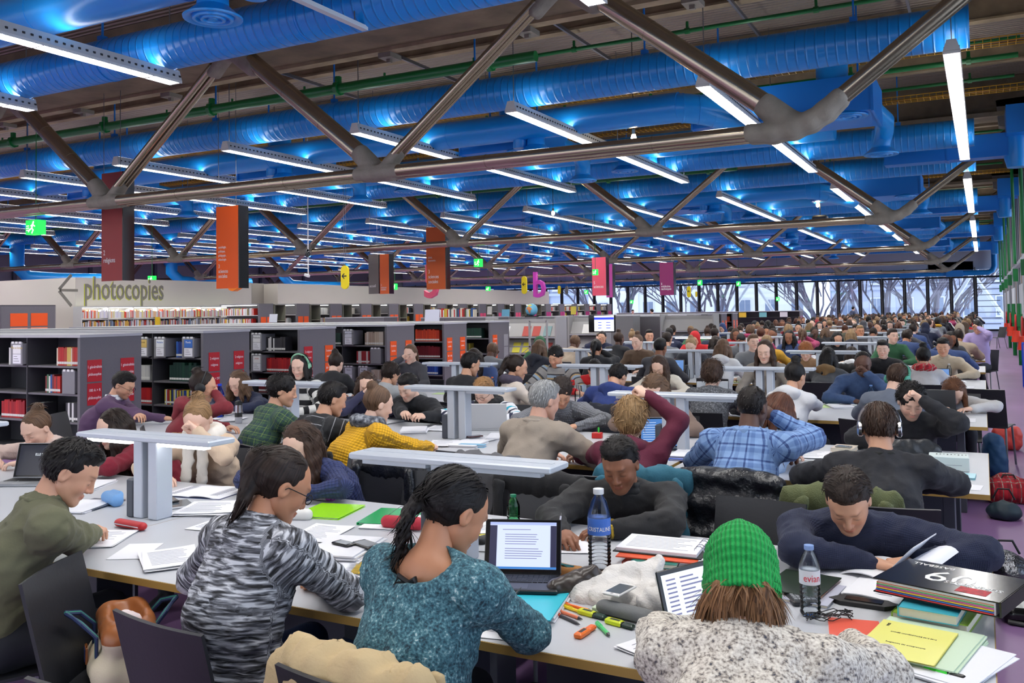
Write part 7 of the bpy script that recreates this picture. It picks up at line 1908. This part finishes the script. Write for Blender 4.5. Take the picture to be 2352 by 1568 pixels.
stack(2170, 1520, -22, 'loose white papers under the yellow booklet', .25, .33, .012)
# ---- nearest table, left half
open_book(735, 1318, 25, 'open workbook held by the marl jumper reader', .2, .28, .018); folder(795, 1296, 20, 'yellow cardboard folder under a paper stack', (250, 206, 20), .24, .32, .014); stack(795, 1268, 15, 'thick paper stack carrying two phones', .22, .31, .03, z=TZ+.015)
phone(790, 1250, 80, 'small black phone on the paper stack', (14, 14, 16), .052, .10, z=TZ+.047); phone(842, 1252, 70, 'larger dark phone on the paper stack', (24, 24, 26), .066, .13, z=TZ+.047)
paper(735, 1225, 10, 'loose white sheet behind the paper stack'); paper(312, 1266, 30, 'blank white card beside the open table edge', .15, .25, .0, 0); paper(392, 1288, 55, 'sheaf of white paper by the marl reader', n=4, lift=.015)
folder(902, 1190, 15, 'translucent green folder on the nearest table', (20, 160, 90), .24, .32, .012, rough=.2); stack(905, 1200, 12, 'papers under the green folder', .22, .30, .008); folder(758, 1176, 12, 'neon green clear folder behind the marl reader', (160, 230, 30), .25, .30, .010, rough=.2)
sdf_thing('pencil_case', 'crimson cylindrical pencil case by the green folder', 'pencil case', 925, 1216, [rc((-.08, 0, .032), (.08, 0, .032), .03, .03, k=.01)], mat('fabric_crimson', S(176, 30, 52), .6, bump=(80, .3, .003)), .005, 8)
t = sdf_thing('pencil_case', 'white pencil case with pink flowers and dotted end', 'pencil case', 735, 1148, [rc((-.09, 0, .035), (.06, 0, .035), .034, .036, k=.01)], mat('fabric_white', S(226, 220, 222), .7), .005, 5)
mb = MB(); mb.lathe([(.037, 0), (.037, .03)], 16, MT(.055, 0, .035, 0, 0, PI/2)); mb.build('end_band', mat('fabric_violet', S(150, 70, 150), .7), t, True)
for q in range(5): MB().lathe([(.001, 0), (.007, 0), (.001, .001)], 7, MT(-.07+.028*q, -.012+.008*(q % 2), .0695)).build('flower', mat('flower_pink', S(206, 60, 130), .6), t)
t = sdf_thing('pencil_case', 'light blue open pencil case by the reading light', 'pencil case', 258, 1158, [rc((-.08, 0, .03), (.07, 0, .03), .032, .034, k=.02), rc((-.05, .02, .05), (.05, .02, .055), .02, .02, k=.02), rc((-.06, 0, .075), (.06, 0, .075), .014, k=.01, cut=True)], mat('fabric_sky', S(110, 160, 214), .55), .005, -20)
MB().box(-.07, .07, -.002, .002, .05, .058).build('zip', chrome, t)
sdf_thing('pouch', 'orange red pouch touching the blue pencil case', 'pouch', 312, 1145, [el((0, 0, .025), (.05, .03, .03)), el((.03, .02, .03), (.03, .025, .02))], mat('fabric_orange', S(222, 76, 40), .6), .005, 20)
t = sdf_thing('pencil_case', 'red zipped pencil case with blue band', 'pencil case', 300, 1214, [rc((-.085, 0, .02), (.085, 0, .02), .024, .024, k=.01, flat=((0, 0, 1), .8))], mat('fabric_red', S(176, 26, 34), .5), .005, -4); MB().rbox(-.08, .08, .012, .024, .018, .034, .003).build('side_band', mat('fabric_band', S(90, 130, 180), .6), t)
MB().box(-.09, .09, -.0262, -.024, .018, .022).build('zip', chrome, t)
paper(235, 1240, 30, 'written sheets under the olive shirt reader', n=2); stack(190, 1165, 20, 'notebook and papers near the blue case', .21, .29, .012); folder(215, 1160, 14, 'grey tablet case under papers', (70, 80, 96), .2, .26, .008)
open_book(470, 1132, 10, 'open exercise book under the beige jumper reader', .2, .28, .012); paper(480, 1172, 22, 'spread sheets right of the reading light', n=4, w=.3); paper(505, 1205, 8, 'blank sheet near the marl reader', .2, .26); t = phone(408, 1160, 60, 'silver tablet on the nearest table', (190, 192, 196), .14, .2)
phone(392, 1150, 62, 'black phone lying on the silver tablet', (20, 20, 22), z=TZ+.011)
laptop(62, 1110, 24, 'silver laptop with a black film page at left', .32, .22, 108, (150, 152, 156), 'black', silver=True)
bottle(137, 1182, 'small patterned plastic cup bottle by the olive reader', .13, .032, cap=(160, 180, 230), lab=(200, 120, 140))
stack(200, 1117, 25, 'white notebook at the far left table', .21, .29, .014)
t = on('glasses', 'white framed glasses case near the marl reader', 'glasses case', 682, 1192, 20); V, F = sdf_mesh([rc((-.05, 0, .02), (.05, 0, .022), .028, .03, k=.01)], .005); V[:, 2] = np.maximum(V[:, 2], 0); link('shell', np_mesh('shell', V, F, mat('case_white', S(220, 218, 214), .5)), t)
# ---- second table
laptop(1172, 972, 204, 'white laptop facing the taupe shirt reader', .33, .23, 105, (206, 206, 208), 'white', silver=True); laptop(1528, 1040, 28, 'silver laptop with a blue page, second table', .33, .23, 110, (196, 198, 200), 'blue', silver=True)
laptop(1806, 1012, 8, 'dark tablet laptop with a purple blue screen', .26, .18, 110, (24, 24, 28), 'blue')
for i, a in enumerate([(610, 975, 10), (830, 985, 20), (900, 968, 0), (952, 992, 30), (1010, 985, 10), (1110, 1010, -10), (1150, 1005, 20), (880, 1005, 0), (1020, 1020, 30), (1585, 1050, 5), (1870, 1046, 10), (1640, 1060, 0), (1905, 1075, -12), (470, 965, 10), (530, 965, 30), (400, 960, 20), (450, 942, 8), (1105, 972, 0), (1075, 1022, 10)]):
    if i % 3: paper(*a, 'loose written sheet on the second table, %s from the left group' % ORD[i], n=1+i % 3, lines=6)
    else: stack(*a, 'paper stack on the second table, %s from the left group' % ORD[i], th=.02+.01*(i % 2))
t = on('pen_box', 'small red box with green marker on the second table', 'box', 1372, 1006, 10); MB().rbox(-.04, .04, -.025, .025, 0, .045, .004).build('body', red_m, t); MB().tube([(.01, 0, .03), (.012, 0, .085)], .007, 8).build('marker', mat('pen_90_210_90', S(60, 200, 70), .3), t, True)
t = on('box', 'small red and white box beside the socket post', 'box', 1090, 985, 20); MB().rbox(-.045, .045, -.03, .03, 0, .03, .004).build('body', red_m, t); MB().rbox(-.04, .0, -.031, .02, .03, .045, .004).build('lid', white, t)
folder(1362, 1020, 0, 'yellow sticky note sheet, upper, second table', (246, 226, 90), .11, .07, .001); folder(1352, 1046, 0, 'yellow sticky note sheet, lower, second table', (246, 226, 90), .11, .08, .001)
phone(1090, 1003, -30, 'dark red phone on papers, second table', (60, 16, 20), z=TZ+.02); folder(1085, 1026, 10, 'pale blue card under papers, second table', (120, 180, 214), .2, .06, .02)
book(1578, 1052, 8, 'bright blue folder by the silver laptop', (30, 90, 210), .2, .26, .012); book(1941, 1042, 4, 'first pale novel of the pile under the phone', (226, 196, 170), .15, .2, .03); book(1940, 1034, -4, 'upper cream novel of the pile under the phone', (222, 206, 190), .14, .19, .025, dz=.031); phone(1938, 1027, 80, 'grey pocket phone on the novel pile', (130, 134, 136), .055, .1, z=TZ+.057)
sdf_thing('glasses_case', 'white oval glasses case on the second table', 'case', 1878, 1075, [rc((-.06, 0, .022), (.06, 0, .022), .026, .026, k=.01)], mat('case_pale', S(208, 208, 204), .5), .006, -2)
folder(1870, 1062, 4, 'printed newspaper on the second table', (205, 206, 210), .28, .2, .004)
t = on('dictionary', 'thick white dictionary box with black characters', 'book', 2180, 1078, 2); MB().rbox(-.11, .11, -.06, .1, 0, .085, .004).build('slipcase', mat('dict_white', S(210, 222, 222), .5), t)
mb = MB()
for q in range(9): mb.box(-.07+.02*q, -.062+.02*q, .02+.008*(q % 3), .05, .085, .0856)
mb.build('characters', ink_k, t); MB().box(-.07, .07, -.0605, -.06, .035, .037).build('line', scrib, t)
folder(2188, 1094, -2, 'pale blue printed booklet on the second table', (150, 206, 220), .24, .16, .012); paper(2195, 1116, -6, 'white sheet under the highlighters', .26, .16, .0, 0)
highlighter(2148, 1108, -28, 'orange highlighter at the second table corner', (240, 100, 50), (40, 34, 34)); highlighter(2158, 1112, -28, 'red pink highlighter at the second table corner', (240, 80, 90), (40, 34, 34)); highlighter(2168, 1106, -24, 'green highlighter at the second table corner', (60, 210, 60)); highlighter(2182, 1104, -22, 'yellow highlighter at the second table corner', (226, 236, 40))
sdf_thing('handbag', 'black nylon bag lying on the second table', 'bag', 2095, 1055, [rc((-.14, 0, .05), (.12, .03, .05), .06, .07, k=.05, flat=((0, 0, 1), .8)), rc((-.1, .0, .1), (.1, .02, .1), .03, .03, k=.04)], mat('nylon_black', S(34, 36, 40), .4, bump=(20, .6, .01)), .01, 20, disp=lambda V: .007*wob(V, 35))
bottle(2002, 932, 'blue tinted water bottle by the denim shirt reader', .21, .031, cap=(120, 160, 220), lab=(90, 150, 215)); bottle(505, 958, 'tall cobalt blue bottle on the second table', .33, .042, pet_blue, cap=(20, 60, 190), lab=(60, 110, 220))
t = on('flask', 'steel and black thermos flask beside the blue bottle', 'flask', 548, 972); MB().lathe([(.001, 0), (.03, 0), (.034, .01), (.034, .10)], 18).build('lower_body', chrome, t, True); MB().lathe([(.0345, .06), (.0345, .10)], 18).build('grip_band', black, t, True); MB().lathe([(.034, .1), (.034, .17), (.001, .17)], 18).build('upper_body', chrome, t, True); MB().lathe([(.034, .17), (.034, .2), (.02, .21), (.001, .21)], 18).build('lid', black, t, True)
laptop(602, 925, 200, 'grey laptop with cable on the second table far side', .3, .2, 105, (110, 116, 122), 'black')
bottle(2183, 868, 'clear bottle with dark drink on the third table', .22, .03, cap=(230, 230, 235), liq=mat('cola', S(60, 20, 16), .2), fill=.35); bottle(1337, 845, 'clear water bottle on the fourth table', .25, .035, lab=(220, 225, 235)); bottle(1224, 886, 'orange capped bottle on the third table', .2, .03, cap=(236, 110, 50)); bottle(1233, 893, 'small blue capped bottle beside the orange capped one', .15, .03, cap=(60, 130, 200), lab=(110, 170, 220))
# third table
for i, a in enumerate([(1930, 935, 20), (1960, 930, 0), (1990, 925, -20), (2240, 941, -8), (2210, 965, 0), (1350, 912, 0), (1270, 905, 0), (1700, 900, 0), (1650, 905, 10), (1330, 888, 10), (1000, 878, 0), (2215, 890, 0)]):
    (stack if i in (0, 1) else paper)(*a, ('paper pile' if i in (0, 1) else 'loose sheet')+' on the third table, %s of twelve' % ORD[i])
laptop(1690, 900, 200, 'open pale laptop before the charcoal marl reader', .33, .22, 105, (200, 204, 208), 'white', silver=True)
folder(1350, 910, 0, 'green sheet on the third table', (190, 226, 150), .2, .28, .002)
laptop(1555, 858, 10, 'black laptop with a blue screen, fourth table', .33, .22, 105, (30, 30, 34), 'blue')
# ---- scattered papers, laptops and bottles further back
nP = 0
for r in range(2, 14):
    for side in (0, 1):
        for k in range(8):
            q = rp.random(); x = -.45-.885*k+rp.uniform(-.1, .1); y = ROWY[r]+(.3 if side == 0 else TD-.3)+rp.uniform(-.06, .06)
            if r == 2 and side == 0 and k < 4: continue
            if abs((x+1.93) % 1.77) < .18 or abs((x+1.93) % 1.77-1.77) < .18: x += .2
            pl = '%s table, %s side, %s place' % (RN[r], 'near' if side == 0 else 'far', ORD[k])
            if q < .62:
                c = rp.choice([(238, 238, 244)]*7+[(200, 226, 160), (240, 200, 210), (246, 232, 140)])
                o = MB().box(-.2, .02, -.14, .14, 0, .002).box(.0, .2, -.13, .15, 0, .008 if q < .3 else .002).build('paper_sheet', mat('paper_%d' % c[0], S(*c), .7)); o.location = (x, y, TZ+.0005); o.rotation_euler = (0, 0, rp.uniform(-.4, .4)); nP += 1
                tag(o, '%s papers, %s' % ({238: 'white', 200: 'green', 240: 'pink', 246: 'yellow'}[c[0]], pl), 'papers', 'papers on the further tables')
            elif q < .76 and r < 10:
                o = MB().box(-.16, .16, -.11, .11, 0, .016).build('laptop', mat('laptop_body_far', S(60, 62, 66), .4)); l2 = MB().box(-.16, .16, 0, .008, 0, .21).build('lid', MATS['laptop_body_far'], o); l2.location = (0, .10, .01); l2.rotation_euler = (-.3, 0, 0); MB().box(-.145, .145, -.002, 0, .015, .2).build('screen', MATS['screen_blue' if q < .7 else 'screen_white'], l2)
                o.location = (x, y, TZ+.0005); o.rotation_euler = (0, 0, 0 if side == 0 else PI); tag(o, 'open laptop, '+pl, 'laptop', 'laptops on the further tables')
            elif q < .84 and r < 9:
                bm_ = MB().lathe([(.001, 0), (.03, 0), (.031, .14), (.013, .18), (.014, .21), (.001, .21)], 12); o = bm_.build('bottle', pet, None, True); o.location = (x+.2, y+.1*(1 if side == 0 else -1), TZ+.0005); tag(o, 'clear plastic bottle, '+pl, 'bottle', 'bottles on the further tables')
# ---- coats, bags, empty chairs
puff = mat('puffer_black', S(26, 28, 34), .32, bump=(26, .8, .012))
def coat(x, y, rz, col, label, m=None, w=.27, low=.30, hood=False, disp=None, fur=None):
    """coat hanging over the backrest of the chair at (x, y)"""
    t = empty('coat', (x, y, 0), rz, label, 'coat')
    P = [rc((-w*.75, -.27, .83), (w*.75, -.27, .83), .05, k=.05), rc((-w*.8, -.30, .78), (-w*.9, -.33, low+.1), .07, .09, k=.06), rc((w*.8, -.30, .78), (w*.9, -.33, low+.1), .07, .09, k=.06), rc((-.0, -.32, .78), (.0, -.36, low), .08, .10, k=.08), rc((-w*.4, -.32, .78), (-w*.4, -.36, low), .08, .10, k=.08), rc((w*.4, -.32, .78), (w*.4, -.36, low), .08, .10, k=.08),
         rc((-w*.7, -.19, .82), (-w*.8, -.17, .55), .03, .03, k=.04), rc((w*.7, -.19, .82), (w*.8, -.17, .55), .03, .03, k=.04)]
    P = [dict(p, flat=((0, 1, 0), .55)) if p['t'] == 'c' else p for p in P]
    V, F = sdf_mesh(P, .016, disp=disp or (lambda V: .012*wob(V*np.array((1.6, 1, .5)), 22, x)-.012*(1-np.minimum(1, 2*np.abs(wob(V*np.array((1.5, 1, .4)), 18, y))))**2))
    o = link('cloth', np_mesh('coat', V, F, m or attr_mat('coat_wool', bump=.3, bs=120), attrs={'pc': ('FLOAT_VECTOR', V)}), t); o.color = (*S(*col), 1)
    if fur:
        V, F = sdf_mesh([rc((w*.6, -.36, .62), (w*.9, -.36, .55), .055, .05)], .006, disp=lambda V: .012*wob(V, 160)+.006*wob(V, 330, 2)); f_ = link('fur_trim', np_mesh('fur', V, F, attr_mat('fur_tan', bump=1., bs=200), attrs={'pc': ('FLOAT_VECTOR', V)}), t); f_.color = (*S(*fur), 1)
    return t
def on_chair(key): I = P_[key][1]; return I['hip']
hx, hy, hr = on_chair('plaid'); coat(hx, hy, hr, (26, 28, 34), 'black quilted puffer jacket on the plaid shirt chair', puff, w=.30, disp=lambda V: .016*np.sin(V[:, 2]*42+1.5*wob(V, 9))+.010*wob(V, 40))
hx, hy, hr = on_chair('yellow'); coat(hx, hy, hr, (22, 22, 24), 'long black coat on the mustard jumper chair', low=.15)
hx, hy, hr = on_chair('old'); coat(hx-.05, hy, hr, (92, 92, 96), 'grey wool coat on the taupe shirt chair', low=.2, w=.3)
hx, hy, hr = on_chair('greenpl'); coat(hx, hy, hr, (26, 34, 66), 'navy rain jacket on the green plaid chair')
hx, hy, hr = on_chair('navyhood'); coat(hx, hy, hr, (24, 28, 40), 'dark navy coat on the third row hoodie chair')
hx, hy, hr = on_chair('whit4'); coat(hx, hy, hr, (24, 24, 26), 'black coat on a fourth row chair')
hx, hy, hr = on_chair('marl'); qx_, qy_ = pxat(840, 1520, .86); coat(qx_, qy_+.27, -.1, (196, 172, 130), 'beige coat over a chair at the bottom edge', w=.26, low=.4)
hx, hy, hr = on_chair('navyboy'); coat(hx, hy, hr, (92, 98, 62), 'olive fleece jacket on the navy jumper chair', attr_mat('fleece', bump=1., bs=150), w=.26)
hx, hy, hr = on_chair('jacket'); coat(hx, hy, hr, (44, 100, 120), 'teal cardigan behind the black jacket reader', w=.28, low=.35)
hx, hy, hr = on_chair('redgirl'); coat(hx-.12, hy+.02, PI+.2, (150, 112, 70), 'camel wool coat on a chair at left', w=.24)
put_chair(-2.75, 3.98, PI, 'empty black chair behind the second reading light'); put_chair(-.98, 3.98, PI-.1, 'empty black chair left of the navy jumper reader'); coat(-2.12, 4.0, PI, (30, 30, 33), 'black sports jacket on a chair left of the black jacket reader', low=.35)
put_chair(-2.12, 3.98, PI, 'black chair under the sports jacket'); put_chair(-2.98, 5.22, 0, 'empty black chair at the second table before the paper stacks'); put_chair(-3.12, 4.02, PI, 'black chair under the dark down jacket')
coat(-3.12, 4.05, PI, (40, 44, 54), 'dark down jacket with a tan fur hood', puff, fur=(196, 160, 116))
put_chair(.02, 11.0, -.2, 'black empty chair standing in the aisle'); put_chair(qx_, qy_+.31, -.1, 'black chair under the beige coat'); 
put_chair(-1.97, 1.73, .1, 'black empty chair at the bottom left foreground'); tx_, ty_ = pxat(285, 1475, .56); put_chair(tx_+.03, ty_+.0, -1.08, 'black chair holding the canvas tote bag'); put_chair(.45, 40, 2.2, 'chair beside the end of the aisle')
# tote bag
cx_, cy_ = tx_, ty_
t = empty('tote_bag', (cx_, cy_, .452), -.6, 'cream canvas tote with tan leather and green striped handles', 'bag')
P = [rc((-.13, -.05, .05), (.13, -.05, .05), .07, k=.05), rc((-.13, .05, .05), (.13, .05, .05), .07, k=.05), rc((-.14, -.03, .17), (.14, -.03, .17), .055, k=.05), rc((-.14, .05, .17), (.14, .05, .17), .055, k=.05), el((0, .01, .25), (.15, .06, .09), k=.02, cut=True)]
V, F = sdf_mesh(P, .009, disp=lambda V: .006*wob(V, 24)); V[:, 2] = np.maximum(V[:, 2], 0)
fm_ = ((V[F].mean(1)[:, 2] > .165)).astype(int); link('bag_body', np_mesh('bag', V, F, [mat('canvas_cream', S(208, 196, 170), .8, bump=(200, .4, .002)), mat('leather_tan', S(150, 88, 44), .4)], fmat=fm_), t)
for yy in (-.095, .09):
    mb = MB(); pts = [(-.08, yy, .05), (-.085, yy, .17), (-.07, yy*1.5, .22), (0, yy*2.0, .245), (.07, yy*1.5, .22), (.085, yy, .17), (.08, yy, .05)]
    for off, m_i in ((-.012, 0), (0, 1), (.012, 0)): mb.tube([(p[0]+off*(1 if p[0] > 0 else -1), p[1], p[2]) for p in pts], .0065, 6, mi=m_i)
    mb.build('handle', [mat('webbing_navy', S(28, 44, 84), .7), mat('webbing_green', S(50, 140, 110), .7)], t, True)
MB().rbox(-.03, .03, -.128, -.12, .06, .12, .003).build('patch', mat('leather_tan', S(150, 88, 44), .4), t); MB().rbox(-.022, .022, -.131, -.127, .068, .112, .002).build('badge', mat('badge_navy', S(26, 50, 100), .5), t)
V, F = sdf_mesh([el((.05, 0, .19), (.05, .035, .05)), el((.09, .02, .21), (.03, .03, .03))], .007, disp=lambda V: .006*wob(V, 60)); link('tissue', np_mesh('tissue', V, F, mat('tissue_pink', S(220, 204, 204), .8)), t)
sdf_thing('fur_hood', 'tan fur trim lying beside the canvas tote', 'fur', 0, 0, [rc((0, 0, .03), (.06, .18, .05), .045, .05)], attr_mat('fur_tan', bump=1., bs=200), .006, disp=lambda V: .012*wob(V, 150)+.006*wob(V, 320, 2), pxyz=(tx_+.17, ty_-.05, .46), obj_color=(186, 150, 112))
# aisle bags
t = empty('messenger_bag', (.26, 5.65, 0), .12, 'black and white printed messenger bag reading OVER lying in the aisle', 'bag')
V, F = sdf_mesh([rc((-.17, 0, .05), (.17, 0, .05), .06, k=.03), rc((-.17, .16, .06), (.17, .16, .06), .065, k=.03), rc((-.15, .08, .07), (.15, .08, .07), .07, k=.04)], .012); V[:, 2] = np.maximum(V[:, 2], 0.002)
fm_ = ((V[F].mean(1)[:, 2] > .095)).astype(int); link('bag_body', np_mesh('bag', V, F, [blackg, mat('flap_print', S(206, 208, 204), .5, mottle=(28, .4))], fmat=fm_), t); mb = MB(); mb.tube([(.19, 0, .09), (.28, .05, .12), (.30, .0, .06), (.2, -.06, .015), (-.1, -.07, .015), (-.2, -.05, .02)], .014, 6, flat=.5); mb.build('strap', black, t, True)
flat_text(t, 'OVER!', .055, ink_k, -.08, .17, 0, .139)
def floor_bag(x, y, rz, prims, m, label, disp=None, col=None, name='bag'):
    t = empty(name, (x, y, 0), rz, label, 'bag'); V, F = sdf_mesh(prims, .014, disp=disp or (lambda V: .012*wob(V, 30, x*5))); V[:, 2] = np.maximum(V[:, 2], .002); o = link('bag_body', np_mesh(name, V, F, m, attrs={'pc': ('FLOAT_VECTOR', V)}), t)
    if col: o.color = (*S(*col), 1)
    MB().tube([(-.08, 0, .16), (-.04, 0, .24), (.04, 0, .24), (.08, 0, .16)], .008, 6).build('handle', black, t, True); return t
floor_bag(.08, 6.5, .3, [el((0, 0, .07), (.13, .2, .1))], mat('foil_silver', S(110, 112, 118), .2, .9, bump=(50, 1., .01)), 'crumpled silver bag on the aisle floor')
floor_bag(.15, 9.0, .2, [rc((-.12, 0, .1), (.12, 0, .1), .11, k=.05), el((0, .1, .14), (.14, .1, .1))], M_red_t, 'red and white chequered bag on the aisle floor')
floor_bag(.1, 8.3, 0, [el((0, 0, .06), (.13, .12, .08))], mat('bag_teal_dark', S(30, 50, 60), .6), 'small dark teal bag under the third table end')
floor_bag(.05, 10.3, .1, [rc((0, 0, .1), (0, 0, .34), .13, .1, k=.05)], mat('backpack_blue', S(20, 70, 110), .6), 'blue backpack leaning under the third table end')
floor_bag(.2, 12.2, .1, [rc((-.07, 0, .1), (.07, 0, .1), .1, k=.05), rc((-.07, 0, .2), (.07, 0, .2), .09, k=.05)], mat('bag_coral', S(236, 86, 74), .5), 'coral handbag on the floor behind the aisle chair')
for i, (x, y, c) in enumerate([(-1.2, 2.9, (40, 50, 60)), (-3.0, 6.2, (30, 30, 36)), (-.3, 15.2, (60, 30, 40)), (-5, 6, (40, 44, 60))]): floor_bag(x, y, .3*i, [el((0, 0, .12), (.18, .14, .15))], attr_mat('bag_cloth', bump=.3), 'dark rucksack on the floor under the tables, %s' % ORD[i], col=c)
print('done', time.time()-T0)
